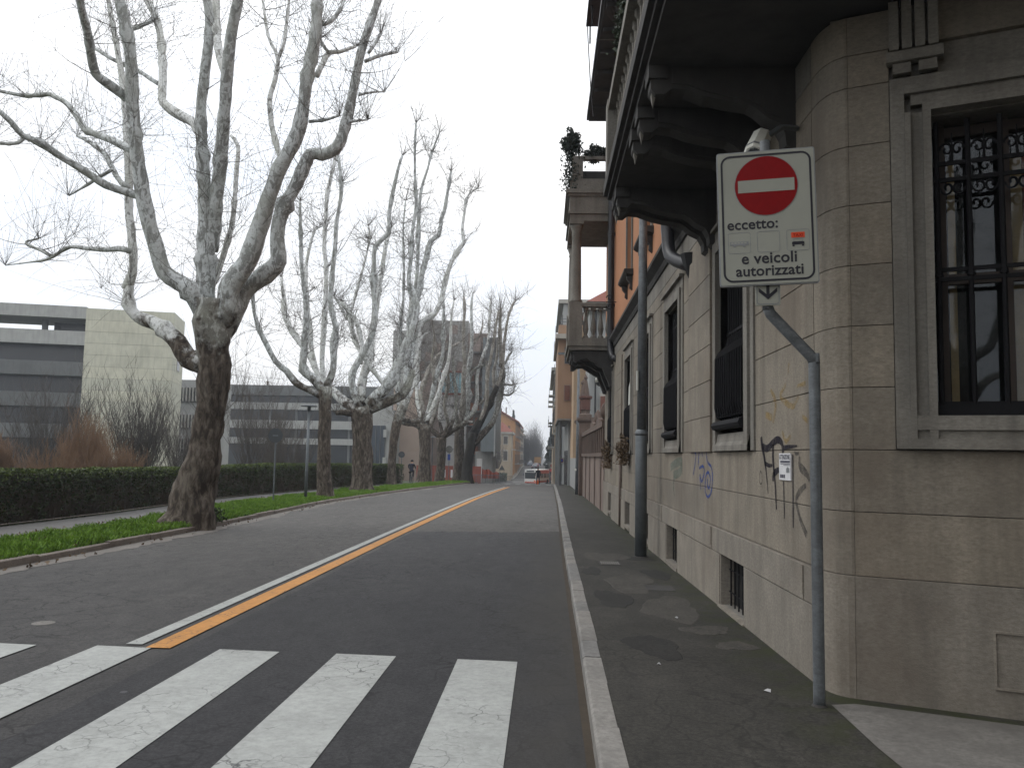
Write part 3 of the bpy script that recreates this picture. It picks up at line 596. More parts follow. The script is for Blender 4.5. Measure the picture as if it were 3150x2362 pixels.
for k, (a, b, m_) in enumerate([(T1+.10, T1+.15, 'curtain'), (T1+.51, T1+.58, 'curtain'), (T1+.585, T1+.64, 'curtain_red'), (T1+.645, T1+.75, 'curtain'), (T1+.755, T1+.9, 'curtain_red')]): sbox(a, b, 2.05, 3.95, -.40-.01*k, -.42-.01*k, 'curtain_fold', m_, wS)
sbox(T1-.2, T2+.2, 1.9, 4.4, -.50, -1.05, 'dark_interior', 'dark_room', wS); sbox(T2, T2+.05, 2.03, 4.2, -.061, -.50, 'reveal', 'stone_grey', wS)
for k in range(7):
    q = sp(T1+.03+.2*k, -.10); MB().tube([(q[0], q[1], 2.06), (q[0], q[1], 3.02)], .017, 6).build('grille_bar', MAT['iron'], wS); MB().tube([(q[0], q[1], 3.02), (q[0], q[1], 3.08), (q[0], q[1], 4.15)], [.030, .019, .017], 6).build('grille_bar', MAT['iron'], wS)
for z in (3.07, 3.0, 3.72, 3.84, 2.12): sbox(T1, T2, z-.014, z+.014, -.09, -.115, 'grille_rail', 'iron', wS)
sbox(T1, T2, 2.031, 2.11, -.05, -.20, 'grille_foot', 'iron', wS)
for k in range(6):
    g_ = MB(); t0 = T1+.13+.2*k
    for s in (-1, 1):
        for zc, fl in ((3.94, 1), (3.66, -1)):
            g_.tube([(*sp(t0+s*(.035+.045*math.cos(a)*(1-a/9)), -.10), zc+fl*.055*math.sin(a)*(1-a/9)) for a in np.linspace(0, 7.2, 16)], .009, 4)
    g_.tube([(*sp(t0, -.10), 3.84), (*sp(t0, -.10), 4.06)], [.012, .004], 5); tag(g_.build('scrollwork', MAT['iron'], wS), kind='stuff')
# sunk panel in the plinth of the side wall
for a, b, z0, z1 in ((.86, 3.2, .60, .615), (.86, 3.2, .24, .255), (.86, .875, .255, .60)): sbox(a, b, z0, z1, .030, .048, 'plinth_moulding', 'stone_base', bld)
# fluted bracket over the pier
br = MB(); 
for k in range(4): splan(.31+.085*k, .375+.085*k, 4.66, 5.02, -.02, .10, br)
splan(.29, .66, 4.58, 4.655, -.02, .08, br); splan(.33, .45, 4.50, 4.575, -.02, .05, br); splan(.50, .62, 4.50, 4.575, -.02, .05, br)
br.build('fluted_bracket', MAT['stone_grey'], bld)

# ---- first balcony: slab round the corner, consoles, balustrade
XO = .74
e0 = (XO, 10.9); e1 = (XO, 5.75); e2 = (1.0, 5.2); e3 = tuple(sp(-.1, 1.42)); e4 = tuple(sp(4.5, 1.42))
outer = [e0, e1, e2, e3, e4]; inner = [(XW+.2, 10.9), (XW+.2, 6.6), tuple(sp(.1, -.2)), tuple(sp(4.5, -.2))]
def inset(pts, d): 
    res = []
    for i, p in enumerate(pts):
        a = np.array(pts[max(i-1, 0)]); b = np.array(pts[min(i+1, len(pts)-1)]); t = (b-a)/np.linalg.norm(b-a); n = np.array([-t[1], t[0]]); q = np.array(p)+n*d
        if i == 0: q[1] -= d
        res.append(tuple(q))
    return res
balc = None
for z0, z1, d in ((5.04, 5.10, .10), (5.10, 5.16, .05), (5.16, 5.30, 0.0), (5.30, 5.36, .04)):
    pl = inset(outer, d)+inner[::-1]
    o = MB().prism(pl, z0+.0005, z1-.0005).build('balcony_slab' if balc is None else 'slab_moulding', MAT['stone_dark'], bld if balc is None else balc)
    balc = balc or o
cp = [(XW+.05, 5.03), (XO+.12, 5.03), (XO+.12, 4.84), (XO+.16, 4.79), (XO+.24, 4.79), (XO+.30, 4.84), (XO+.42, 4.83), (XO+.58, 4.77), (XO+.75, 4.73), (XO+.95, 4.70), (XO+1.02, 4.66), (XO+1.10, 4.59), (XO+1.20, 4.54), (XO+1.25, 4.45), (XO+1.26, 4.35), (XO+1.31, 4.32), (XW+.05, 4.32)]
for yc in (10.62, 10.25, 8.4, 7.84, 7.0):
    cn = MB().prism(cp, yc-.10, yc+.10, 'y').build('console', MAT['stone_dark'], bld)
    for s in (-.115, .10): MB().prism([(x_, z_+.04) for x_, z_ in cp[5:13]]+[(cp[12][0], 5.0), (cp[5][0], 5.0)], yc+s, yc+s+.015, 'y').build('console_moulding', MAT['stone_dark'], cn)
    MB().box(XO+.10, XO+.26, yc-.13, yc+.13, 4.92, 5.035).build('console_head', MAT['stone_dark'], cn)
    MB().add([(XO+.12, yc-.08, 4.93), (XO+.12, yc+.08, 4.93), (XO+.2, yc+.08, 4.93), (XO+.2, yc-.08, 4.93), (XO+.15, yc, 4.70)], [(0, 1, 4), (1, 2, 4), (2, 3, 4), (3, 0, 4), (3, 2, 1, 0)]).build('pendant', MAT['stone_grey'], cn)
# balustrade
def run(a, b, n, z0, zr, m_, par, end=True, rb=.055):
    a = np.array(a); b = np.array(b); d = (b-a)/np.linalg.norm(b-a); nn = np.array([-d[1], d[0]])
    def bar(z, h, wd): 
        P_ = [a-nn*wd, b-nn*wd, b+nn*wd, a+nn*wd]; return MB().prism([tuple(p) for p in P_], z, z+h)
    bar(z0, .12, .11).build('balustrade_base', MAT[m_], par); bar(zr-.12, .12, .13).build('handrail', MAT[m_], par)
    h = zr-.12-z0-.12
    for k in range(n):
        p = a+(b-a)*(k+.5)/n
        MB().lathe((p[0], p[1], z0+.12), [(rb, 0), (rb, .05*h), (rb*.55, .1*h), (rb*1.05, .3*h), (rb*.9, .42*h), (rb*.42, .72*h), (rb*.5, .86*h), (rb*.9, .9*h), (rb*.9, h)], 8).build('baluster', MAT[m_], par)
    for p in ((a, b) if end else ()):
        MB().box(p[0]-.14, p[0]+.14, p[1]-.14, p[1]+.14, z0, zr+.02).build('pedestal', MAT[m_], par)
run((XO+.16, 10.72), (XO+.16, 5.8), 20, 5.361, 6.35, 'stone_grey', balc); run((XO+.30, 10.74), (1.95, 10.74), 5, 5.362, 6.349, 'stone_grey', balc, False)
run(sp(-.0, 1.25), sp(4.0, 1.25), 14, 5.361, 6.35, 'stone_grey', balc, False)
# ---- upper storeys
up = MB(); UP = [20.65, 16.9]; US = [(c-.62, c+.62) for c in UP]
def uprow(z0, z1, cuts):
    y = 11.2
    for a, b in sorted(cuts):
        if a > y: up.box(XW+.0, XW+.4, y, a, z0, z1)
        y = b
    up.box(XW+.0, XW+.4, y, 28.8, z0, z1)
uprow(5.341, 6.25, []); uprow(6.25, 8.6, US); uprow(8.6, 9.4, []); uprow(9.4, 11.2, US); uprow(11.2, 11.84, [])
up.build('upper_wall', MAT['orange_stucco'], bld)
uc = MB(); uc.box(XW-.02, XW+.4, 6.4, 11.199, 5.361, 11.84); splan(-.2, 4.5, 5.361, 11.84, -.4, .0, uc); uc.build('upper_wall', MAT['stone_grey'], bld)
for c in UP:
    for z0, z1 in ((6.25, 8.6), (9.4, 11.2)):
        f = MB()
        for a, b in ((c-.74, c-.621), (c+.621, c+.74)): f.box(XW-.04, XW+.02, a, b, z0, z1)
        f.box(XW-.05, XW+.02, c-.74, c+.74, z1+.001, z1+.14); w_ = f.build('window', MAT['stone_grey'], bld)
        MB().box(XW+.18, XW+.20, c-.62, c+.62, z0, z1).build('pane', MAT['window_dark'], w_)
        MB().box(XW+.10, XW+.14, c+.02, c+.60, z0+.02, z1-.02).build('shutter', MAT['wood_dark'], w_)
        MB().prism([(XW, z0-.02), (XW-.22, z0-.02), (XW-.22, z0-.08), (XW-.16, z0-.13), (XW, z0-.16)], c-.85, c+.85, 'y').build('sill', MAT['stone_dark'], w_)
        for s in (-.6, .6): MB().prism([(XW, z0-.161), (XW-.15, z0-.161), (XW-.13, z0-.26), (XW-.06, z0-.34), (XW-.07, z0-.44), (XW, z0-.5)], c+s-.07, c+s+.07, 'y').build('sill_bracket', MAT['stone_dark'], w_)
# upper facade ribs seen edge-on above the balcony
for yy, dd in ((10.6, .16), (9.8, .10), (8.9, .20), (8.1, .12), (7.3, .22)):
    MB().box(XW-.02-dd, XW-.021, yy-.22, yy+.22, 5.37, 9.0).build('pilaster', MAT['stone_grey'], bld)
for z0, d in ((9.0, .35), (9.18, .55), (8.85, .2)): MB().box(XW-d, XW-.0205, 6.6, 12.4, z0+.001, z0+.15).build('upper_cornice', MAT['stone_grey'], bld)
run((XW-.45, 12.2), (XW-.45, 7.0), 18, 9.34, 10.3, 'stone_grey', bld, True)
# eaves and roof
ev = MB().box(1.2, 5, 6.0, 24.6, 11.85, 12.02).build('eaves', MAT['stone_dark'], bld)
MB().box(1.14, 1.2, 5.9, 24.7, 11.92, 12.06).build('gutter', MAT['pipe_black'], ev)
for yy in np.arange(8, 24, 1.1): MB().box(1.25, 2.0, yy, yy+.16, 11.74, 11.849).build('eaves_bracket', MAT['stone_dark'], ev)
MB().prism([(1.16, 12.03), (6, 12.03), (6, 14.2)], 6.0, 24.5, 'y').build('roof', MAT['roof_tile'], bld)
aw = MB().box(.90, 1.35, 8, 20.4, 12.60, 12.66).build('terrace_awning', MAT['stone_dark'], bld)
for yy in (18.2, 19.4, 20.3): MB().tube([(1.0, yy, 12.6), (1.0, yy, 12.1)], .02, 5).build('awning_post', MAT['iron'], aw)
MB().tube([(.93, 20.35, 12.6), (.96, 19.0, 10.4), (1.0, 18.4, 9.4)], .012, 4).build('awning_cord', MAT['iron'], aw)
# ---- far loggia on a corbel
LY0, LY1 = 25.4, 28.6; LX = .76
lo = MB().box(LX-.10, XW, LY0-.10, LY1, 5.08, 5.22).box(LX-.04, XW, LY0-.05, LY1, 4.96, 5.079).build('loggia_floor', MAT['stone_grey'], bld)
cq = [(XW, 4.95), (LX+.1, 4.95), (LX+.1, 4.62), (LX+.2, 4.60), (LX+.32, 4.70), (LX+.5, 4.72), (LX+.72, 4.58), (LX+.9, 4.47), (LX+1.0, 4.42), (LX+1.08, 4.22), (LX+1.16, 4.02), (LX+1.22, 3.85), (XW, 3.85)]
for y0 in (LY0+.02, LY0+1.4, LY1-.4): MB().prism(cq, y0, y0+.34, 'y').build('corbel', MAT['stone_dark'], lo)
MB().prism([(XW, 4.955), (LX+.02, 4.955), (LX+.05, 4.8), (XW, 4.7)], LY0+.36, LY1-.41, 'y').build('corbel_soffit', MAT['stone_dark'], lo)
run((LX+.12, LY0+.1), (XW-.05, LY0+.1), 5, 5.221, 6.42, 'stone_grey', lo, False, .085); run((LX+.12, LY0+.45), (LX+.12, LY1-.2), 8, 5.222, 6.41, 'stone_grey', lo, False, .085)
for p in ((LX+.15, LY0+.15), (LX+.15, LY1-.2)):
    MB().box(p[0]-.2, p[0]+.2, p[1]-.2, p[1]+.2, 5.221, 6.45).build('pedestal', MAT['stone_grey'], lo)
    MB().lathe((p[0], p[1], 6.45), [(.20, 0), (.20, .06), (.165, .12), (.165, .4), (.15, 1.6), (.135, 2.1), (.16, 2.14), (.135, 2.2), (.19, 2.36), (.21, 2.44)], 16).build('column', MAT['stone_grey'], lo, True)
    MB().box(p[0]-.22, p[0]+.22, p[1]-.22, p[1]+.22, 8.891, 8.98).build('capital', MAT['stone_grey'], lo)
for z0, z1, d in ((8.981, 9.20, .0), (9.201, 9.27, .06), (9.271, 9.75, .02), (9.751, 9.83, .08), (9.831, 9.95, .14), (9.951, 10.25, .02)): MB().box(LX-.06-d, XW, LY0-.06-d, LY1+d, z0, z1).build('entablature', MAT['stone_grey'], lo)
MB().box(LX-.02, XW, LY0-.02, LY1, 10.251, 10.33).build('terrace_floor', MAT['stone_grey'], lo)
for p in ((LX+.15, LY0+.15), (LX+.15, LY1-.2)): MB().box(p[0]-.17, p[0]+.17, p[1]-.17, p[1]+.17, 10.331, 11.06).build('pedestal', MAT['stone_grey'], lo)
for a, b in (((LX+.33, LY0+.15), (XW, LY0+.15)), ((LX+.15, LY0+.35), (LX+.15, LY1-.4))):
    MB().box(a[0]-.1, b[0]+.1, a[1]-.1, b[1]+.1, 10.98, 11.08).build('handrail', MAT['stone_grey'], lo); MB().box(a[0]-.03, b[0]+.03, a[1]-.03, b[1]+.03, 10.332, 10.62).build('planter', MAT['stone_dark'], lo)
MB().box(XW+.01, 3, LY0, 28.79, 11.84, 13.2).build('attic', MAT['orange_stucco'], bld)
for k in range(9): MB().box(XW-.10, XW-.06, 23.2, 24.9, 9.9+.17*k, 9.99+.17*k).build('blind_slat', MAT['shutter'], bld)
# ---- pipes
tp = MB().tube(spline([(XW-.10, 12.75, 11.8), (XW-.12, 12.75, 8.0), (XW-.22, 12.75, 5.6), (XW-.22, 12.72, 5.15), (XW-.20, 12.6, 4.80), (XW-.10, 12.3, 4.62), (XW+.02, 12.0, 4.5)], step=.12)[0], .10, 10).build('downpipe', MAT['pipe_black'], bld, True)
MB().lathe((XW-.005, 11.95, 4.3), [(.03, 0), (.09, .15), (.15, .35)], 8).build('pipe_hopper', MAT['pipe_black'], tp)
tq = MB().tube(spline([(XW-.10, 25.1, 11.8), (XW-.12, 25.1, 9), (XW-.12, 25.1, 5.6), (XW-.12, 25.05, 5.0), (XW-.08, 24.9, 4.72), (XW+.02, 24.6, 4.6)], step=.2)[0], .10, 10).build('downpipe', MAT['pipe_black'], bld, True)
for z in (6.3, 8.5): MB().tube([(XW-.12, 25.1, z-.05), (XW-.12, 25.1, z+.05)], .12, 10).build('pipe_collar', MAT['pipe_black'], tq)
MB().tube([(XW-.05, 22.3, gz(22)), (XW-.05, 22.3, 1.75)], .04, 8).build('downpipe', MAT['pipe_brown'], bld, True)
sc_ = MB(); c0 = np.array([XW-.02, 24.3, 6.25])
for s in (-1, 1): sc_.tube([c0+np.array([-.2-.1*math.cos(a)*(1-a/9), 0, s*.12+s*.1*math.sin(a)*(1-a/9)]) for a in np.linspace(0, 7, 16)], .016, 4)
sc_.tube([c0, c0+np.array([-.3, 0, 0])], .014, 4); sc_.build('iron_scroll', MAT['iron'], bld)
# ================================================================== plane trees
def z1(u, v): return (u/1.8438, v/1.8438)                    # notes taken on enlargements of the photograph
def z2(u, v): return (600+u/1.8438, v/1.8438)
def z3(u, v): return (u/1.746, 850+v/1.746)
def z4(u, v): return (700+u/2.37, 900+v/2.37)
def z5(u, v): return (800+u/2.764, 500+v/2.765)
def z6(u, v): return (1150+u/2.7644, 400+v/2.765)
class Twigs:
    def __init__(s): s.V = []; s.Q = []; s.n = 0; s.balls = MB(); s.nb = 0
    def shoot(s, p, d, ln, r, seg=5, curl=.3, droop=0.0):
        P = [np.array(p, float)]; d = np.array(d, float); d /= np.linalg.norm(d)+1e-9
        for i in range(seg-1):
            d = d+np.array([random.gauss(0, .10), random.gauss(0, .10), curl*.22-droop*.3]); d /= np.linalg.norm(d); P.append(P[-1]+d*ln/(seg-1))
        P = np.array(P); R = np.linspace(r, r*.35, seg)
        a = np.cross(d, [0.3, .8, .1]); a /= np.linalg.norm(a)+1e-9; b = np.cross(d, a)
        ring = np.array([a, -.5*a+.87*b, -.5*a-.87*b])
        s.V.append((P[:, None, :]+ring[None]*R[:, None, None]).reshape(-1, 3))
        for i in range(seg-1):
            for k in range(3): s.Q.append((s.n+i*3+k, s.n+i*3+(k+1) % 3, s.n+i*3+3+(k+1) % 3, s.n+i*3+3+k))
        s.n += 3*seg; return P
    def ball(s, p, r):
        s.balls.add([(p[0]+r, p[1], p[2]), (p[0]-r, p[1], p[2]), (p[0], p[1]+r, p[2]), (p[0], p[1]-r, p[2]), (p[0], p[1], p[2]+r), (p[0], p[1], p[2]-r)],
                    [(0, 2, 4), (2, 1, 4), (1, 3, 4), (3, 0, 4), (2, 0, 5), (1, 2, 5), (3, 1, 5), (0, 3, 5)]); s.nb += 1
    def build(s, name, m_, parent):
        if not s.V: return
        o = npmesh(name, np.concatenate(s.V), np.array(s.Q), m_, parent); o['kind'] = 'stuff'
        if s.nb: tag(s.balls.build('seed_balls', m_, parent), kind='stuff')
        return o
def rand_dir(el0=-.2, el1=1.0):
    a = random.uniform(0, 6.283); e = random.uniform(el0, el1); return np.array([math.cos(a)*math.cos(e), math.sin(a)*math.cos(e), math.sin(e)])
def tree(name, label, Y, trunk, limbs, mats=('bark_trunk', 'bark_limb', 'twig'), tw=1.0, knots=True, tr=.007, sides=10, step=.22, gl=1.0, group='plane trees along the verge'):
    """trunk: [(x,y,r px,dY)], limbs: list of (points[(x,y)], radii px, depth offset at start, at end)"""
    base = at(trunk[0][0], trunk[0][1], Y+trunk[0][3]); root = thing(name, label, 'tree', tuple(base), group)
    k_ = Y/F
    P = np.array([at(x, y, Y+d) for x, y, r, d in trunk]); R = np.array([r*k_ for x, y, r, d in trunk])
    P = np.vstack([P[0]-[0, 0, .4], P]); R = np.concatenate([[R[0]*1.25], R])
    pp, rr = spline(P, R, step); seed = random.random()*9
    flare = np.clip(1-(pp[:, 2]-base[2])/.7, 0, 1)**2*.22; rr = rr*(1+flare)
    MB().tube(pp, rr, 18 if Y < 30 else 12, .30 if Y < 30 else .25, seed=seed).build('trunk', MAT[mats[0]], root, True)
    T = Twigs()
    for L_ in limbs:
        pts, rad, d0, d1 = L_[:4]; mm = L_[4] if len(L_) > 4 else mats[1]
        n = len(pts); acc = np.concatenate([[0], np.cumsum([math.hypot(pts[i+1][0]-pts[i][0], pts[i+1][1]-pts[i][1]) for i in range(n-1)])]); acc /= acc[-1]
        P = np.array([at(p[0], p[1], Y+d0+(d1-d0)*f) for p, f in zip(pts, acc)])
        R = np.interp(np.linspace(0, 1, n), np.linspace(0, 1, len(rad)), rad)*k_*.86
        pp, rr = spline(P, R, step); sd_ = random.random()*9
        rr = rr*(1+.10*np.array([mnoise.noise(Vector((i*.5, sd_, 0))) for i in range(len(rr))]))
        kn = []
        if knots and len(pp) > 6:
            for q in range(max(1, int(len(pp)*step/1.6))):
                i = random.randint(3, len(pp)-2); rr[i] *= random.uniform(1.15, 1.4); kn.append(i)
        MB().tube(pp, rr, sides, .18, seed=sd_).build('limb', MAT[mm], root, True)
        thin = rr.mean()/k_
        # spurs and shoots
        ln = len(pp)*step; nsp = int(ln*1.7*tw)+2
        for q in range(nsp):
            i = kn[q % len(kn)] if kn and q % 2 else random.randint(len(pp)//4, len(pp)-1)
            o = pp[i]; dd = rand_dir(-.25, .8)
            if random.random() < .45:
                sub = T.shoot(o, dd, random.uniform(.3, 1.0)*gl, max(tr*1.9, .010)*random.uniform(.7, 1.4), 4, .5)
                tip = sub[-1]
            else: tip = o
            for z in range(random.randint(3, 6)):
                d2 = dd*.6+rand_dir(-.3, 1.3); ps = T.shoot(tip, d2, random.uniform(.6, 2.6)*gl, tr*random.uniform(.55, 1.1), 6, random.choice((.5, .9, .2)), 0 if random.random() < .7 else .9)
                for y_ in range(random.randint(0, 2)):
                    pb = ps[random.randint(1, 3)]; s2 = T.shoot(pb, rand_dir(-.3, 1.2), random.uniform(.25, .8)*gl, tr*.6, 4, .4)
                    if random.random() < .25: T.ball(s2[-1]-np.array([0, 0, .05]), tr*2.2)
        for z in range(int(7*tw)+3):      # broom of shoots at the pollarded end
            T.shoot(pp[-1], rand_dir(.3, 1.4), random.uniform(.6, 1.9)*gl, tr*random.uniform(.7, 1.2), 5, .6)
    T.build('twigs', MAT[mats[2]], root)
    return root
Z = lambda f, *p: [f(*q) for q in p]
# --- the large tree nearest the camera
t1_trunk = [(580, 1622, 70, 0), (590, 1560, 66, 0), (600, 1500, 62, 0), (628, 1394, 51, 0), (644, 1280, 46, 0), (656, 1171, 49, 0), (655, 1079, 50, 0), (652, 990, 60, 0), (655, 925, 58, 0)]
t1 = [
 (Z(z3, (1135, 280), (1090, 200), (1010, 110))[:2]+Z(z1, (1080, 1650), (1010, 1600), (930, 1540), (885, 1400), (842, 1250), (812, 1110), (782, 900), (760, 720), (750, 600), (737, 300), (700, 100), (672, -40), (640, -200)), [34, 33, 30, 28, 27, 25, 23, 21, 19, 18, 16], 0, -2.2),
 (Z(z1, (722, 560), (690, 530), (590, 460), (545, 420), (520, 330), (500, 200), (470, 80), (440, -60)), [17, 17, 15, 14, 12], -1.2, -3.4),
 (Z(z1, (785, 1110), (720, 1090), (600, 1050), (480, 970), (330, 880), (230, 810), (130, 770), (60, 690), (-40, 600)), [15, 14, 13, 12, 11, 9, 8], -.7, -2.4),
 (Z(z1, (140, 772), (100, 812), (0, 815), (-80, 800)), [7, 6, 4], -1.9, -2.6),
 (Z(z1, (760, 860), (640, 800), (500, 745), (470, 720), (430, 650), (370, 580), (310, 550), (270, 535), (160, 545), (60, 530), (-40, 510)), [13, 12, 11, 10, 9, 8, 7, 6], -1, .6),
 (Z(z3, (1110, 470), (1010, 440), (960, 360), (850, 262), (735, 215), (692, 150), (690, 60))+Z(z1, (715, 1640), (752, 1550), (752, 1400), (732, 1200), (730, 1000), (722, 850), (712, 650), (690, 430), (660, 250), (625, 60), (600, -80)), [44, 36, 25, 20, 18, 17, 16, 15, 13, 12, 10, 8], 0, 1.2, 'bark_pale'),
 (Z(z1, (735, 1425), (690, 1412), (600, 1415), (500, 1410), (400, 1400), (340, 1430), (265, 1472), (150, 1490), (30, 1505)), [12, 11, 9, 8, 7, 6, 3, 2], 0, 1.0),
 (Z(z1, (285, 1450), (230, 1420), (160, 1390), (150, 1370), (220, 1355)), [6, 5, 4], .6, .9),
 (Z(z1, (725, 1060), (690, 1040), (640, 960), (600, 880), (540, 830), (480, 790), (440, 770)), [11, 10, 9, 8, 7], .2, 1.4),
 (Z(z1, (640, 960), (540, 1020), (460, 1070), (390, 1110)), [6, 5, 3], 0, .3),
 (Z(z1, (1165, 1700), (1168, 1550), (1170, 1350), (1165, 1150), (1155, 1000), (1145, 800), (1140, 650), (1148, 520), (1178, 300), (1192, 150), (1175, 0), (1160, -150)), [36, 34, 32, 24, 22, 20, 19, 18, 17, 16, 15], .2, -1.0, 'bark_limb'),
 (Z(z1, (1150, 780), (1100, 700), (1030, 660), (940, 600), (918, 560), (922, 450), (920, 300), (900, 150), (870, 70), (800, -60)), [20, 18, 17, 15, 14, 14, 12], -.2, 1.4, 'bark_pale'),
 (Z(z1, (905, 480), (840, 440), (780, 400), (650, 345), (560, 290), (500, 255)), [9, 8, 7, 6, 5], .8, 1.6),
 (Z(z1, (885, 90), (840, 130), (780, 155), (745, 170)), [9, 8, 7], 1.0, .6),
 (Z(z1, (1190, 1420), (1215, 1250), (1240, 1000), (1268, 700), (1285, 450), (1312, 200), (1345, 20), (1370, -120)), [30, 26, 24, 21, 20, 18, 16], .2, -2.0),
 (Z(z1, (1282, 430), (1250, 330), (1230, 200), (1225, 0), (1220, -120)), [15, 14, 13, 12], -1.2, -.4, 'bark_pale'),
 (Z(z3, (1180, 250), (1230, 170))+Z(z1, (1300, 1640), (1400, 1480), (1470, 1300), (1530, 1100), (1600, 930), (1680, 780), (1720, 600), (1745, 430), (1790, 200), (1800, 0), (1805, -120)), [46, 44, 38, 32, 28, 26, 24, 22, 20, 18, 17], 0, -1.4),
 (Z(z1, (1600, 900), (1575, 850), (1540, 700), (1530, 560), (1560, 450), (1575, 330), (1520, 200), (1490, 0)), [11, 10, 9, 9, 8, 6, 5], -.5, .8, 'bark_pale'),
 (Z(z1, (1575, 340), (1612, 240), (1640, 0)), [7, 6, 5], .5, .9, 'bark_pale'),
 (Z(z3, (1190, 300), (1260, 190))+Z(z1, (1390, 1640), (1500, 1560), (1580, 1480), (1572, 1350), (1600, 1200), (1680, 1050), (1760, 880))+Z(z2, (720, 882), (800, 845), (840, 750), (880, 600), (910, 450), (940, 300), (990, 150), (1040, 0), (1070, -90)), [40, 36, 34, 30, 26, 24, 24, 22, 20, 18, 16, 14, 12], .3, .8),
 (Z(z2, (690, 430), (730, 350), (760, 300), (820, 295), (910, 265)), [10, 10, 9, 7, 6], -.8, .3, 'bark_pale'),
 (Z(z2, (760, 300), (720, 250), (700, 190)), [6, 6, 5], -.4, -.6),
 (Z(z2, (725, 140), (770, 120), (820, 60), (850, -10)), [8, 7, 6], -1.0, -.4),
 (Z(z2, (965, 350), (1040, 320), (1150, 295)), [7, 6, 5], .4, 1.0), (Z(z2, (985, 300), (1020, 250), (1055, 190)), [6, 6, 5], .4, .9),
 (Z(z2, (880, 690), (930, 685), (980, 680)), [6, 5, 4], .5, 1.2), (Z(z2, (650, 690), (740, 680), (820, 655)), [6, 5, 4], -.6, -1.6),
 (Z(z2, (930, 540), (1000, 525), (1075, 522)), [5, 4, 3], .5, 1.2), (Z(z1, (1310, 770), (1350, 830), (1340, 1000), (1330, 1150), (1310, 1300), (1250, 1500), (1200, 1640)), [6, 8, 9, 9, 10, 11, 12], 1.6, .4, 'bark_pale'),
 (Z(z3, (1180, 330), (1200, 440), (1200, 560), (1188, 700), (1170, 820)), [14, 22, 24, 18, 8], -.1, -.1, 'bark_trunk'),
]
tree('plane_tree', 'large leaning plane tree with mottled bark, thickest trunk, nearest on the verge', 19.8, t1_trunk, t1, tw=2.0, tr=.0056, sides=12, step=.16)
# --- second
tree('plane_tree', 'slim straight plane tree beside the street lamp, second along the verge', 36.0,
 [(1000, 1532, 24, 0), (996, 1450, 21, 0), (998, 1340, 19, 0), (1000, 1260, 19, 0), (1000, 1190, 22, 0)],
 [(Z(z4, (700, 760), (600, 710), (500, 660), (430, 570), (350, 500), (270, 350), (230, 270), (195, 150), (185, 20), (190, -80)), [14, 12, 12, 10, 8, 7, 6, 5], 0, -1.5),
  (Z(z4, (705, 720), (620, 620), (550, 560), (560, 400), (575, 200), (565, 0))+Z(z5, (372, 1050), (352, 850), (345, 600), (340, 330)), [16, 15, 13, 12, 10, 9, 8, 6, 4], 0, -2.0, 'bark_limb'),
  (Z(z4, (700, 690), (600, 470), (500, 330), (430, 200), (405, 50))+Z(z5, (200, 1150), (180, 980)), [11, 10, 10, 9, 7, 5], .3, 1.5, 'bark_pale'),
  (Z(z4, (700, 680), (650, 580), (610, 400), (600, 250))+Z(z5, (400, 1180), (390, 900), (440, 650), (470, 570), (530, 540)), [10, 10, 9, 8, 6, 4, 4], .2, 2.0, 'bark_pale'),
  (Z(z4, (715, 700), (770, 560), (775, 400), (790, 250))+Z(z5, (640, 1380), (600, 1200), (610, 1000), (640, 700), (650, 520), (690, 250), (680, 60), (660, -60)), [14, 13, 12, 11, 10, 9, 8, 8, 7, 6, 5], 0, -1.0, 'bark_limb'),
  (Z(z4, (705, 690), (690, 500), (700, 300), (712, 100))+Z(z5, (545, 1400), (560, 1100), (560, 850), (545, 750), (560, 480), (575, 250), (620, 60), (640, -40)), [10, 10, 10, 9, 8, 8, 7, 6, 6], .3, 1.2, 'bark_pale')], tw=1.6, tr=.0095, step=.3, sides=8)
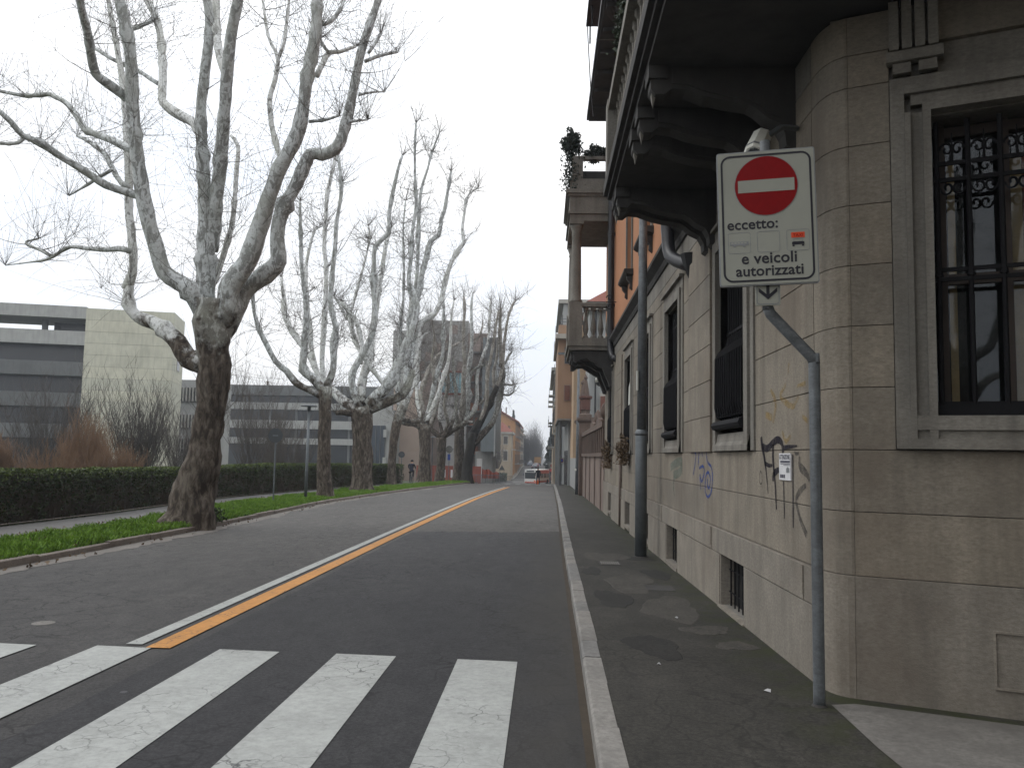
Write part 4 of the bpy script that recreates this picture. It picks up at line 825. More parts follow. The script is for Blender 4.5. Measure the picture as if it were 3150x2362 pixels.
# --- third, stout
tree('plane_tree', 'stout plane tree with thick straight trunk and swollen fork, third along the verge', 43.8,
 [(1113, 1514, 36, 0), (1115, 1440, 32, 0), (1116, 1360, 30, 0), (1114, 1290, 31, 0), (1108, 1255, 36, 0)],
 [(Z(z4, (960, 860), (860, 800), (790, 740), (740, 690), (700, 670)), [22, 19, 16, 13, 10], 0, .8, 'bark_pale'),
  (Z(z4, (960, 840), (920, 720), (905, 600), (990, 440), (1060, 280), (1072, 120))+Z(z5, (965, 1050), (970, 850), (980, 710), (1090, 600), (1095, 450), (1130, 250), (1180, 30), (1210, -60)), [15, 13, 12, 11, 10, 9, 8, 8, 7, 7, 6, 5], 0, -1.0, 'bark_limb'),
  (Z(z4, (980, 830), (980, 650), (1030, 500), (1050, 350))+Z(z5, (980, 1300), (1000, 1150), (1040, 900), (1070, 700), (1110, 560)), [16, 15, 13, 11, 10, 9, 8, 7], .3, 1.8, 'bark_pale'),
  (Z(z4, (1020, 850), (1080, 830), (1180, 790), (1270, 750), (1330, 640), (1350, 560)), [22, 20, 18, 15, 12, 9], 0, .5, 'bark_trunk'),
  (Z(z4, (1030, 820), (1100, 740), (1160, 690), (1230, 560), (1290, 400), (1340, 280), (1380, 100))+Z(z6, (300, 1300), (320, 1050), (330, 850), (360, 650), (350, 400), (350, 100), (360, -60)), [22, 21, 19, 16, 14, 12, 10, 8, 7, 6, 5, 5, 4], 0, -1.5, 'bark_limb'),
  (Z(z4, (1150, 680), (1020, 510), (930, 350), (900, 220), (880, 100))+Z(z5, (740, 1330), (680, 1210), (630, 1140)), [9, 8, 8, 7, 6, 5], .2, 1.6, 'bark_pale'),
  (Z(z4, (970, 520), (980, 380), (930, 200), (830, 60))+Z(z5, (760, 1280), (810, 1130), (880, 880), (930, 650), (920, 540)), [9, 8, 7, 6, 6, 5, 4, 3], .3, 2.0, 'bark_pale'),
  (Z(z4, (900, 880), (840, 870), (790, 880)), [12, 10, 8], -.2, -.6)], tw=1.7, tr=.0115, step=.35, sides=8)
# --- fourth, leaning right
tree('plane_tree', 'thin plane tree leaning right towards the road, fourth along the verge', 57.0,
 [(1203, 1494, 15, 0), (1204, 1440, 13, 0), (1210, 1360, 13, 0), (1220, 1305, 14, 0), (1236, 1260, 15, 0), (1252, 1225, 13, 0)],
 [(Z(z4, (1290, 800), (1330, 680), (1332, 520), (1340, 380), (1335, 260))+Z(z6, (330, 1560), (380, 1400), (410, 1220), (450, 1080), (480, 950), (555, 890), (572, 760), (600, 690), (622, 560), (658, 350)), [13, 13, 12, 12, 11, 11, 10, 9, 8, 7, 6, 5], 0, 1.0, 'bark_limb'),
  (Z(z4, (1300, 790), (1345, 680), (1362, 520), (1385, 360), (1405, 240))+Z(z6, (440, 1610), (520, 1560), (572, 1450), (605, 1300), (650, 1150), (700, 1050), (765, 950), (752, 850), (772, 700), (800, 560), (885, 490)), [11, 11, 10, 10, 10, 10, 9, 9, 8, 7, 6, 5, 3], 0, 2.0, 'bark_pale'),
  (Z(z4, (1245, 900), (1300, 930), (1370, 940), (1420, 920)), [10, 9, 8], 0, .6, 'bark_trunk'),
  (Z(z4, (1260, 860), (1240, 760), (1250, 600), (1255, 400), (1262, 200))+Z(z6, (250, 1450), (255, 1150), (250, 850), (270, 600)), [9, 8, 7, 6, 5, 4, 3], .3, 1.5, 'bark_limb'),
  (Z(z4, (1310, 770), (1300, 600), (1315, 400), (1325, 260))+Z(z6, (300, 1600), (355, 1320), (372, 1150), (378, 850), (390, 620), (410, 480), (455, 340), (495, 190), (560, 20)), [10, 9, 8, 8, 7, 7, 6, 5, 4, 3], 0, -1.0, 'bark_limb')], mats=('bark_trunk', 'bark_limb', 'twig_far'), tw=1.7, tr=.014, step=.4, sides=7, gl=1.2)
# --- fifth to eighth, further along
def cand(cx, cy, tips, r0, mid=.45, out_=1.0):
    L_ = []
    for tx, ty in tips:
        mx = cx+(tx-cx)*random.uniform(.6, 1.1)*out_; my = cy+(ty-cy)*random.uniform(.15, .28); P_ = [(cx, cy), (cx+(mx-cx)*.6, cy+(my-cy)*.35), (mx, my)]; n = 5
        for q in range(1, n):
            f = q/n; P_.append((mx+(tx-mx)*f+random.uniform(-9, 9), my+(ty-my)*f))
        P_.append((tx, ty)); d1 = random.uniform(-2.8, 2.8); mm = random.choice(('bark_far', 'bark_limb', 'bark_pale', 'bark_pale'))
        L_.append((P_, [r0, r0*.8, r0*.62, r0*.5, r0*.4, r0*.28], random.uniform(-.4, .4), d1, mm))
        q = random.randint(3, 5); s = random.choice((-1, 1)); b = P_[q]; ln = random.uniform(18, 42)
        L_.append(([b, (b[0]+s*ln*.45, b[1]-ln*.25), (b[0]+s*ln*.7, b[1]-ln*.9), (b[0]+s*ln*.75, b[1]-ln*1.9)], [r0*.3, r0*.24, r0*.2, r0*.15], d1*q/7, d1*q/7+random.uniform(-.8, .8), mm))
    return L_
def zq(u, v): return (1150+u/3.0175, 950+v/3.0165)
far_m = ('bark_trunk', 'bark_far', 'twig_far')
tree('plane_tree', 'plane tree with arched fork, fifth along the verge behind the leaning one', 68.3,
 [(1302, 1484, 22, 0), (1305, 1420, 18, 0), (1306, 1350, 17, 0), (1304, 1305, 19, 0)],
 [(Z(z4, (1430, 1000), (1380, 960), (1320, 950), (1270, 940), (1230, 900)), [14, 13, 11, 9, 8], 0, -.8, 'bark_trunk'),
  (Z(zq, (450, 1090), (450, 920), (432, 790), (480, 650), (520, 540), (600, 430), (680, 375), (800, 310)), [11, 9, 8, 8, 7, 6, 5, 4], 0, 1.6, 'bark_far'),
  (Z(zq, (480, 1060), (530, 880), (560, 700), (600, 560), (640, 430), (645, 200), (650, -10), (640, -150)), [12, 10, 9, 8, 7, 6, 5, 3], .2, -1.5, 'bark_limb'),
  (Z(zq, (450, 1080), (415, 900), (400, 700), (420, 420), (450, 260), (530, 215)), [9, 8, 7, 6, 5, 4], 0, 2.0, 'bark_pale'),
  (Z(zq, (490, 1050), (590, 820), (640, 650), (690, 500), (712, 300), (720, 80), (745, -80)), [9, 8, 7, 6, 5, 4, 3], -.2, -2.4, 'bark_pale'),
  (Z(zq, (400, 700), (350, 540), (360, 300), (330, 100), (340, -100)), [5, 5, 4, 4, 3], .9, 2.0, 'bark_far'), (Z(zq, (560, 700), (540, 480), (560, 250), (530, 60)), [5, 4, 4, 3], -.4, -1.8, 'bark_far')], far_m, 1.2, True, .013, 7, .45, 1.3)
tree('plane_tree', 'plane tree with low wide bowl of limbs, sixth along the verge', 72.0,
 [(1352, 1482, 16, 0), (1355, 1430, 14, 0), (1358, 1375, 14, 0), (1357, 1345, 16, 0)],
 [(Z(zq, (625, 1190), (560, 1140), (525, 1090), (560, 980), (590, 820), (565, 620), (580, 420), (560, 220)), [11, 10, 8, 8, 7, 6, 5, 3], 0, 1.2, 'bark_far'),
  (Z(zq, (630, 1190), (700, 1150), (760, 1110), (850, 1060), (920, 1050)), [11, 10, 8, 7, 5], 0, -.9, 'bark_trunk'),
  (Z(zq, (640, 1190), (690, 1070), (655, 900), (690, 720), (690, 560), (700, 350)), [8, 7, 6, 6, 5, 3], .1, -1.8, 'bark_far'),
  (Z(zq, (690, 1150), (745, 1000), (765, 880), (745, 640), (735, 430)), [7, 7, 6, 5, 3], -.4, -1.0, 'bark_trunk'), (Z(zq, (640, 1180), (610, 1000), (620, 800), (600, 620)), [7, 6, 5, 3], .2, 2.2, 'bark_pale'),
  (Z(zq, (690, 720), (650, 600), (660, 420), (690, 300)), [4, 4, 3, 2], -1.2, -1.9, 'bark_far')], far_m, 1.2, True, .013, 7, .45, 1.3)
tree('plane_tree', 'paler plane tree just left of the dark leaning one, seventh along the verge', 76.0,
 [(1410, 1480, 17, 0), (1412, 1420, 15, 0), (1413, 1360, 15, 0), (1412, 1305, 15, 0)],
 [(Z(zq, (790, 1080), (830, 900), (830, 700), (842, 500), (832, 250), (842, 0), (835, -120)), [11, 10, 8, 7, 6, 5, 3], 0, -1.0, 'bark_far'),
  (Z(zq, (795, 1080), (860, 970), (880, 800), (872, 600), (900, 450), (912, 200), (905, -20), (920, -140)), [11, 10, 9, 8, 7, 6, 5, 3], .2, 1.4, 'bark_limb'),
  (Z(zq, (880, 700), (910, 590), (960, 545), (1022, 525)), [6, 6, 5, 5], .8, .4, 'bark_trunk'),
  (Z(zq, (800, 1070), (920, 960), (960, 830), (960, 620), (1010, 450), (1060, 300), (1075, 80), (1085, -80)), [9, 8, 7, 6, 6, 5, 4, 3], 0, 2.2, 'bark_pale'),
  (Z(zq, (780, 1080), (760, 940), (775, 830), (750, 640)), [7, 6, 5, 4], 0, -1.6, 'bark_trunk'), (Z(zq, (912, 350), (990, 230), (1010, 130)), [4, 4, 3], .9, 1.6, 'bark_far'), (Z(zq, (960, 900), (1030, 830), (1050, 620), (1040, 480)), [5, 5, 4, 3], .8, 1.6, 'bark_far')], far_m, 1.2, True, .013, 7, .45, 1.3)
tree('plane_tree', 'blackish plane tree leaning out over the road, last before the red fence', 74.2,
 [(1438, 1482, 17, 0), (1438, 1430, 15, 0), (1446, 1380, 15, 0), (1456, 1330, 16, 0)],
 [([(1456, 1335), (1480, 1290), (1505, 1240), (1530, 1188)], [16, 14, 12, 9], 0, .2, 'bark_dark'), ([(1526, 1195), (1545, 1140), (1550, 1060), (1566, 965), (1585, 925)], [8, 7, 5.5, 4, 3], .2, .6, 'bark_far'),
  ([(1460, 1365), (1490, 1330), (1515, 1300), (1530, 1260), (1545, 1190), (1550, 1140)], [12, 11, 10, 9, 8, 6], 0, 1.2, 'bark_trunk'),
  ([(1540, 1130), (1540, 1050), (1538, 1000), (1540, 945)], [7, 6, 5, 4], .2, -1, 'bark_far'),
  ([(1545, 1180), (1575, 1185), (1580, 1180)], [4, 3.5, 3], .3, .6, 'bark_trunk'), ([(1545, 1212), (1565, 1216), (1580, 1206)], [4, 3.5, 3], .5, .9, 'bark_trunk'),
  ([(1552, 1120), (1565, 1095), (1572, 1085)], [4, 4, 3], .3, .8, 'bark_trunk'), (Z(zq, (960, 1100), (1010, 980), (1050, 850), (1055, 620), (1095, 400), (1130, 180), (1155, 20)), [8, 8, 7, 6, 5, 4, 3], 0, -1.5, 'bark_far'), (Z(zq, (1120, 780), (1110, 600), (1140, 450), (1165, 200), (1180, 60)), [5, 5, 4, 4, 3], .2, 1.6, 'bark_far')],
 ('bark_dark', 'bark_far', 'twig_far'), 1.3, True, .015, 7, .5, 1.3)
# a ninth stands on the same verge behind the camera; the barred corner window mirrors it
tb = tree('plane_tree', 'plane tree mirrored in the barred corner window, behind the viewer on the verge', 19.8,
 t1_trunk, [t1[i] for i in (0, 5, 10, 14, 16, 19)], tw=.5, tr=.008, sides=8, step=.3)
tb.location = (-8.5, -23.0, .3); tb.rotation_euler.z = 2.2

# ================================================================== hedge
leafmat('dry_leaf_dark', (.05, .036, .02), (.10, .072, .04), 6)
hd = thing('hedge', 'long clipped dark green hedge along the footpath', 'hedge', (-12.6, 20, 0))
def hp(Y): return pf(Y)-.25
hh = curve([(-10, 1.42), (18, 1.36), (22, 1.34), (33, 1.36), (40, 1.5), (62, 1.55), (66, 1.5)])
m = MB(); ys = list(range(-6, 65, 3))
for a, b in zip(ys[:-1], ys[1:]):
    x0, x1 = hp(a)-.95, hp(b)-.95
    m.add([(hp(a)-.16, a, gz(a)+.05), (hp(b)-.16, b, gz(b)+.05), (hp(b)-.16, b, gz(b)+hh(b)-.13), (hp(a)-.16, a, gz(a)+hh(a)-.13), (x0, a, gz(a)+.05), (x1, b, gz(b)+.05), (x1, b, gz(b)+hh(b)-.13), (x0, a, gz(a)+hh(a)-.13)],
          [(0, 1, 2, 3), (5, 4, 7, 6), (3, 2, 6, 7)]+([(0, 3, 7, 4)] if a == ys[0] else [])+([(1, 5, 6, 2)] if b == ys[-1] else []))
m.build('core', MAT['hedge_brown'], hd)
def leaves(n, fn, size, name, m_, parent):
    C = fn(n); n = len(C); a = RNG.normal(size=(n, 3)); a /= np.linalg.norm(a, axis=1)[:, None]; b = np.cross(a, RNG.normal(size=(n, 3))); b /= np.linalg.norm(b, axis=1)[:, None]
    s = size*(.6+.8*RNG.random(n))[:, None]; V = np.stack([C-a*s, C+b*s*.55, C+a*s, C-b*s*.55], 1)
    o = npmesh(name, V.reshape(-1, 3), np.arange(4*n).reshape(n, 4), m_, parent); o['kind'] = 'stuff'; return o
def hedge_face(n, lo=.0, hi=1.0, dens=1.0):
    Y = -4+68*RNG.random(n)**1.25; t = lo+(hi-lo)*RNG.random(n)
    X = np.array([hp(v) for v in Y]); H_ = np.array([hh(v) for v in Y]); G_ = np.array([gz(v) for v in Y])
    nz = np.array([mnoise.noise(Vector((y*1.1, z*1.6, 2)))+.5*mnoise.noise(Vector((y*3.5, z*4, 7))) for y, z in zip(Y, t*1.4)])
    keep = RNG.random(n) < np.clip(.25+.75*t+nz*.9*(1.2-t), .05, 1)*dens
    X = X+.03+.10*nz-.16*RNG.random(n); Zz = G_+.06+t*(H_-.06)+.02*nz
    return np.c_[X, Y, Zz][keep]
def hedge_top(n):
    Y = -4+68*RNG.random(n)**1.25; u = RNG.random(n)
    X = np.array([hp(v) for v in Y])+.05-1.05*u; nz = np.array([mnoise.noise(Vector((y*1.3, x*2, 5))) for x, y in zip(X, Y)])
    return np.c_[X, Y, np.array([gz(v)+hh(v) for v in Y])+.05*nz-.10*RNG.random(n)]
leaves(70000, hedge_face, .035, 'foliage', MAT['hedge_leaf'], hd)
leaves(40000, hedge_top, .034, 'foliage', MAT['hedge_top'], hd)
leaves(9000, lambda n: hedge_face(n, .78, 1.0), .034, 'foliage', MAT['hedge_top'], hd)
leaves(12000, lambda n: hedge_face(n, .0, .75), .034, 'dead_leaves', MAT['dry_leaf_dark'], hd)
T = Twigs()
for k in range(2600):
    Y = -4+68*random.random()**1.3; T.shoot((hp(Y)-.08-.1*random.random(), Y, gz(Y)+.05), (random.uniform(-.3, .3), random.uniform(-.5, .5), 1), random.uniform(.4, 1.1), .009, 4, .2)
T.build('stems', MAT['hedge_brown'], hd)

# ================================================================== bare shrubs and young trees in the park
def shrub(name, label, cx, cy0, Y, wpx, hpx, n, m_, spread=.9, r=.012, group='bare shrubs behind the hedge', multi=1, tall=False):
    b = at(cx, cy0, Y); b[2] = gz(min(Y, 80))+.05; root = thing(name, label, 'shrub' if not tall else 'tree', tuple(b), group)
    H_ = hpx*Y/F; W_ = wpx*Y/F/2; T = Twigs(); st = Twigs()
    for k in range(n):
        a = random.uniform(0, 6.283); q = random.random()**.6
        d = np.array([math.cos(a)*q*spread, math.sin(a)*q*spread, 1.0]); ln = H_*random.uniform(.55, 1.05)*(1-.25*q)
        o = b+np.array([math.cos(a)*W_*.22*q*multi, math.sin(a)*W_*.22*q*multi, 0])
        ps = st.shoot(o, d*np.array([W_/H_*1.6, W_/H_*1.6, 1]), ln, r*random.uniform(.8, 1.7), 7, .25)
        for z in range(7):
            p = ps[random.randint(2, 6)]; s2 = T.shoot(p, rand_dir(.1, 1.1)+np.array([0, 0, .8])+.4*d, ln*random.uniform(.12, .38), r*.6, 5, .4)
            for y_ in range(2): T.shoot(s2[random.randint(1, 4)], rand_dir(.1, 1.2)+np.array([0, 0, .6]), ln*random.uniform(.06, .18), r*.42, 4, .4)
    st.build('stems', MAT[m_], root); T.build('twigs', MAT[m_], root); return root
shrub('orange_shrub', 'tall rust orange twiggy shrub, highest of the orange ones behind the hedge', 265, 1440, 33, 150, 230, 260, 'shrub_orange', .8, .013, 'orange twigged shrubs behind the hedge')
shrub('orange_shrub', 'broad rust orange shrub low beside the tall orange one, on its left', 185, 1440, 31, 190, 165, 240, 'shrub_orange', 1.2, .013, 'orange twigged shrubs behind the hedge', 2)
shrub('orange_shrub', 'rust orange shrub in front of the dark fan-shaped tree', 350, 1440, 32, 150, 170, 220, 'shrub_orange', 1.0, .013, 'orange twigged shrubs behind the hedge', 2)
shrub('orange_shrub', 'rust orange shrub cut by the picture edge behind the hedge', -5, 1440, 31, 90, 190, 180, 'shrub_orange', .8, .013, 'orange twigged shrubs behind the hedge')
shrub('bare_tree', 'wide bare grey tree in front of the concrete balconies', 150, 1440, 43, 310, 350, 120, 'shrub_twig', 1.0, .016, 'bare young trees in the park', tall=True)
shrub('bare_tree', 'dark fan-shaped bare tree against the blank concrete wall', 425, 1440, 41, 230, 330, 150, 'shrub_twig', .8, .016, 'bare young trees in the park', tall=True)
shrub('bare_tree', 'small bare sapling between the two larger bare trees', 290, 1440, 44, 100, 260, 36, 'shrub_grey', .6, .012, 'bare young trees in the park', tall=True)
shrub('bare_tree', 'bare tree just right of the large leaning trunk', 790, 1440, 52, 240, 350, 100, 'shrub_grey', .9, .016, 'bare young trees in the park', tall=True)
shrub('bare_tree', 'spreading bare bush behind the round sign back', 880, 1440, 48, 190, 230, 90, 'shrub_grey', 1.2, .014, 'bare young trees in the park', tall=True)
shrub('bare_tree', 'bare bush partly hidden by the large leaning trunk', 560, 1440, 46, 150, 240, 80, 'shrub_grey', 1.0, .014, 'bare young trees in the park', tall=True)

vl = np.linspace(0, 1, 2)
def litter_fn(n):
    Y = 10+32*RNG.random(n)**1.4; X = np.array([pn(v)-.5+(kl(v)+.35-pn(v)+.5)*RNG.random() for v in Y]); return np.c_[X, Y, np.array([gz(v) for v in Y])+.02+.13*(X < np.array([kl(v)-.1 for v in Y]))]
lf = leaves(1500, litter_fn, .035, 'fallen_leaves', MAT['dry_leaf'], None); tag(lf, 'brown fallen leaves scattered over the verge and gutter', 'leaves', kind='stuff')
# ================================================================== buildings on the park side
cb = thing('concrete_building', 'raw concrete building with blank wall and deep balcony slots behind the bare trees', 'building', (-41.2, 90, -1))
CU_, CN_ = np.array([-.966, -.259]), np.array([-.259, .966]); CO = np.array([-41.2, 90.0])
def cbox(m, s0, s1, d0, d1, z0, z1):
    P_ = [CO+CU_*s0+CN_*d0, CO+CU_*s1+CN_*d0, CO+CU_*s1+CN_*d1, CO+CU_*s0+CN_*d1]; m.prism([tuple(p) for p in P_][::-1], z0, z1); return m
cbox(MB(), .02, 8.98, .05, 7, -2, 16.75).build('blank_block', MAT['concrete_dark'], cb)
z = -1.0
for k in range(14):
    h = 1.27; cbox(MB(), 0, 9, 0, .06, z+.02, z+h-.005).build('board_panel', MAT['concrete_board'], cb); 
    MB().prism([tuple(CO+CN_*0.01+CU_*-.02), tuple(CO+CN_*0.01), tuple(CO+CN_*7), tuple(CO+CN_*7+CU_*-.02)][::-1], z+.02, z+h-.005).build('board_panel', MAT['concrete_board'], cb); z += h
cbox(MB(), -.06, .1, 3.0, 4.6, 10.6, 12.2).build('slit_window', MAT['window_dark'], cb)
cbox(MB(), 9.0, 30, 0, 7, 15.6, 16.9).build('roof_beam', MAT['concrete_grey'], cb)
for z0 in (12.7, 9.35, 6.0, 2.65): cbox(MB(), 9.0, 30, .0, .3, z0, z0+1.5).build('parapet', MAT['concrete_grey' if z0 > 12 else 'concrete_dark'], cb); cbox(MB(), 9.0, 30, .3, 7, z0, z0+.3).build('floor_slab', MAT['concrete_dark'], cb)
for z0, z1 in ((10.85, 12.69), (7.5, 9.34), (4.15, 5.99), (-1, 2.64)): cbox(MB(), 9.0, 30, 2.2, 2.4, z0, z1).build('window_band', MAT['window_dark'], cb)
cbox(MB(), 9.0, 13.4, 4.5, 4.7, 14.2, 15.59).build('terrace_wall', MAT['window_dark'], cb)
for s in (13.4, 20): cbox(MB(), s, s+.5, 2.0, 2.5, 13.0, 15.59).build('terrace_column', MAT['concrete_dark'], cb)
fw = thing('finned_wing', 'concrete wing with three rows of pale vertical fins beside the large trunk', 'building', (-44, 105, -1))
def fx(x, Y): return at(x, 1380, Y)[0]
MB().box(fx(536, 105), fx(640, 105), 105, 112, -2, 10.6).build('wall', MAT['concrete_grey'], fw)
for z0, z1 in ((7.85, 9.6), (4.45, 6.1), (1.2, 3.05)):
    wb = MB().box(fx(543, 105), fx(636, 105), 104.9, 104.98, z0, z1).build('window_band', MAT['window_dark'], fw)
    for k in range(9): MB().box(fx(546+10*k, 105), fx(550+10*k, 105), 104.6, 104.89, z0, z1).build('fin', MAT['cornice'], wb)
wg = thing('long_office_wing', 'long low office wing with alternating concrete and dark window bands', 'building', (-42, 150, -2))
wx0, wx1 = fx(640, 150), fx(1195, 150)
MB().box(wx0, wx1, 150.6, 160, -3, 13.4).build('wall_core', MAT['concrete_dark'], wg)
for z0, z1, m_, d in ((11.8, 13.6, 'concrete_dark', .9), (9.25, 10.5, 'concrete_grey', .3), (5.8, 7.3, 'concrete_grey', .3), (3.0, 4.1, 'concrete_grey', .3)): MB().box(wx0, wx1+d, 150-d, 150.59, z0, z1).build('parapet_band', MAT[m_], wg)
for z0, z1 in ((10.51, 11.79), (7.31, 9.24), (4.11, 5.79), (-1, 2.99)):
    wb = MB().box(wx0, wx1, 150.45, 150.55, z0, z1).build('window_band', MAT['window_dark'], wg)
    for k in range(6): MB().box(wx0+1+4.9*k, wx0+1.4+4.9*k, 150.3, 150.44, z0, z1).build('mullion', MAT['concrete_dark'], wb)
for k in range(2): MB().box(fx(800+90*k, 150), fx(804+90*k, 150), 152, 152.4, 13.4, 14.6).build('chimney', MAT['terracotta'], wg)
gb = thing('grey_entrance_block', 'grey block with tall dark blue glazing behind the stout tree', 'building', (-19, 100, -1))
MB().box(fx(1120, 100), fx(1206, 100), 100.2, 106, -2, 6.9).build('wall', MAT['concrete_grey'], gb)
wb = MB().box(fx(1140, 100), fx(1184, 100), 100.05, 100.19, -1, 5.0).build('glazing', MAT['window_blue'], gb)
for k in range(4): MB().box(fx(1140+14*k, 100), fx(1141.5+14*k, 100), 99.95, 100.04, -1, 5.0).build('glazing_bar', MAT['concrete_dark'], wb)
for z0 in (.3, 3.6): MB().box(fx(1180, 100), fx(1190, 100), 99.5, 100.0, z0, z0+.9).build('air_unit', MAT['concrete_grey'], gb)
tw_ = thing('grey_tower_block', 'tall grey brown block with turquoise sheeted opening behind the trees', 'building', (-14, 112, -1))
def zz(y, Y, x=1350): return at(x, y, Y)[2]
MB().box(fx(1206, 105), fx(1296, 105), 105, 112, -2, zz(1198, 105)).build('tan_wall', MAT['tan_wall'], tw_)
MB().box(fx(1199, 106), fx(1250, 106), 106, 113, zz(1200, 106), zz(1018, 106)).build('stair_tower', MAT['concrete_grey'], tw_)
for x0, x1, y_, m_ in ((1240, 1432, 986, 'cladding_grey'), (1432, 1470, 1024, 'cladding_brown')): MB().box(fx(x0, 112), fx(x1, 112), 112, 124, zz(1150, 112), zz(y_, 112)).build('upper_wall', MAT[m_], tw_)
for k in range(5):
    y0 = 1000+28*k
    for x0 in range(1250, 1425, 25): MB().box(fx(x0, 112)+.02, fx(x0+25, 112)-.02, 111.9, 111.99, zz(y0+27.4, 112), zz(y0, 112)).build('cladding_panel', MAT['cladding_grey' if (k+x0//25) % 5 else 'cladding_brown'], tw_)
MB().box(fx(1290, 112), fx(1432, 112), 112.01, 124, -2, zz(1150.2, 112)).build('lower_wall', MAT['white_wall'], tw_)
MB().box(fx(1290, 112), fx(1350, 112), 111.7, 112, -2, zz(1150, 112)).build('brick_pier', MAT['cladding_brown'], tw_)
tb_ = MB().box(fx(1346, 112), fx(1424, 112), 111.8, 111.99, zz(1207, 112), zz(1146, 112)).build('turquoise_sheet', MAT['cyan_sheet'], tw_)
for x0 in (1364, 1384, 1404): MB().box(fx(x0, 112), fx(x0+1.5, 112), 111.7, 111.79, zz(1207, 112), zz(1146, 112)).build('sheet_batten', MAT['white_wall'], tb_)
for y_ in (1141, 1209): MB().box(fx(1344, 112), fx(1428, 112), 111.6, 111.98, zz(y_+5, 112), zz(y_, 112)).build('red_beam', MAT['red_hoarding'], tw_)
for y_ in (1245, 1290, 1335, 1380): MB().box(fx(1354, 112), fx(1430, 112), 111.9, 112.0, zz(y_+2, 112), zz(y_, 112)).build('panel_joint', MAT['concrete_dark'], tw_)
MB().box(fx(1433, 113), fx(1492, 113), 113, 122, -2, zz(1024, 113)).build('balcony_wall', MAT['cladding_brown'], tw_)
for k, y_ in enumerate((1060, 1105, 1150, 1195, 1240, 1285, 1330, 1375)):
    b_ = MB().box(fx(1436, 112), fx(1490, 112), 111.2, 112.9, zz(y_+26, 112), zz(y_+22, 112)).build('balcony', MAT['concrete_dark'], tw_)
    for x0 in (1440, 1458, 1476): MB().box(fx(x0, 112), fx(x0+11, 112), 112.8, 112.95, zz(y_+21, 112), zz(y_-4, 112)).build('orange_panel', MAT['orange_panel'], b_)
MB().box(fx(1478, 104), fx(1524, 104), 104, 116, zz(1386, 104), zz(1036, 104)).build('metal_box', MAT['metal_panel'], tw_)
for k in range(9): MB().box(fx(1478, 104)+.01, fx(1524, 104)-.01, 103.95, 103.99, zz(1386-k*39, 104), zz(1386-k*39-37.5, 104)).build('metal_panel', MAT['metal_panel'], tw_)
MB().box(fx(1519, 104), fx(1523, 104), 103.8, 103.94, zz(1400, 104), zz(1036, 104)).build('corner_post', MAT['concrete_grey'], tw_)
MB().box(fx(1462, 106), fx(1515, 106), 106.2, 114, -3, zz(1386, 106)).build('recessed_ground_floor', MAT['cladding_grey'], tw_)
MB().box(fx(1468, 104), fx(1484, 104), 103.8, 104, -2, zz(1408, 104)).build('white_panel', MAT['white_wall'], tw_)
# houses beyond the crossing, left side
def house(name, label, x0, x1, Y0, Y1, ztop, wall, roofm, wins, ridge=None, cor=True, group=None, zb=-4.5):
    h_ = thing(name, label, 'house', ((x0+x1)/2, Y0, zb), group)
    MB().box(x0, x1, Y0, Y1, zb, ztop).build('wall', MAT[wall], h_)
    if cor: MB().box(x0-.4, x1+.45, Y0-.45, Y1+.3, ztop, ztop+.45).build('cornice', MAT['cornice'], h_)
    zt = ztop+(.451 if cor else 0); rz = ridge or zt+1.8
    xm, ym = (x0+x1)/2, (Y0+Y1)/2
    MB().add([(x0-.5, Y0-.5, zt), (x1+.5, Y0-.5, zt), (x1+.5, Y1+.4, zt), (x0-.5, Y1+.4, zt), (xm, Y0+2.2, rz), (xm, Y1-2.2, rz)], [(0, 1, 4), (1, 2, 5, 4), (2, 3, 5), (3, 0, 4, 5), (3, 2, 1, 0)]).build('roof', MAT[roofm], h_)
    for (face, a0, a1, z0, z1) in wins:
        if face == 'f':
            f_ = MB().box(a0-.12, a1+.12, Y0-.08, Y0-.001, z0-.15, z1+.3).build('window', MAT['cornice'], h_); MB().box(a0, a1, Y0-.10, Y0-.081, z0, z1).build('pane', MAT['shutter'], f_)
        else:
            xx = x1 if face == 'r' else x0; s = 1 if face == 'r' else -1
            f_ = MB().box(min(xx, xx+s*.08)+.001*s, max(xx, xx+s*.08)+.001*s, a0-.12, a1+.12, z0-.15, z1+.25).build('window', MAT['cornice'], h_); MB().box(min(xx+s*.082, xx+s*.12), max(xx+s*.082, xx+s*.12), a0, a1, z0, z1).build('pane', MAT['shutter'], f_)
    return h_
hx = lambda x, Y: fx(x, Y)
h1 = house('cream_house', 'cream two-storey house with white cornice beyond the crossing', hx(1512, 190), hx(1572, 190), 190, 202, 6.6, 'house_cream', 'roof_tile',
  [('f', hx(x, 190)-.45, hx(x, 190)+.45, z0, z1) for x in (1534, 1555) for z0, z1 in ((4.3, 6.0), (.6, 2.7))]+[('r', 192.5, 193.6, z0, z1) for z0, z1 in ((4.2, 6.2), (.5, 2.7))], 9.4)
MB().box(hx(1560, 190), hx(1566, 190), 193, 194, 7.1, 8.6).build('chimney', MAT['terracotta'], h1)
bk = MB().box(hx(1572, 190)+.0, hx(1580, 190)+.4, 192, 195, 3.0, 3.2).build('balcony', MAT['cornice'], h1)
h2 = thing('orange_gabled_house', 'tall orange gabled house with dark balconies behind the cream house', 'house', (-9, 204, -4.5))
gx0, gx1 = hx(1520, 204), hx(1584, 204); e1_, e2_ = zz(1258, 204, 1530), zz(1296, 204, 1583)
MB().prism([(gx0, -4.5), (gx1, -4.5), (gx1, e2_), (gx0, e1_)], 204, 250, 'y').build('wall', MAT['house_orange'], h2)
MB().prism([(gx0, e1_+.02), (gx1+.9, e2_-.4), (gx1+.9, e2_), (gx0, e1_+.5)], 203.5, 250, 'y').build('roof', MAT['roof_tile'], h2)
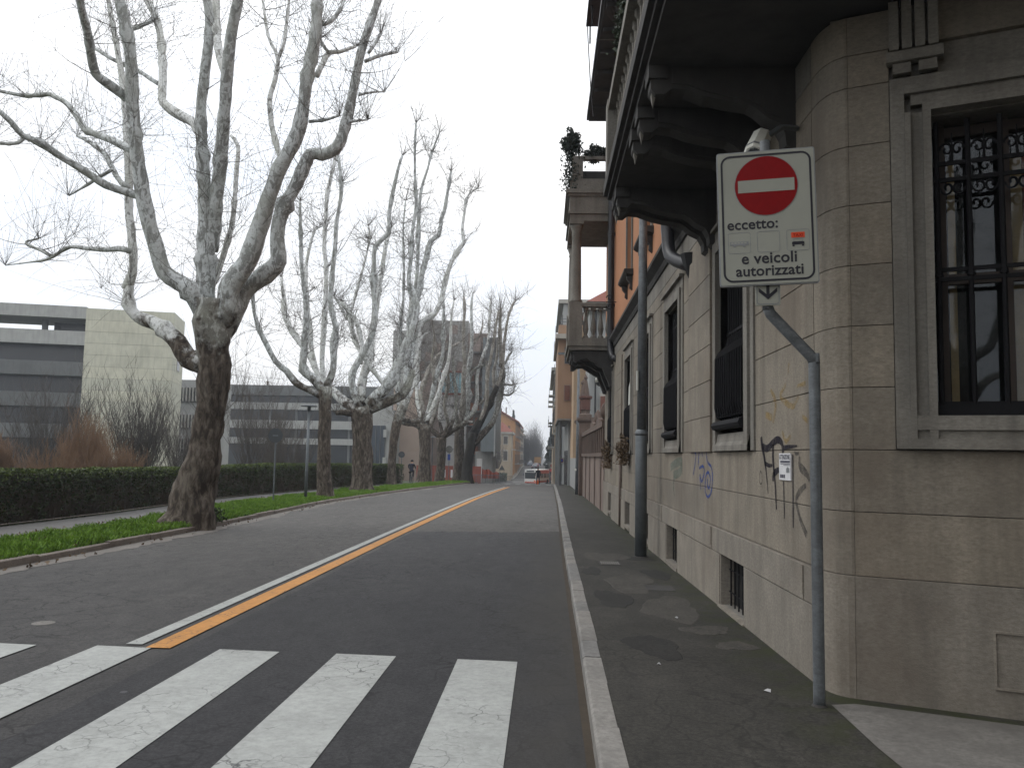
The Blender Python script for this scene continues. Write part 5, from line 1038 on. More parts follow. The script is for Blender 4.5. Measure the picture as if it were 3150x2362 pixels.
for a, b, c in ((1553, 1556, 1258), (1536, 1541, 1262)): MB().box(hx(a, 206), hx(b, 206), 206, 207, e2_, zz(c-6, 206, 1555)).build('chimney', MAT['terracotta'], h2)
for k in range(6):
    Yb = 206+7*k
    for z0 in (-.5, 2.9, 6.3):
        b_ = MB().box(gx1, gx1+1.1, Yb, Yb+3.4, z0, z0+.2).build('balcony', MAT['cladding_grey'], h2); MB().box(gx1+1.02, gx1+1.08, Yb, Yb+3.4, z0+.2, z0+1.15).build('railing', MAT['shutter'], b_); MB().box(gx1, gx1+.06, Yb+.5, Yb+2.9, z0+.21, z0+2.5).build('shutter', MAT['shutter'], b_)
for k, (Y0, wl_, zt) in enumerate([(252, 'house_cream', 9.5), (285, 'house_grey', 8.6), (322, 'house_peach', 8.0)]):
    house('terrace_house', ['cream terrace house next after the orange gabled house', 'grey terrace house further up the left side of the far street', 'peach terrace house furthest up the left side'][k], -17, hx(1584, 204), Y0, Y0+30, zt, wl_, 'roof_tile', [('r', Y0+3+6*j, Y0+4.4+6*j, z0, z0+2) for j in range(4) for z0 in (0, 3.3, 6.0)], None, True, 'terrace houses on the far left side')
lw = strip('far_sidewalk', c_(-7.9), curve([(186, -7.2), (215, -6.4), (400, -6.9), (800, -8)]), [190, 200, 210, 225, 250, 280, 310, 400, 600], .15, mat('pale_paving', (.42, .41, .38), .85, .1), 2); tag(lw, kind='structure')
for k in range(14):
    b_ = tag(MB().lathe((-7.0 if k < 5 else -6.75, 192+4*k, gz(192+4*k)+.1), [(.09, 0), (.08, .8), (.05, .9)], 8).build('pale_bollard', MAT['cornice']), ['nearest pale bollard on the far left sidewalk edge', 'pale bollard along the far left sidewalk edge'][k > 0], 'bollard', 'pale bollards along the far left sidewalk')
# right side beyond the garden wall
gh = thing('grey_house', 'pale grey house with red shutters and black downpipe behind the garden wall', 'house', (5, 55, -.6))
MB().box(hx(1809, 55), 9, 55, 59.5, -1, 11.4).build('wall', MAT['house_grey'], gh); MB().box(hx(1800, 55), 9.2, 54.4, 59.6, 11.4, 11.9).build('cornice', MAT['cornice'], gh)
MB().add([(hx(1798, 55), 54.3, 11.901), (9.3, 54.3, 11.901), (9.3, 62, 11.901), (hx(1798, 55), 62, 11.901), (5.5, 57.5, 14.0), (7, 57.5, 14.0)], [(0, 1, 5, 4), (1, 2, 5), (2, 3, 4, 5), (3, 0, 4), (3, 2, 1, 0)]).build('roof', MAT['roof_tile'], gh)
MB().tube([(hx(1829, 55), 54.85, .5), (hx(1829, 55), 54.85, 11.4)], .06, 6).build('downpipe', MAT['pipe_black'], gh)
for z0 in (4.2, 8.0):
    f_ = MB().box(hx(1843, 55), hx(1868, 55), 54.9, 54.99, z0-.2, z0+1.7).build('window', MAT['cornice'], gh); MB().box(hx(1845, 55), hx(1866, 55), 54.8, 54.89, z0, z0+1.5).build('shutter', MAT['shutter_red'], f_)
ph_ = thing('salmon_apartment_house', 'salmon apartment house with overhanging bay and flat eaves', 'building', (2, 60, -.7))
MB().box(hx(1762, 60), hx(1808, 60), 60, 72, -1, 11.2).build('peach_wall', MAT['house_peach'], ph_)
MB().disc((hx(1791, 60), 59.98, 7.0), .16, (0, -1, 0), .03, 12).build('vent', MAT['cladding_brown'], ph_)
bz = zz(1287, 64, 1740); bt = zz(1045, 64, 1740)
by_ = MB().box(hx(1713, 64), hx(1764, 64)+.3, 64, 78, bz, bt).build('bay', MAT['house_salmon'], ph_)
MB().box(hx(1713, 64)+.02, 2.6, 64.02, 78, bz-.12, bz-.001).build('soffit', MAT['cladding_grey'], by_)
MB().box(hx(1704, 64), 3.0, 63.2, 79, bt+.001, bt+.35).build('eaves', MAT['cornice'], by_); MB().box(hx(1714, 64), 3.0, 64.6, 78, bt+.351, bt+1.25).build('attic', MAT['house_salmon'], by_)
for p0, p1 in (((hx(1718, 64), 64.4), (2.6, 64.4)), ((hx(1718, 64), 64.4), (hx(1718, 64), 76))):
    for z0 in (1.45, 1.7): MB().tube([(*p0, bt+z0), (*p1, bt+z0)], .025, 5).build('railing', MAT['galv_dark'], by_)
for y0, y1 in ((1068, 1120), (1184, 1233)):
    f_ = MB().box(hx(1732, 64), hx(1752, 64), 63.93, 63.99, zz(y1, 64, 1740), zz(y0, 64, 1740)).build('window', MAT['cladding_brown'], by_); MB().box(hx(1734, 64), hx(1750, 64), 63.88, 63.929, zz(y1-2, 64, 1740), zz(y0+2, 64, 1740)).build('pane', MAT['shutter_red' if y0 > 1100 else 'window_blue'], f_)
MB().box(1.9, 5, 66, 78, -1.5, bz-.13).build('ground_floor', MAT['house_grey'], ph_)
for yy in (66.2, 71, 77): MB().tube([(1.25, yy, -1.2), (1.25, yy, bz-.12)], .12, 8).build('pillar', MAT['concrete_dark'], ph_)
for k in range(4): MB().box(1.85, 1.899, 67+2.6*k, 68.6+2.6*k, -.9, 2.2).build('shop_window', MAT['window_dark'], ph_)
def rowhouse(name, label, x0, Y0, Y1, zt, wall, bal=True, zb=-5):
    r_ = thing(name, label, 'building', (x0+3, Y0, zb), 'buildings on the far right side')
    MB().box(x0, 14, Y0, Y1, zb, zt).build('wall', MAT[wall], r_); MB().box(x0-.5, 14.2, Y0-.3, Y1+.2, zt, zt+.4).build('cornice', MAT['cornice'], r_)
    nz = int((zt-1)/3.3)
    for j in range(nz):
        z0 = zt-3.0-3.3*j
        n = max(1, int((Y1-Y0)/6))
        for k in range(n):
            yy = Y0+1.5+(Y1-Y0-3)*k/n
            w2 = MB().box(x0-.06, x0-.001, yy, yy+1.6, z0, z0+2.1).build('window', MAT['shutter'], r_)
            if bal and (k+j) % 2 == 0:
                b_ = MB().box(x0-.75, x0-.061, yy-.6, yy+2.2, z0-.2, z0-.02).build('balcony', MAT['cornice'], r_); MB().box(x0-.74, x0-.70, yy-.6, yy+2.2, z0-.019, z0+.85).build('railing', MAT['galv_dark'], b_)
        MB().box(x0+1.2, x0+2.2, Y0-.06, Y0-.001, z0, z0+2.1).build('window', MAT['shutter'], r_)
    return r_
rowhouse('tall_balcony_block', 'tall grey block with stacked balconies rising behind the salmon house', 1.75, 84, 104, 17.2, 'house_grey')
rowhouse('ornate_block', 'old block with small balconies after the tall grey one', 1.3, 106, 138, 12.6, 'house_cream')
rowhouse('plain_block', 'plain block before the dark conifer', 2.6, 141, 176, 7.4, 'house_salmon')
rowhouse('end_block', 'hazy block at the far end of the right side', 4.6, 205, 300, 10.5, 'house_cream')
# unseen block added across the side street to shade the corner wall
bb = thing('added_shade_block', 'added unseen plastered block behind the viewer that shades the corner wall', 'building', (8, -9, 0))
bo_ = np.array([3.2, -3.9]); pb = [bo_, bo_+SD*26, bo_+SD*26+SN*16, bo_+SN*16]
MB().prism([tuple(p) for p in pb][::-1], -.5, 21).build('wall', MAT['house_cream'], bb)
MB().prism([tuple(p) for p in (bo_-SD*.6-SN*.6, bo_+SD*26-SN*.6, bo_+SD*26+SN*16, bo_-SD*.6+SN*16)][::-1], 21.001, 21.5).build('cornice', MAT['cornice'], bb)
for j in range(4):
    for k in range(6):
        a = bo_+SD*(2+3.6*k)-SN*.05; b = a+SD*1.3; MB().prism([tuple(p) for p in (a, b, b+SN*.04, a+SN*.04)][::-1], 1.2+4*j, 3.5+4*j).build('window', MAT['window_dark'], bb)

# ================================================================== terracotta garden wall
gw = thing('terracotta_garden_wall', 'stained red terracotta garden wall with pillared parapet beyond the stone building', 'garden wall', (2.2, 29, -.2))
MB().box(XW-.02, XW+.35, 28.85, 47.5, -.7, 1.72).build('wall', MAT['render_old'], gw); MB().box(XW-.10, XW+.40, 28.85, 47.5, 1.721, 1.86).build('ledge', MAT['terracotta'], gw)
MB().box(XW+.10, XW+.25, 28.9, 47.4, 1.861, 2.75).build('back_panel', MAT['terracotta_red'], gw); MB().box(XW-.10, XW+.36, 28.85, 47.5, 2.751, 2.95).build('coping', MAT['terracotta'], gw)
for k in range(18): MB().box(XW-.06, XW+.099, 29.0+1.05*k, 29.28+1.05*k, 1.861, 2.75).build('parapet_pillar', MAT['terracotta'], gw)
for k in range(5): MB().box(XW-.05, XW-.021, 30+3.6*k, 30.5+3.6*k, -.7, 1.72).build('wall_pilaster', MAT['terracotta'], gw)
def cone(y, s=1.0):
    MB().box(XW-.04, XW+.30, y-.17, y+.17, 2.951, 3.08).build('finial_base', MAT['terracotta'], gw); MB().lathe((XW+.13, y, 3.08), [(.05, 0), (.10*s, .03), (.16*s, .14*s), (.17*s, .26*s), (.12*s, .42*s), (.05*s, .54*s), (.01, .58*s)], 10).build('pine_cone_finial', MAT['terracotta'], gw, True)
cone(34.5); cone(30.4, 1.1)
for yy in (32.4, 36.5): MB().prism([(yy-.9, 2.951), (yy+.9, 2.951), (yy+.75, 3.15), (yy+.3, 3.2), (yy+.2, 3.42), (yy-.2, 3.42), (yy-.3, 3.2), (yy-.75, 3.15)], XW-.02, XW+.2, 'x').build('scrolled_crest', MAT['terracotta'], gw)
def pillar(y):
    p_ = MB().box(XW-.22, XW+.42, y-.32, y+.32, -.7, 3.55).build('gate_pillar', MAT['terracotta'], gw)
    for z0, z1, d in ((3.551, 3.63, .07), (3.631, 3.75, .14), (3.751, 3.80, .08)): MB().box(XW-.22-d, XW+.42+d, y-.32-d, y+.32+d, z0, z1).build('pillar_cornice', MAT['terracotta'], p_)
    c = (XW+.10, y, 3.801)
    MB().lathe(c, [(.34, 0), (.34, .15), (.24, .22), (.24, .34), (.30, .40)], 4).build('obelisk_foot', MAT['terracotta'], p_)
    MB().lathe((c[0], c[1], 4.202), [(.26, 0), (.27, .55), (.36, .62), (.36, .74), (.25, .76)], 8).build('obelisk_drum', MAT['terracotta_red'], p_)
    MB().lathe((c[0], c[1], 4.963), [(.22, 0), (.17, .35), (.09, .80), (.05, .84), (.09, .90), (.10, .98), (.05, 1.08), (.01, 1.16)], 8).build('obelisk', MAT['terracotta'], p_)
pillar(44.6)
pillar(47.6)
MB().box(XW-.02, XW+.3, 48.0, 66, -.9, 1.6).build('low_wall', MAT['house_grey'], gw)
# conifers and bare trees at the far end
def conifer(name, label, x, Y, h, r, n, m_='conifer', size=.22):
    b = np.array([x, Y, gz(Y)]); root = thing(name, label, 'tree', tuple(b), 'trees at the far end of the street')
    MB().tube([b-[0, 0, .3], b+[0, 0, h*.5], b+[0, 0, h*.97]], [.22, .14, .03], 7).build('trunk', MAT['bark_trunk'], root)
    def fn(k):
        t = RNG.random(k)**.8; a = RNG.random(k)*6.28; rr = r*(1-t**1.6)*(.35+.65*RNG.random(k)**.5)*(1+.25*np.sin(t*37+a*2)); return np.c_[x+rr*np.cos(a), Y+rr*np.sin(a), b[2]+h*.12+h*.88*t]
    leaves(n, fn, size, 'crown', MAT[m_], root); return root
conifer('conifer', 'dark evergreen conifer at the far right before the hazy buildings', 1.75, 192, 12.2, 1.7, 5000)
conifer('conifer', 'second dark evergreen standing close behind the first', 3.0, 197, 10.5, 1.9, 4000)
conifer('conifer', 'small evergreen on the ridge of the orange gabled house garden', -9.5, 255, 17.5, 1.5, 1500, size=.3)
for k, (cx, Y, wpx, hpx, lab) in enumerate([(1640, 330, 74, 128, 'large hazy bare tree closing the view up the street'), (1618, 290, 30, 100, 'narrower bare tree left of the large hazy one'), (1655, 380, 40, 80, 'faint bare tree right of the large hazy one')]):
    b = at(cx, 1440, Y); b[2] = gz(Y); root = thing('hazy_bare_tree', lab, 'tree', tuple(b), 'trees at the far end of the street')
    H_ = hpx*Y/F; W_ = wpx*Y/F/2; T = Twigs(); MB().tube([b, b+[0, 0, H_*.3]], [.35, .25], 8).build('trunk', MAT['bark_far'], root)
    for j in range(260):
        a = random.uniform(0, 6.283); e = random.uniform(.0, 1); d = np.array([math.cos(a)*e*W_/H_*1.3, math.sin(a)*e*W_/H_*1.3, 1.0])
        ps = T.shoot(b+[random.uniform(-.6, .6)*W_*e, random.uniform(-.6, .6)*W_*e, H_*random.uniform(.0, .3)], d, H_*random.uniform(.3, .8)*(1-.25*e), .055, 5, .2)
        for q in range(5): T.shoot(ps[random.randint(1, 4)], rand_dir(-.1, 1)+np.array([0, 0, .5]), H_*random.uniform(.08, .2), .035, 3, .3)
    T.build('crown', MAT['shrub_grey'], root)
shrub('bare_garden_bush', 'thin bare bush in front of the cream house', 1530, 1450, 170, 60, 80, 50, 'shrub_grey', 1.0, .03, None)
# ================================================================== lettering helper
def text_mesh(txt, size, bold=.0, align='CENTER', spacing=1.0):
    cu = bpy.data.curves.new('lettering', 'FONT'); cu.body = txt; cu.size = size; cu.offset = bold; cu.align_x = align; cu.space_character = spacing; cu.resolution_u = 3
    o = bpy.data.objects.new('lettering_tmp', cu); COL.objects.link(o); bpy.context.view_layer.update()
    me = bpy.data.meshes.new_from_object(o.evaluated_get(bpy.context.evaluated_depsgraph_get()))
    bpy.data.objects.remove(o); bpy.data.curves.remove(cu)
    v = np.array([q.co[:] for q in me.vertices]); f = [tuple(p.vertices) for p in me.polygons]; bpy.data.meshes.remove(me); return v, f
def put_text(txt, width, x, z, d, m_, parent, bold=.0, align='LEFT', spacing=1.0, name='lettering'):   # on a panel lying in its own x-z plane, facing -y
    v, f = text_mesh(txt, 1.0, bold, 'LEFT', spacing); w0 = v[:, 0].max()-v[:, 0].min(); s = width/w0; v = v*s; v[:, 0] -= v[:, 0].min()
    if align == 'CENTER': v[:, 0] -= width/2
    return MB().add(np.c_[v[:, 0]+x, np.full(len(v), d), v[:, 1]+z], f).build(name, MAT[m_], parent)
def rrect(x0, x1, z0, z1, r, n=6):
    P = []
    for cx, cz, a0 in ((x1-r, z1-r, 0), (x0+r, z1-r, 90), (x0+r, z0+r, 180), (x1-r, z0+r, 270)):
        for k in range(n+1): a = math.radians(a0+90*k/n); P.append((cx+r*math.cos(a), cz+r*math.sin(a)))
    return P
def ring_plate(m, x0, x1, z0, z1, r, wd, d):           # rounded outline of width wd
    a = rrect(x0, x1, z0, z1, r); b = rrect(x0+wd, x1-wd, z0+wd, z1-wd, max(.003, r-wd)); n = len(a)
    m.add([(p[0], d, p[1]) for p in a+b], [(k, n+k, n+(k+1) % n, (k+1) % n) for k in range(n)]); return m
def local_part(mb_, name, m_, root, loc, rot):
    o = mb_.build(name, MAT[m_]); o.parent = root; o.location = Vector(loc)-Vector(root.location); o.rotation_euler = rot; OFF[o.name] = (0, 0, 0); return o
# ================================================================== no-entry sign on its cranked post
ns = thing('no_entry_sign', 'white no-entry sign panel with red disc on a cranked grey post at the corner', 'road sign', (1.88, 5.85, .06))
pth, _ = spline([(1.88, 5.85, .02), (1.877, 5.85, 1.2), (1.872, 5.85, 2.36), (1.868, 5.85, 2.395)], step=.1)
MB().tube(pth, .039, 14).build('post', MAT['galvanised'], ns, True)
MB().tube([(1.878, 5.85, 2.37), (1.855, 5.85, 2.425), (1.565, 5.82, 2.72), (1.545, 5.815, 2.77)], .039, 14).build('post_crank', MAT['galvanised'], ns, True)
MB().tube([(1.545, 5.815, 2.745), (1.545, 5.80, 3.2), (1.53, 5.80, 3.95)], .036, 14).build('post_top', MAT['galvanised'], ns, True)
MB().lathe((1.88, 5.85, .045), [(.062, 0), (.05, .02), (.042, .03)], 12).build('post_collar', MAT['stone_dark'], ns)
PW, PH = .64, .935
ROT = (0, math.radians(-1.5), math.radians(-9.8)); PC = (1.515, 5.70, 3.375)
m = MB().prism(rrect(-PW/2, PW/2, -PH/2, PH/2, .012, 3), -.0, .02, 'y')
pan = local_part(m, 'sign_panel', 'sign_white', ns, PC, ROT)
MB().prism(rrect(-PW/2-.008, PW/2+.008, -PH/2-.008, PH/2+.008, .016, 3), .004, .035, 'y').build('panel_rim', MAT['sign_grey'], pan)
ring_plate(MB(), -PW/2+.018, PW/2-.018, -PH/2+.018, PH/2-.018, .065, .014, -.002).build('border', MAT['sign_black'], pan)
MB().disc((0, -.0015, .222), .213, (0, -1, 0), .0005, 48).build('disc_outline', MAT['sign_grey'], pan); MB().disc((0, -.003, .222), .209, (0, -1, 0), .0005, 48).build('red_disc', MAT['sign_red'], pan)
MB().box(-.188, .188, -.0055, -.0045, .178, .266).build('white_bar', MAT['sign_white'], pan)
put_text('eccetto:', .338, -.268, -.078, -.002, 'sign_black', pan, .020, spacing=1.02); put_text('e veicoli', .366, 0.004, -.322, -.002, 'sign_black', pan, .020, 'CENTER', 1.02); put_text('autorizzati', .446, .004, -.408, -.002, 'sign_black', pan, .020, 'CENTER', 1.02)
for x in (-.19, .004, .198): ring_plate(MB(), x-.075, x+.075, -.247, -.099, .016, .003, -.002).build('pictogram_frame', MAT['sign_grey'], pan)
ic = MB().box(-.252, -.128, -.0025, -.002, -.190, -.164); ic.build('bus_pictogram', MAT['sign_grey'], pan)
for x in (-.246, -.224, -.202, -.180, -.158): MB().box(x, x+.016, -.0035, -.003, -.178, -.168).build('bus_window', MAT['sign_white'], pan)
for x in (-.222, -.158): MB().disc((x, -.0035, -.193), .009, (0, -1, 0), .0004, 12).build('bus_wheel', MAT['sign_grey'], pan)
MB().box(.154, .242, -.0025, -.002, -.157, -.119).build('taxi_board', MAT['sign_orange'], pan); put_text('TAXI', .066, .198, -.150, -.003, 'sign_red', pan, .01, 'CENTER')
MB().prism([(.158, -.205), (.238, -.205), (.238, -.188), (.230, -.184), (.166, -.184), (.158, -.188)], -.0025, -.002, 'y').build('taxi_pictogram', MAT['sign_black'], pan)
ring_plate(MB(), .168, .228, -.186, -.163, .008, .003, -.0022).build('taxi_roof', MAT['sign_grey'], pan)
for x in (.160, .222): MB().box(x, x+.014, -.0025, -.002, -.217, -.206).build('taxi_wheel', MAT['sign_black'], pan)
ap = local_part(MB().prism(rrect(-.083, .083, -.10, .10, .008, 3), 0, .012, 'y'), 'arrow_plate', 'sign_white', ns, (1.525, 5.73, 2.862), (0, math.radians(-1), math.radians(-6)))
ring_plate(MB(), -.076, .076, -.093, .093, .022, .006, -.002).build('border', MAT['sign_grey'], ap)
MB().box(-.011, .011, -.0025, -.002, -.03, .07).build('arrow_stem', MAT['sign_black'], ap)
for s in (-1, 1): MB().prism([(0, -.058), (s*.062, -.004), (s*.062, .024), (0, -.030)][::s], -.0035, -.003, 'y').build('arrow_barb', MAT['sign_black'], ap)
for z in (3.1, 3.65): MB().box(1.47, 1.60, 5.735, 5.765, z, z+.03).build('clamp', MAT['galv_dark'], ns)
# box camera above the sign
cc = thing('security_camera', 'pale box security camera above the no-entry sign', 'camera', (1.9, 6.75, 4.35))
MB().tube([(1.57, 6.28, 4.03), (1.58, 6.31, 4.05), (1.74, 6.70, 4.33), (1.75, 6.72, 4.345)], [.07, .082, .082, .06], 8).build('housing', MAT['cctv_white'], cc); MB().tube([(1.555, 6.25, 4.01), (1.575, 6.29, 4.038)], [.05, .058], 10).build('lens', MAT['car_glass'], cc)
MB().tube([(1.70, 6.60, 4.26), (1.9, 6.7, 4.42), (2.06, 6.8, 4.45)], .025, 6).build('bracket', MAT['galv_dark'], cc)
MB().tube([(1.59, 6.33, 4.064), (1.60, 6.36, 4.085)], .086, 8).build('housing_band', MAT['sign_grey'], cc)
dm = thing('dome_camera', 'white dome camera on an arm at the end of the stone wall', 'camera', (XW, 29.2, 4.3))
MB().lathe((1.90, 29.2, 4.28), [(.02, -.10), (.09, -.06), (.115, .0), (.12, .03)], 14).build('dome', MAT['car_glass'], dm, True); MB().lathe((1.90, 29.2, 4.31), [(.135, 0), (.145, .10), (.12, .22), (.05, .27)], 14).build('cap', MAT['cctv_white'], dm, True); MB().tube([(1.90, 29.2, 4.25), (XW+.1, 29.0, 4.05)], .03, 6).build('arm', MAT['terracotta'], dm)
# ================================================================== graffiti, notice, iron, litter
def wpt(x, y, X=XW): d = ray(x, y); p = d*(X/d[0]); return p[1], p[2]+EYE
def spray(name, label, strokes, m_, off=.004, z=None):
    root = None; mbs = MB()
    for pts, wd in strokes:
        Pw = np.array([wpt(*p) for p in pts]); 
        if len(Pw) > 2: q, _ = spline(np.c_[Pw, np.zeros(len(Pw))], step=.02); Pw = q[:, :2]
        t = np.gradient(Pw, axis=0); t /= np.linalg.norm(t, axis=1)[:, None]+1e-9; nn = np.c_[-t[:, 1], t[:, 0]]
        W_ = 1.35*(np.interp(np.linspace(0, 1, len(Pw)), np.linspace(0, 1, len(wd)), wd) if not np.isscalar(wd) else np.full(len(Pw), wd))
        A = Pw+nn*W_[:, None]/2; B = Pw-nn*W_[:, None]/2; n = len(Pw)
        mbs.add([(XW-off, a[0], a[1]) for a in A]+[(XW-off, b[0], b[1]) for b in B], [(i, i+1, n+i+1, n+i) for i in range(n-1)])
    o = mbs.build(name, MAT[m_]); tag(o, label, 'graffiti', kind='thing'); return o
def zg(u, v): return (2300+u/4.046, 1250+v/4.046)
G = lambda *p: [zg(*q) for q in p]
spray('graffiti_tag', 'black sprayed tag with long drips beside the corner post', [
 (G((172, 380), (180, 470), (205, 600), (220, 700), (238, 850), (258, 1085)), [.05, .05, .04, .03, .02, .012]), (G((190, 500), (250, 520), (330, 440), (385, 415), (430, 460), (445, 580)), [.05, .05, .05, .045]),
 (G((320, 470), (318, 620), (330, 780), (345, 950), (355, 1150), (362, 1280)), [.045, .04, .03, .03, .02]), (G((215, 700), (260, 730), (310, 735)), [.03, .03, .02]),
 (G((320, 930), (325, 850), (370, 800), (420, 780)), [.03, .05, .04, .03]), (G((450, 930), (455, 1100), (460, 1280), (460, 1395)), [.022, .02, .022, .014]), (G((565, 600), (568, 900), (570, 1200), (570, 1400), (572, 1510)), [.022, .022, .02, .026, .012]),
 (G((450, 510), (540, 500), (620, 490)), [.03, .025, .01])], 'spray_black')
spray('graffiti_tag', 'grey sprayed curves fading behind the corner post', [(G((650, 620), (655, 740), (750, 850), (775, 930)), [.03, .06, .05, .03]), (G((730, 980), (650, 1060), (610, 1150), (620, 1240), (660, 1400), (740, 1600)), [.03, .045, .04, .035, .04, .05]), (G((165, 800), (150, 870), (160, 960), (185, 940), (185, 850), (165, 800)), [.012, .012]), (G((590, 560), (600, 585), (640, 580)), [.02, .02])], 'spray_grey', .0045)
def zb_(u, v): return (2100+u/1.951, 850+v/1.951)
B_ = lambda *p: [zb_(*q) for q in p]
spray('graffiti_tag', 'blue sprayed scrawl below the second and first windows', [(B_((55, 1050), (80, 1060), (75, 1130), (65, 1190)), .03), (B_((95, 1140), (100, 1060), (115, 1040), (120, 1080)), .03), (B_((165, 1025), (145, 1050), (150, 1110), (175, 1150), (180, 1230), (170, 1300), (150, 1322), (137, 1280), (140, 1200), (155, 1175), (168, 1215), (160, 1270), (150, 1250), (152, 1215)), .028), (B_((100, 1150), (125, 1140), (130, 1180), (115, 1230), (105, 1190), (110, 1280)), .028)], 'spray_blue')
def z8_(u, v): return (1650+u/2.371, 1100+v/2.371)
T8 = lambda *p: [z8_(*q) for q in p]
spray('graffiti_tag', 'faint teal sprayed smear on the wall by the lamp post', [(T8((980, 800), (1020, 770), (1060, 760), (1050, 830), (1000, 860)), .10), (T8((1010, 860), (1000, 930), (1010, 1010)), [.08, .06, .03]), (T8((1060, 740), (1065, 850)), .04)], 'spray_teal')
spray('graffiti_tag', 'worn yellow paint marks on the pier beside the corner post', [(B_((640, 520), (635, 590)), [.03, .02]), (B_((530, 680), (560, 760), (545, 880)), [.03, .05, .03]), (B_((620, 650), (590, 720), (660, 780), (700, 720)), [.03, .045, .03]), (B_((500, 830), (540, 850)), .05), (B_((600, 930), (620, 990), (650, 960)), [.03, .03]), (B_((720, 840), (755, 870)), .03), (B_((690, 660), (740, 640)), [.02, .03])], 'spray_yellow')
pa = thing('wall_notice', 'small white printed notice stuck on the wall among the black graffiti', 'notice', (XW, 7.15, 1.65))
y0, y1 = wpt(2401, 1440)[0], wpt(2436, 1440)[0]; zt, zb0 = 1.765, 1.535
sh = MB().box(XW-.012, XW-.001, y1, y0, zb0, zt).build('sheet', MAT['paper'], pa)
def put_wall(txt, width, yl, z, m_, parent, h=None):
    v, f = text_mesh(txt, 1.0, .02, 'LEFT'); v[:, 0] -= v[:, 0].min(); s = width/v[:, 0].max(); sv = s if h is None else h/v[:, 1].max()
    return MB().add(np.c_[np.full(len(v), XW-.0135), yl-v[:, 0]*s, z+v[:, 1]*sv], [tuple(q) for q in f]).build('lettering', MAT[m_], parent)
put_wall('ATTENZIONE', (y0-y1)*.92, y0-.012, 1.712, 'ink', sh, .042)
for z, h, k in ((1.684, .018, .92), (1.672, .006, .92), (1.660, .005, .6)): MB().box(XW-.0136, XW-.0121, y1+.012, y1+.012+(y0-y1)*.92*k, z, z+h).build('print_line', MAT['ink'], sh)
MB().prism([(y1+.03, 1.60), (y1+.12, 1.60), (y1+.12, 1.635), (y1+.075, 1.65), (y1+.03, 1.635)], XW-.0136, XW-.0121, 'x').build('print_picture', MAT['sign_grey'], sh)
for k in range(3): MB().box(XW-.0136, XW-.0121, y0-.075-.05*k, y0-.035-.05*k, 1.553, 1.583).build('print_mark', MAT['ink'], sh)
gr = thing('drain_grate', 'cast iron drain grate in the sidewalk near the lamp post', 'drain grate', (1.1, 13.8, gz(13.8)+.12))
fz = gz(13.8)+.125; MB().box(.93, 1.27, 13.58, 14.02, fz-.03, fz).build('frame', MAT['stone_dark'], gr)
for k in range(9): MB().box(.955+.034*k, .973+.034*k, 13.61, 13.99, fz+.0005, fz+.010).build('grate_bar', MAT['strip_concrete'], gr)
mh = tag(MB().box(1.36, 1.72, 10.95, 11.4, gz(11.2)+.116, gz(11.2)+.1255).build('manhole_cover', MAT['stone_dark']), 'square iron manhole cover in the sidewalk below the second window', 'manhole cover')
mh2 = tag(MB().lathe((-5.05, 8.45, gz(8.6)+.004), [(.11, 0), (.10, .003), (.02, .004)], 20).build('gum_splash', MAT['strip_concrete']), 'round whitish paint spot on the left lane before the crossing', 'paint spot')
for k, (x, y, lab) in enumerate([(1.62, 6.18, 'white paper scrap at the foot of the wall near the corner post'), (1.80, 15.2, 'white scrap beside the lamp post base'), (1.42, 9.0, 'small pale scrap on the sidewalk patch'), (.95, 6.9, 'tiny pale scrap near the kerb')]):
    zz0 = gz(y)+.122; s = .03 if k < 2 else .018; a = random.uniform(0, 3)
    V = [(x+s*math.cos(a+q*1.57)*(1+.3*(q % 2)), y+s*math.sin(a+q*1.57), zz0+.012*(q % 2)) for q in range(4)]+[(x, y, zz0+.02)]
    tag(MB().add(V, [(0, 1, 4), (1, 2, 4), (2, 3, 4), (3, 0, 4)]).build('litter_scrap', MAT['paper']), lab, 'litter')
# ================================================================== lamp posts and signs
lp = thing('lamp_post', 'thick grey steel lamp post on the sidewalk against the stone wall', 'lamp post', (1.73, 14.95, gz(15)+.12))
bz0 = gz(15)+.10
MB().tube([(1.73, 14.95, bz0), (1.73, 14.95, 2.16), (1.735, 14.95, 2.20)], [.105, .105, .088], 18).build('lower_shaft', MAT['galv_dark'], lp, True); MB().tube([(1.735, 14.95, 2.19), (1.74, 14.95, 5.0), (1.745, 14.95, 8.6)], [.086, .078, .06], 18).build('upper_shaft', MAT['galvanised'], lp, True)
MB().tube([(1.73, 14.95, 2.10), (1.73, 14.95, 2.17)], .109, 18).build('joint_collar', MAT['galvanised'], lp, True); MB().box(1.63, 1.66, 14.86, 14.93, 2.9, 3.25).build('number_plate', MAT['cctv_white'], lp)
MB().lathe((1.745, 14.95, 8.5), [(.07, 0), (.13, .12), (.16, .3), (.05, .42)], 12).build('lamp_head', MAT['galv_dark'], lp)
MB().lathe((1.73, 14.95, bz0), [(.15, 0), (.14, .02), (.108, .035)], 14).build('base_ring', MAT['stone_dark'], lp)
l2 = thing('lamp_post', 'slim grey lamp post beside the terracotta garden wall', 'lamp post', (1.85, 46.1, gz(46)+.12))
MB().tube([(1.85, 46.1, gz(46)), (1.85, 46.1, 2.0), (1.85, 46.1, 7.2)], [.12, .10, .06], 12).build('shaft', MAT['galvanised'], l2, True); MB().tube([(1.85, 46.1, 7.1), (1.2, 46.1, 7.4)], .04, 6).build('arm', MAT['galvanised'], l2); MB().box(.7, 1.2, 46.0, 46.2, 7.34, 7.46).build('lamp_head', MAT['galv_dark'], l2)
MB().disc((1.74, 46.0, 1.0), .07, (-.5, -1, 0), .01, 10).build('sticker', MAT['cctv_white'], l2)
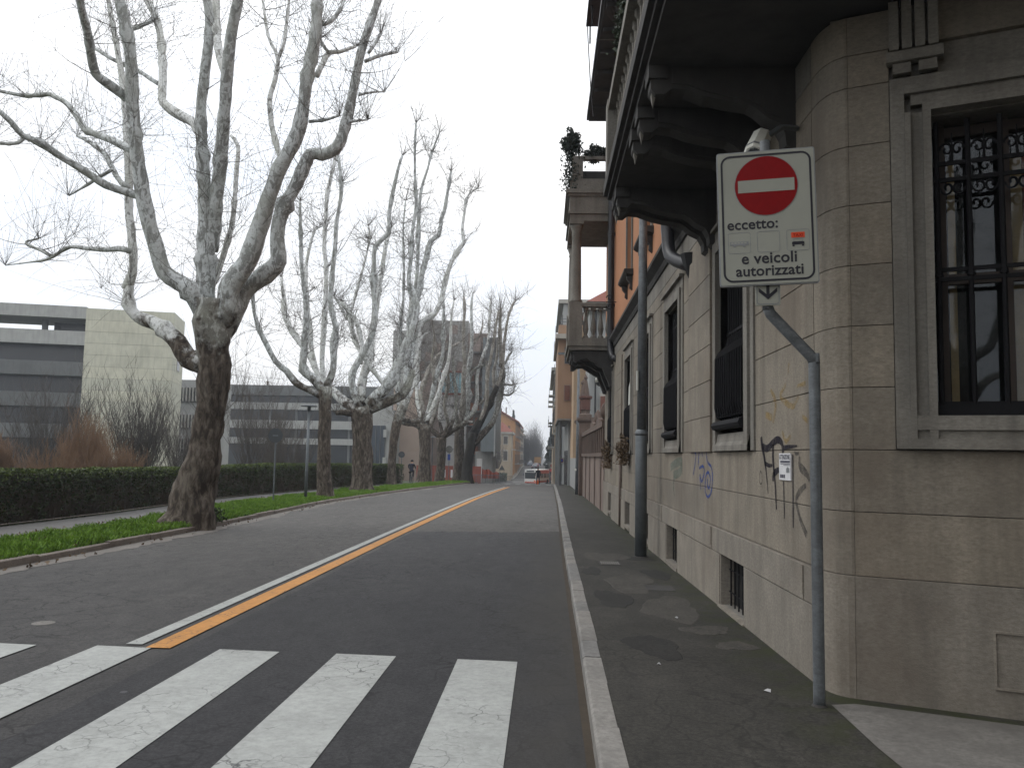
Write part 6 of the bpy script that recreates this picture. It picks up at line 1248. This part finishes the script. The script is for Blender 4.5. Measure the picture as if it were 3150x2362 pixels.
sl_ = thing('street_lamp', 'slim park street lamp with flat round hood on the left verge', 'street lamp', (-9.74, 34.1, gz(34)))
MB().tube([(-9.74, 34.1, gz(34)), (-9.74, 34.1, 1.0), (-9.74, 34.1, 3.5)], [.065, .06, .045], 10).build('pole', MAT['galv_dark'], sl_, True); MB().lathe((-9.74, 34.1, 3.36), [(.05, 0), (.07, .08), (.07, .18), (.05, .2)], 10).build('lamp_neck', MAT['sign_back'], sl_); MB().lathe((-9.74, 34.1, 3.56), [(.33, 0), (.34, .02), (.2, .06), (.04, .08)], 20).build('hood', MAT['galv_dark'], sl_)
def rsign(name, label, x, y, Y, zc, r, zb, m_='sign_back', extra=None):
    s_ = thing(name, label, 'road sign', (x, Y, zb))
    MB().tube([(x, Y, zb), (x, Y, zc+r*.9)], .03, 8).build('pole', MAT['galv_dark'], s_); d_ = MB().disc((x, Y-.045, zc), r, (0, -1, 0), .012, 24).build('disc', MAT[m_], s_)
    MB().box(x-.10, x+.10, Y-.07, Y-.058, zc-.02, zc+.02).build('bracket', MAT['galv_dark'], s_); return s_
rsign('round_sign', 'dark back of a round road sign on the left verge', -10.07, 0, 31.0, 2.28, .275, gz(31)+.08)
p_ = at(1236, 1398, 66); rsign('round_sign', 'small round sign above the hedge end before the tan wall', p_[0], 0, 66, p_[2], .25, gz(66))
p_ = at(1382, 1382, 74); ms = rsign('traffic_mirror', 'round traffic mirror on a pole between the far trees', p_[0], 0, 74, p_[2], .32, gz(74), 'mirror_glass')
MB().prism([(p_[0]-.12, p_[2]-.95), (p_[0]+.12, p_[2]-.95), (p_[0]+.12, p_[2]-.42), (p_[0]-.12, p_[2]-.42)], 73.9, 73.93, 'y').build('blue_plate', MAT['sign_blue'], ms)
p_ = at(1331, 1345, 69); l3 = thing('street_lamp', 'thin street lamp among the far plane trees', 'street lamp', (p_[0], 69, gz(69))); MB().tube([(p_[0], 69, gz(69)), (p_[0], 69, p_[2])], .045, 8).build('pole', MAT['galv_dark'], l3); MB().lathe((p_[0], 69, p_[2]), [(.33, 0), (.2, .06), (.04, .08)], 16).build('hood', MAT['galv_dark'], l3)
for x, Y, lab, top in ((1693, 96, 'thin far pole furthest left on the right sidewalk', 1300), (1711, 84, 'thin far pole in front of the salmon house bay', 1290), (1728, 80, 'thick dark far pole under the salmon house bay', 1290)):
    p_ = at(x, top, Y); s_ = thing('far_pole', lab, 'pole', (p_[0], Y, gz(Y)), 'poles on the far right sidewalk'); MB().tube([(p_[0], Y, gz(Y)), (p_[0], Y, p_[2])], .05 if x < 1720 else .09, 6).build('shaft', MAT['galv_dark'], s_); MB().lathe((p_[0], Y, p_[2]), [(.07, 0), (.07, .05), (.01, .1)], 6).build('cap', MAT['galv_dark'], s_)
p_ = at(1727, 1417, 78); s_ = thing('no_parking_sign', 'far no-parking sign with white plate on the right sidewalk', 'road sign', (p_[0], 78, gz(78)))
MB().tube([(p_[0], 78, gz(78)), (p_[0], 78, p_[2]+.3)], .03, 6).build('pole', MAT['galv_dark'], s_); MB().box(p_[0]-.24, p_[0]+.24, 77.95, 77.97, p_[2]-.30, p_[2]+.28).build('plate', MAT['sign_white'], s_); MB().disc((p_[0], 77.945, p_[2]+.03), .2, (0, -1, 0), .004, 16).build('disc', MAT['sign_red'], s_); MB().disc((p_[0], 77.938, p_[2]+.03), .14, (0, -1, 0), .004, 16).build('disc_face', MAT['sign_blue'], s_)
p_ = at(1693, 1448, 150); s_ = thing('traffic_light', 'black traffic light at the far crossing', 'traffic light', (p_[0], 150, gz(150))); MB().tube([(p_[0], 150, gz(150)), (p_[0], 150, p_[2]-.5)], .06, 6).build('pole', MAT['sign_back'], s_); MB().box(p_[0]-.2, p_[0]+.2, 149.8, 150.1, p_[2]-.5, p_[2]+.7).build('head', MAT['sign_back'], s_)
for k in range(3): MB().disc((p_[0], 149.79, p_[2]-.3+.4*k), .13, (0, -1, 0), .02, 10).build('lens', MAT['lamp_red' if k == 2 else 'car_dark'], s_)
p_ = at(1703, 1433, 140); s_ = thing('shop_sign', 'far white shop sign with red mark above red awning', 'sign', (p_[0], 140, p_[2])); MB().box(p_[0]-.8, p_[0]+.8, 139.9, 140, p_[2]-.45, p_[2]+.55).build('board', MAT['sign_white'], s_); MB().disc((p_[0]-.25, 139.88, p_[2]+.05), .3, (0, -1, 0), .01, 12).build('red_mark', MAT['sign_red'], s_); MB().prism([(139.8, p_[2]-.46), (139.8, p_[2]-.9), (138.7, p_[2]-.95)], p_[0]-.8, p_[0]+1.2, 'x').build('awning', MAT['sign_red'], s_)
p_ = at(1544, 1442, 140); s_ = thing('warning_sign', 'triangular warning sign back on two posts by the railings', 'road sign', (p_[0], 140, gz(140))); MB().prism([(p_[0]-.5, p_[2]-.2), (p_[0]+.5, p_[2]-.2), (p_[0], p_[2]+.65)], 139.9, 139.93, 'y').build('triangle', MAT['sign_back'], s_)
for s in (-.35, .35): MB().tube([(p_[0]+s, 140, gz(140)), (p_[0]+s, 140, p_[2]-.1)], .04, 6).build('post', MAT['galvanised'], s_)
# ================================================================== site fences on the left of the crossing
hb = thing('red_hoarding', 'red building site hoarding with white notices behind the far trees', 'hoarding', (fx(1350, 86), 86, gz(86)))
xs_ = np.linspace(fx(1282, 86), fx(1482, 86), 8)
for a, b in zip(xs_[:-1], xs_[1:]): MB().box(a+.02, b-.02, 86, 86.06, gz(86)-.2, gz(86)+1.75).build('board', MAT['red_hoarding'], hb)
for x in (1358, 1366, 1388, 1406): MB().box(fx(x, 85.9), fx(x+6, 85.9), 85.95, 85.99, gz(86)+.55, gz(86)+1.35).build('notice', MAT['paper'], hb)
nf = thing('red_mesh_fence', 'sagging red plastic mesh fence by the crossing', 'fence', (fx(1510, 84), 84, gz(84)))
xa, xb = fx(1484, 84), fx(1537, 84); nx = 14
V = [(xa+(xb-xa)*i/nx, 84+.12*math.sin(i*1.9), gz(84)+.55+.65*j-(.10*math.sin(i*.9)+.035*i)*(j > 0)*1.0+(.35 if j else 0)) for j in range(2) for i in range(nx+1)]
V2 = [(v[0], v[1]+.02, v[2]) for v in V]; n = nx+1
MB().add(V+V2, [(i, i+1, n+i+1, n+i) for i in range(nx)]+[(2*n+i+1, 2*n+i, 3*n+i, 3*n+i+1) for i in range(nx)]).build('mesh', MAT['mesh_red'], nf)
for i in range(0, nx+1, 3): MB().tube([(V[i][0], 84.05, gz(84)), (V[i][0], 84.05, V[n+i][2]+.05)], .025, 5).build('stake', MAT['galv_dark'], nf)
rf = thing('metal_railing', 'low grey metal railing along the corner of the crossing', 'railing', (fx(1500, 82), 82, gz(82)))
for z in (.12, .88): MB().tube([(fx(1450, 82), 82, gz(82)+z), (fx(1548, 82), 82, gz(82)+z)], .022, 5).build('rail', MAT['galv_dark'], rf)
for k in range(30): x = fx(1450, 82)+(fx(1548, 82)-fx(1450, 82))*k/29; MB().tube([(x, 82, gz(82)+.0), (x, 82, gz(82)+.88)], .014 if k % 5 else .03, 4).build('baluster', MAT['galv_dark'], rf)
rg = thing('corner_railing', 'dark railings in front of the cream house garden', 'railing', (fx(1560, 165), 165, gz(165)))
for k in range(24): x = -12.5+.27*k; MB().tube([(x, 168, gz(168)), (x, 168, gz(168)+1.5)], .03, 4).build('baluster', MAT['shutter'], rg)
for z in (.3, 1.45): MB().tube([(-12.5, 168, gz(168)+z), (-6.2, 168, gz(168)+z)], .03, 4).build('rail', MAT['shutter'], rg)
gdw = thing('garden_hedge', 'dark garden hedge in front of the cream house', 'hedge', (-11, 178, gz(178)))
leaves(3500, lambda n: np.c_[-15+7.2*RNG.random(n), 177+2*RNG.random(n), gz(178)+1.9*RNG.random(n)], .16, 'foliage', MAT['hedge_leaf'], gdw)
# ================================================================== plants on the building
def clump(name, label, c, r, n, m_, size, cat='plant', hang=None, pot=None):
    root = thing(name, label, cat, tuple(c)); c = np.array(c, float)
    def fn(k):
        d = RNG.normal(size=(k, 3)); d /= np.linalg.norm(d, axis=1)[:, None]; q = RNG.random(k)[:, None]**.45*(1+.3*np.sin(d[:, :1]*5+d[:, 2:]*4)); P = c+d*q*np.array(r)
        if hang: h = RNG.random(k) < .4; P[h] = c+np.c_[RNG.normal(size=h.sum())*r[0]*.5, RNG.normal(size=h.sum())*r[1]*.5, -hang*RNG.random(h.sum())]
        return P
    leaves(n, fn, size, 'foliage', MAT[m_], root)
    T = Twigs()
    for k in range(24): T.shoot(c-[0, 0, r[2]*.7], rand_dir(.0, 1.4), r[2]*random.uniform(1.0, 1.8), .008, 4, .4)
    T.build('stems', MAT['twig'], root)
    if pot: MB().lathe((c[0], c[1], pot), [(.14, 0), (.19, .28), (.21, .28), (.21, .33)], 12).build('pot', MAT['terracotta'], root)
    return root
clump('terrace_conifer', 'bushy dark conifer on the corner of the upper terrace', (LX-.02, LY0+.12, 11.55), (.30, .30, .42), 2600, 'conifer', .05, hang=1.6)
clump('terrace_shrub', 'dark leafy shrub on the terrace rail beside the conifer', (1.55, LY0+.3, 11.25), (.42, .3, .26), 1600, 'conifer', .05)
clump('balcony_vine', 'trailing green plant with yellow flowers hanging from the upper balcony', (1.42, 14.5, 9.6), (.22, 1.0, .55), 2200, 'vine', .05, hang=.7)
clump('dried_flower_plant', 'dried brown plant hanging below the fifth barred window', (XW-.12, 25.9, 1.95), (.14, .42, .26), 1500, 'dry_leaf', .035, hang=.6)
clump('dried_flower_plant', 'dried brown plant hanging below the fourth barred window', (XW-.14, 20.4, 1.98), (.15, .42, .28), 1700, 'dry_leaf', .035, hang=.45)
MB_ = MB().add([(XW-.02, 20.2, 3.0), (XW-.03, 20.55, 2.98), (XW-.04, 20.30, 3.42), (XW-.02, 20.22, 3.55), (XW-.015, 20.2, 3.0), (XW-.025, 20.55, 2.98), (XW-.035, 20.30, 3.42), (XW-.015, 20.22, 3.55)], [(0, 1, 2, 3), (7, 6, 5, 4), (0, 4, 5, 1), (1, 5, 6, 2), (2, 6, 7, 3)])
tag(MB_.build('white_cloth', MAT['cctv_white']), 'white cloth hanging out of the fourth barred window', 'cloth')
T = Twigs(); wd = thing('verge_weed', 'dark leafy weed clump at the kerb beside the large trunk', 'plant', (-8.35, 20.9, gz(21)))
leaves(500, lambda n: np.c_[-8.35+.16*RNG.normal(size=n), 20.9+.16*RNG.normal(size=n), gz(21)+.1+.35*RNG.random(n)], .04, 'foliage', MAT['hedge_leaf'], wd)
# ================================================================== people
def person(name, label, x, y, face=0.0, h=1.7, top='cloth_black', legs='cloth_navy', hair='hair', pose='stand', zb=None):
    k = h/1.75; sp_ = .10 if pose != 'walk' else .06; st = .0 if pose != 'walk' else .24
    J_ = {'pel': (0, 0, .96, .15), 'spi': (0, .0, 1.18, .145), 'che': (0, 0, 1.36, .165), 'nec': (0, .0, 1.50, .06), 'hd1': (0, -.01, 1.58, .085), 'hd2': (0, -.01, 1.68, .095), 'hd3': (0, 0, 1.74, .05)}
    E_ = [('pel', 'spi'), ('spi', 'che'), ('che', 'nec'), ('nec', 'hd1'), ('hd1', 'hd2'), ('hd2', 'hd3')]
    for s, n_ in ((-1, 'l'), (1, 'r')):
        f = st*s
        if pose == 'ride':
            J_.update({n_+'hip': (s*.10, 0, .93, .10), n_+'kne': (s*.12, -.34, .80-.12*s, .07), n_+'ank': (s*.12, -.22, .42-.12*s, .045), n_+'toe': (s*.12, -.40, .36-.12*s, .035)})
            J_.update({n_+'sho': (s*.19, -.04, 1.42, .06), n_+'elb': (s*.25, -.24, 1.22, .048), n_+'wri': (s*.24, -.46, 1.10, .035), n_+'han': (s*.24, -.54, 1.08, .035)})
        else:
            J_.update({n_+'hip': (s*sp_, 0, .90, .10), n_+'kne': (s*(sp_+.02), -f*.5, .50, .068), n_+'ank': (s*(sp_+.03), -f*.9+(.05 if f < 0 else 0), .09, .045), n_+'toe': (s*(sp_+.05), -f*.9-.16, .04, .035)})
            J_.update({n_+'sho': (s*.19, .0, 1.42, .062), n_+'elb': (s*.26, .03+f*.4, 1.15, .05), n_+'wri': (s*.27, -.04+f*.6, .91, .036), n_+'han': (s*.27, -.06+f*.65, .82, .034)})
        E_ += [('pel', n_+'hip'), (n_+'hip', n_+'kne'), (n_+'kne', n_+'ank'), (n_+'ank', n_+'toe'), ('che', n_+'sho'), (n_+'sho', n_+'elb'), (n_+'elb', n_+'wri'), (n_+'wri', n_+'han')]
    if pose == 'ride':
        for q in ('spi', 'che', 'nec', 'hd1', 'hd2', 'hd3'): a = J_[q]; J_[q] = (a[0], a[1]-.35*(a[2]-.96), a[2]-.03, a[3])
    ks = list(J_); me = bpy.data.meshes.new('tmp'); me.from_pydata([tuple(np.array(J_[q][:3])*k) for q in ks], [(ks.index(a), ks.index(b)) for a, b in E_], [])
    o = bpy.data.objects.new('tmp', me); COL.objects.link(o); sm = o.modifiers.new('s', 'SKIN'); ss = o.modifiers.new('u', 'SUBSURF'); ss.levels = 1
    for i, q in enumerate(ks):
        sv = me.skin_vertices[0].data[i]; r = J_[q][3]*k; sv.radius = (r, r*(.72 if q in ('che', 'spi', 'pel') else 1)); sv.use_root = q == 'pel'
    bpy.context.view_layer.update(); me2 = bpy.data.meshes.new_from_object(o.evaluated_get(bpy.context.evaluated_depsgraph_get())); bpy.data.objects.remove(o)
    me2.materials.clear()
    for q in ('skin', top, legs, 'sign_black'): me2.materials.append(MAT[q])
    hands = [np.array(J_[n_+'han'][:3])*k for n_ in 'lr']; toes = [np.array(J_[n_+'toe'][:3])*k for n_ in 'lr']
    for p in me2.polygons:
        c = np.array(p.center); z = c[2]/k
        i = 1 if z > .93 else 2
        if pose == 'ride' and z < 1.0 and c[1] < -.05: i = 2
        if z > 1.51 if pose != 'ride' else z > 1.50: i = 0
        if min(np.linalg.norm(c-hh_) for hh_ in hands) < .085*k: i = 0
        if min(np.linalg.norm(c-t_) for t_ in toes) < .15*k and z < .5: i = 3
        p.material_index = i; p.use_smooth = True
    b = bpy.data.objects.new(name, me2); COL.objects.link(b); b.location = (x, y, (zb if zb is not None else gz(y)+.01)); b.rotation_euler.z = face; tag(b, label, 'person'); OFF[b.name] = (0, 0, 0)
    hc = np.array(J_['hd2'][:3])*k
    ha = MB(); prof = [(.03, .115), (.07, .10), (.10, .06), (.108, .0), (.10, -.05)]
    ha.lathe((hc[0], hc[1]+.02, hc[2]), [(r*k, z_*k) for r, z_ in prof][::-1], 12); ha.build('hair', MAT[hair], b, True)
    fm = MB()
    for n_ in 'lr':
        c = np.array(J_[n_+'han'][:3])*k
        for q in range(5): fm.tube([c+np.array([(q-2)*.014, 0, -.01])*k, c+np.array([(q-2)*.017, -.012, -.05-.012*(2-abs(q-2))])*k, c+np.array([(q-2)*.016, -.03, -.08-.012*(2-abs(q-2))])*k], .008*k, 5)
    fm.build('fingers', MAT['skin'], b); fc = MB().lathe((hc[0], hc[1]-.10*k, hc[2]-.02*k), [(.004, .02), (.014*k, -.015), (.008, -.03)], 6); fc.build('nose', MAT['skin'], b); return b
pm = person('person', 'person in dark clothes standing on the far crossing in front of the bus', -.55, 83, math.pi, 1.68)
tag(MB().lathe((-.62, 83.3, gz(83)+.05), [(.10, 0), (.16, .10), (.15, .34), (.06, .42)], 10).build('orange_bag', MAT['orange_bag']), 'orange bag beside the person on the far crossing', 'bag')
person('person', 'person in pink top on the far right sidewalk', 2.3, 165, .3, 1.65, 'cloth_pink', 'cloth_black', pose='walk')
person('person', 'person in dark red coat on the far right kerb', 1.45, 160, 2.8, 1.7, 'cloth_red', 'cloth_black')
person('person', 'person in black with a white bag on the far right sidewalk', 3.35, 162, 2.5, 1.7, 'cloth_black', 'cloth_black', pose='walk')
tag(MB().lathe((3.1, 161.6, gz(162)+.9), [(.12, 0), (.25, .1), (.22, .4), (.08, .5)], 10).build('white_bag', MAT['cloth_white']), 'white bag carried by the person in black', 'bag')
# cyclist
cxp, cyp = at(1265, 1488, 62)[0], 62.0
bc = thing('bicycle', 'bicycle ridden away along the footpath', 'bicycle', (cxp, cyp, gz(62)+.1))
def wheel(cy):
    w0 = MB(); c = np.array([cxp, cyp+cy, gz(62)+.1+.34]); w0.tube([c+np.array([0, .33*math.cos(a), .33*math.sin(a)]) for a in np.linspace(0, 6.283, 25)], .018, 6, caps=False); o = w0.build('wheel', MAT['tyre'], bc)
    s_ = MB()
    for a in np.linspace(0, 6.283, 13)[:-1]: s_.tube([c, c+np.array([0, .32*math.cos(a), .32*math.sin(a)])], .003, 3)
    tag(s_.build('spokes', MAT['galvanised'], o), kind='stuff')
wheel(-.52); wheel(.52); bo = np.array([cxp, cyp, gz(62)+.1])
for a, b in (((0, -.52, .34), (0, -.15, .88)), ((0, -.10, .30), (0, -.18, .82)), ((0, -.10, .30), (0, .38, .80)), ((0, -.15, .80), (0, .36, .86)), ((0, -.52, .34), (0, -.10, .30)), ((0, .52, .34), (0, .36, .95))): MB().tube([bo+a, bo+b], .016, 6).build('frame_tube', MAT['galvanised'], bc)
MB().tube([bo+[-.26, .34, 1.02], bo+[0, .38, .98], bo+[.26, .34, 1.02]], .014, 6).build('handlebar', MAT['galvanised'], bc); MB().lathe(bo+[0, -.18, .88], [(.05, 0), (.11, .03), (.09, .06)], 10).build('saddle', MAT['tyre'], bc); MB().box(cxp-.06, cxp+.06, cyp-.68, cyp-.40, gz(62)+.80, gz(62)+.82).build('rack', MAT['galvanised'], bc)
person('person', 'cyclist in dark jacket riding away on the footpath', cxp, cyp-.15, math.pi, 1.75, 'cloth_navy', 'cloth_black', pose='ride', zb=gz(62)+.12)
# ================================================================== vehicles
def car(name, label, x, Y, col, rot=0.0, kind='car', group='cars in the far street'):
    r_ = thing(name, label, 'car', (0, 0, 0), group); Lh, W, H_ = (2.05, .86, 1.45) if kind == 'car' else (2.4, .95, 1.95)
    prof = [(-Lh, .35), (-Lh, .72), (-Lh*.93, .86), (-Lh*.55, .96), (-Lh*.28, H_*.96), (-Lh*.05, H_), (Lh*.45, H_*.985), (Lh*.72, H_*.93), (Lh*.92, .98), (Lh, .85), (Lh, .40), (Lh*.9, .28), (-Lh*.9, .28)]
    n = len(prof); V = []
    for sx in (-1, 1):
        for yy, zz_ in prof: V.append((sx*W*(1 if zz_ < 1.0 else .80), yy, zz_))
    MB().add(V, [tuple(range(n)), tuple(range(2*n-1, n-1, -1))]+[(i, n+i, n+(i+1) % n, (i+1) % n) for i in range(n)]).build('body', MAT[col], r_)
    for sy, a, b in ((-1, prof[3], prof[4]), (1, prof[7], prof[8])):
        V = [(-W*.72, a[0]*.99+sy*.02, a[1]+.02), (W*.72, a[0]*.99+sy*.02, a[1]+.02), (W*.66, b[0]+sy*.035, b[1]-.02), (-W*.66, b[0]+sy*.035, b[1]-.02)]
        MB().add(V+[(v[0], v[1]-sy*.03, v[2]) for v in V], [(0, 1, 2, 3), (7, 6, 5, 4), (0, 4, 5, 1), (1, 5, 6, 2), (2, 6, 7, 3), (3, 7, 4, 0)]).build('windscreen' if sy < 0 else 'rear_window', MAT['car_glass'], r_)
    for sx in (-1, 1):
        MB().box(min(sx*W*.82, sx*W*.84), max(sx*W*.82, sx*W*.84)+.001, -Lh*.25, Lh*.62, .98, H_*.9).build('side_window', MAT['car_glass'], r_)
        MB().box(sx*W*.7-.15, sx*W*.7+.15, -Lh-.015, -Lh+.05, .62, .76).build('headlight', MAT['cctv_white'], r_); MB().box(sx*W*.78-.12, sx*W*.78+.12, Lh-.04, Lh+.015, .70, .90).build('tail_light', MAT['lamp_red'], r_)
        for yy in (-Lh*.62, Lh*.62):
            w0 = MB(); w0.prism([(yy+.31*math.cos(a), .31+.31*math.sin(a)) for a in np.linspace(0, 6.283, 17)[:-1]], min(sx*(W-.18), sx*(W+.01)), max(sx*(W-.18), sx*(W+.01)), 'x'); wo = w0.build('wheel', MAT['tyre'], r_)
            MB().prism([(yy+.19*math.cos(a), .31+.19*math.sin(a)) for a in np.linspace(0, 6.283, 13)[:-1]], min(sx*(W+.011), sx*(W+.02)), max(sx*(W+.011), sx*(W+.02)), 'x').build('rim', MAT['car_grey'], wo)
    MB().box(-.26, .26, -Lh-.02, -Lh-.001, .45, .56).build('number_plate', MAT['cctv_white'], r_); MB().box(-.26, .26, Lh+.001, Lh+.02, .5, .61).build('number_plate', MAT['cctv_white'], r_)
    r_.location = (x, Y, gz(Y)); r_.rotation_euler = (0, 0, rot); return r_
car('car', 'dark purple car driving away up the far street', -2.7, 243, 'car_dark', math.pi); car('car', 'dark red car driving just ahead of the purple one', -2.4, 262, 'car_red', math.pi); car('car', 'dark blue car beside the orange truck', -4.6, 285, 'car_blue', 0)
for k, (x, Y, c, lab) in enumerate([(1.4, 212, 'car_white', 'white parked car, nearest in the right-hand row'), (1.5, 222, 'car_grey', 'grey parked car, second in the right-hand row'), (1.6, 232, 'car_white', 'white parked car, third in the right-hand row'), (1.7, 246, 'car_dark', 'dark parked car halfway up the right-hand row'), (1.8, 262, 'car_grey', 'pale grey parked car towards the end of the row'), (1.9, 282, 'car_white', 'white parked car last in the right-hand row'), (3.1, 225, 'car_blue', 'blue car pulled up on the right pavement')]): car('car', lab, x, Y, c, 0.0)
car('parked_van', 'white van far up the right side', 1.9, 320, 'car_white', 0, 'van'); car('car', 'white car waiting behind the bus', 1.0, 178, 'car_white', .1)
bu = thing('city_bus', 'white and red city bus turning at the far crossing', 'bus', (0, 0, 0))
L2, W2, H2 = 4.2, 1.2, 2.95
MB().prism(rrect(-W2, W2, .30, H2, .14, 4), -L2, L2, 'y').build('body', MAT['bus_white'], bu)
MB().box(-W2+.08, W2-.08, -L2-.02, -L2-.001, 1.15, 2.35).build('windscreen', MAT['car_glass'], bu); MB().box(-.8, .8, -L2-.03, -L2-.001, 2.45, 2.75).build('destination_board', MAT['sign_back'], bu)
for k in range(4): MB().box(W2+.001, W2+.015, -L2+.6+1.9*k, -L2+2.3+1.9*k, 1.30, 2.15).build('side_window', MAT['car_glass'], bu); MB().box(-W2-.015, -W2-.001, -L2+.6+1.9*k, -L2+2.3+1.9*k, 1.30, 2.15).build('side_window', MAT['car_glass'], bu)
MB().box(W2+.001, W2+.012, -L2+.5, L2-.05, 2.16, 2.8).build('red_band', MAT['bus_red'], bu); MB().box(W2+.001, W2+.012, -L2+.5, L2-.05, .36, .75).build('red_skirt', MAT['bus_red'], bu); MB().box(-W2+.05, W2-.05, -L2-.015, -L2-.001, .32, .55).build('red_bumper', MAT['bus_red'], bu)
for sx in (-1, 1):
    MB().box(sx*.9-.15, sx*.9+.15, -L2-.03, -L2-.001, .62, .82).build('headlight', MAT['orange_bag' if sx > 0 else 'cctv_white'], bu); MB().box(sx*1.45-.12, sx*1.45+.12, -L2-.2, -L2-.05, 1.7, 2.15).build('mirror', MAT['sign_back'], bu)
    for yy in (-2.6, 2.4): MB().prism([(yy+.48*math.cos(a), .48+.48*math.sin(a)) for a in np.linspace(0, 6.283, 17)[:-1]], min(sx*(W2-.25), sx*(W2+.02)), max(sx*(W2-.25), sx*(W2+.02)), 'x').build('wheel', MAT['tyre'], bu)
bu.location = (-1.15, 168, gz(168)); bu.rotation_euler.z = math.radians(-20)
tr_ = thing('orange_truck', 'orange box truck driving up the far street', 'truck', (0, 0, 0))
MB().box(-1.2, 1.2, -2.5, 2.6, 1.0, 3.1).build('box_body', MAT['truck_orange'], tr_); MB().prism([(-4.2, .6), (-2.6, .6), (-2.6, 2.6), (-3.7, 2.6), (-4.2, 1.6)][::-1], -1.1, 1.1, 'x').build('cab', MAT['car_dark'], tr_); MB().box(-1.1, 1.1, -2.59, 2.6, .55, .999).build('chassis', MAT['tyre'], tr_)
for sx in (-1, 1):
    for yy in (-3.2, 1.6): MB().prism([(yy+.45*math.cos(a), .45+.45*math.sin(a)) for a in np.linspace(0, 6.283, 13)[:-1]], min(sx*.85, sx*1.15), max(sx*.85, sx*1.15), 'x').build('wheel', MAT['tyre'], tr_)
    MB().box(sx*.9-.12, sx*.9+.12, 2.601, 2.63, .62, .8).build('tail_light', MAT['lamp_red'], tr_)
tr_.location = (-2.2, 303, gz(303)); tr_.rotation_euler.z = math.pi
# ================================================================== haze
hz = MB().box(-140, 140, -50, 900, -9, 32).build('haze', bpy.data.materials.new('haze'))
hm = hz.data.materials[0]; hm.use_nodes = True; ht = hm.node_tree; ht.nodes.clear(); ho = ht.nodes.new('ShaderNodeOutputMaterial'); pv = ht.nodes.new('ShaderNodeVolumePrincipled')
pv.inputs['Color'].default_value = (.86, .92, 1.0, 1); pv.inputs['Density'].default_value = .0007; pv.inputs['Anisotropy'].default_value = .3
ht.links.new(pv.outputs[0], ho.inputs['Volume']); tag(hz, kind='stuff')
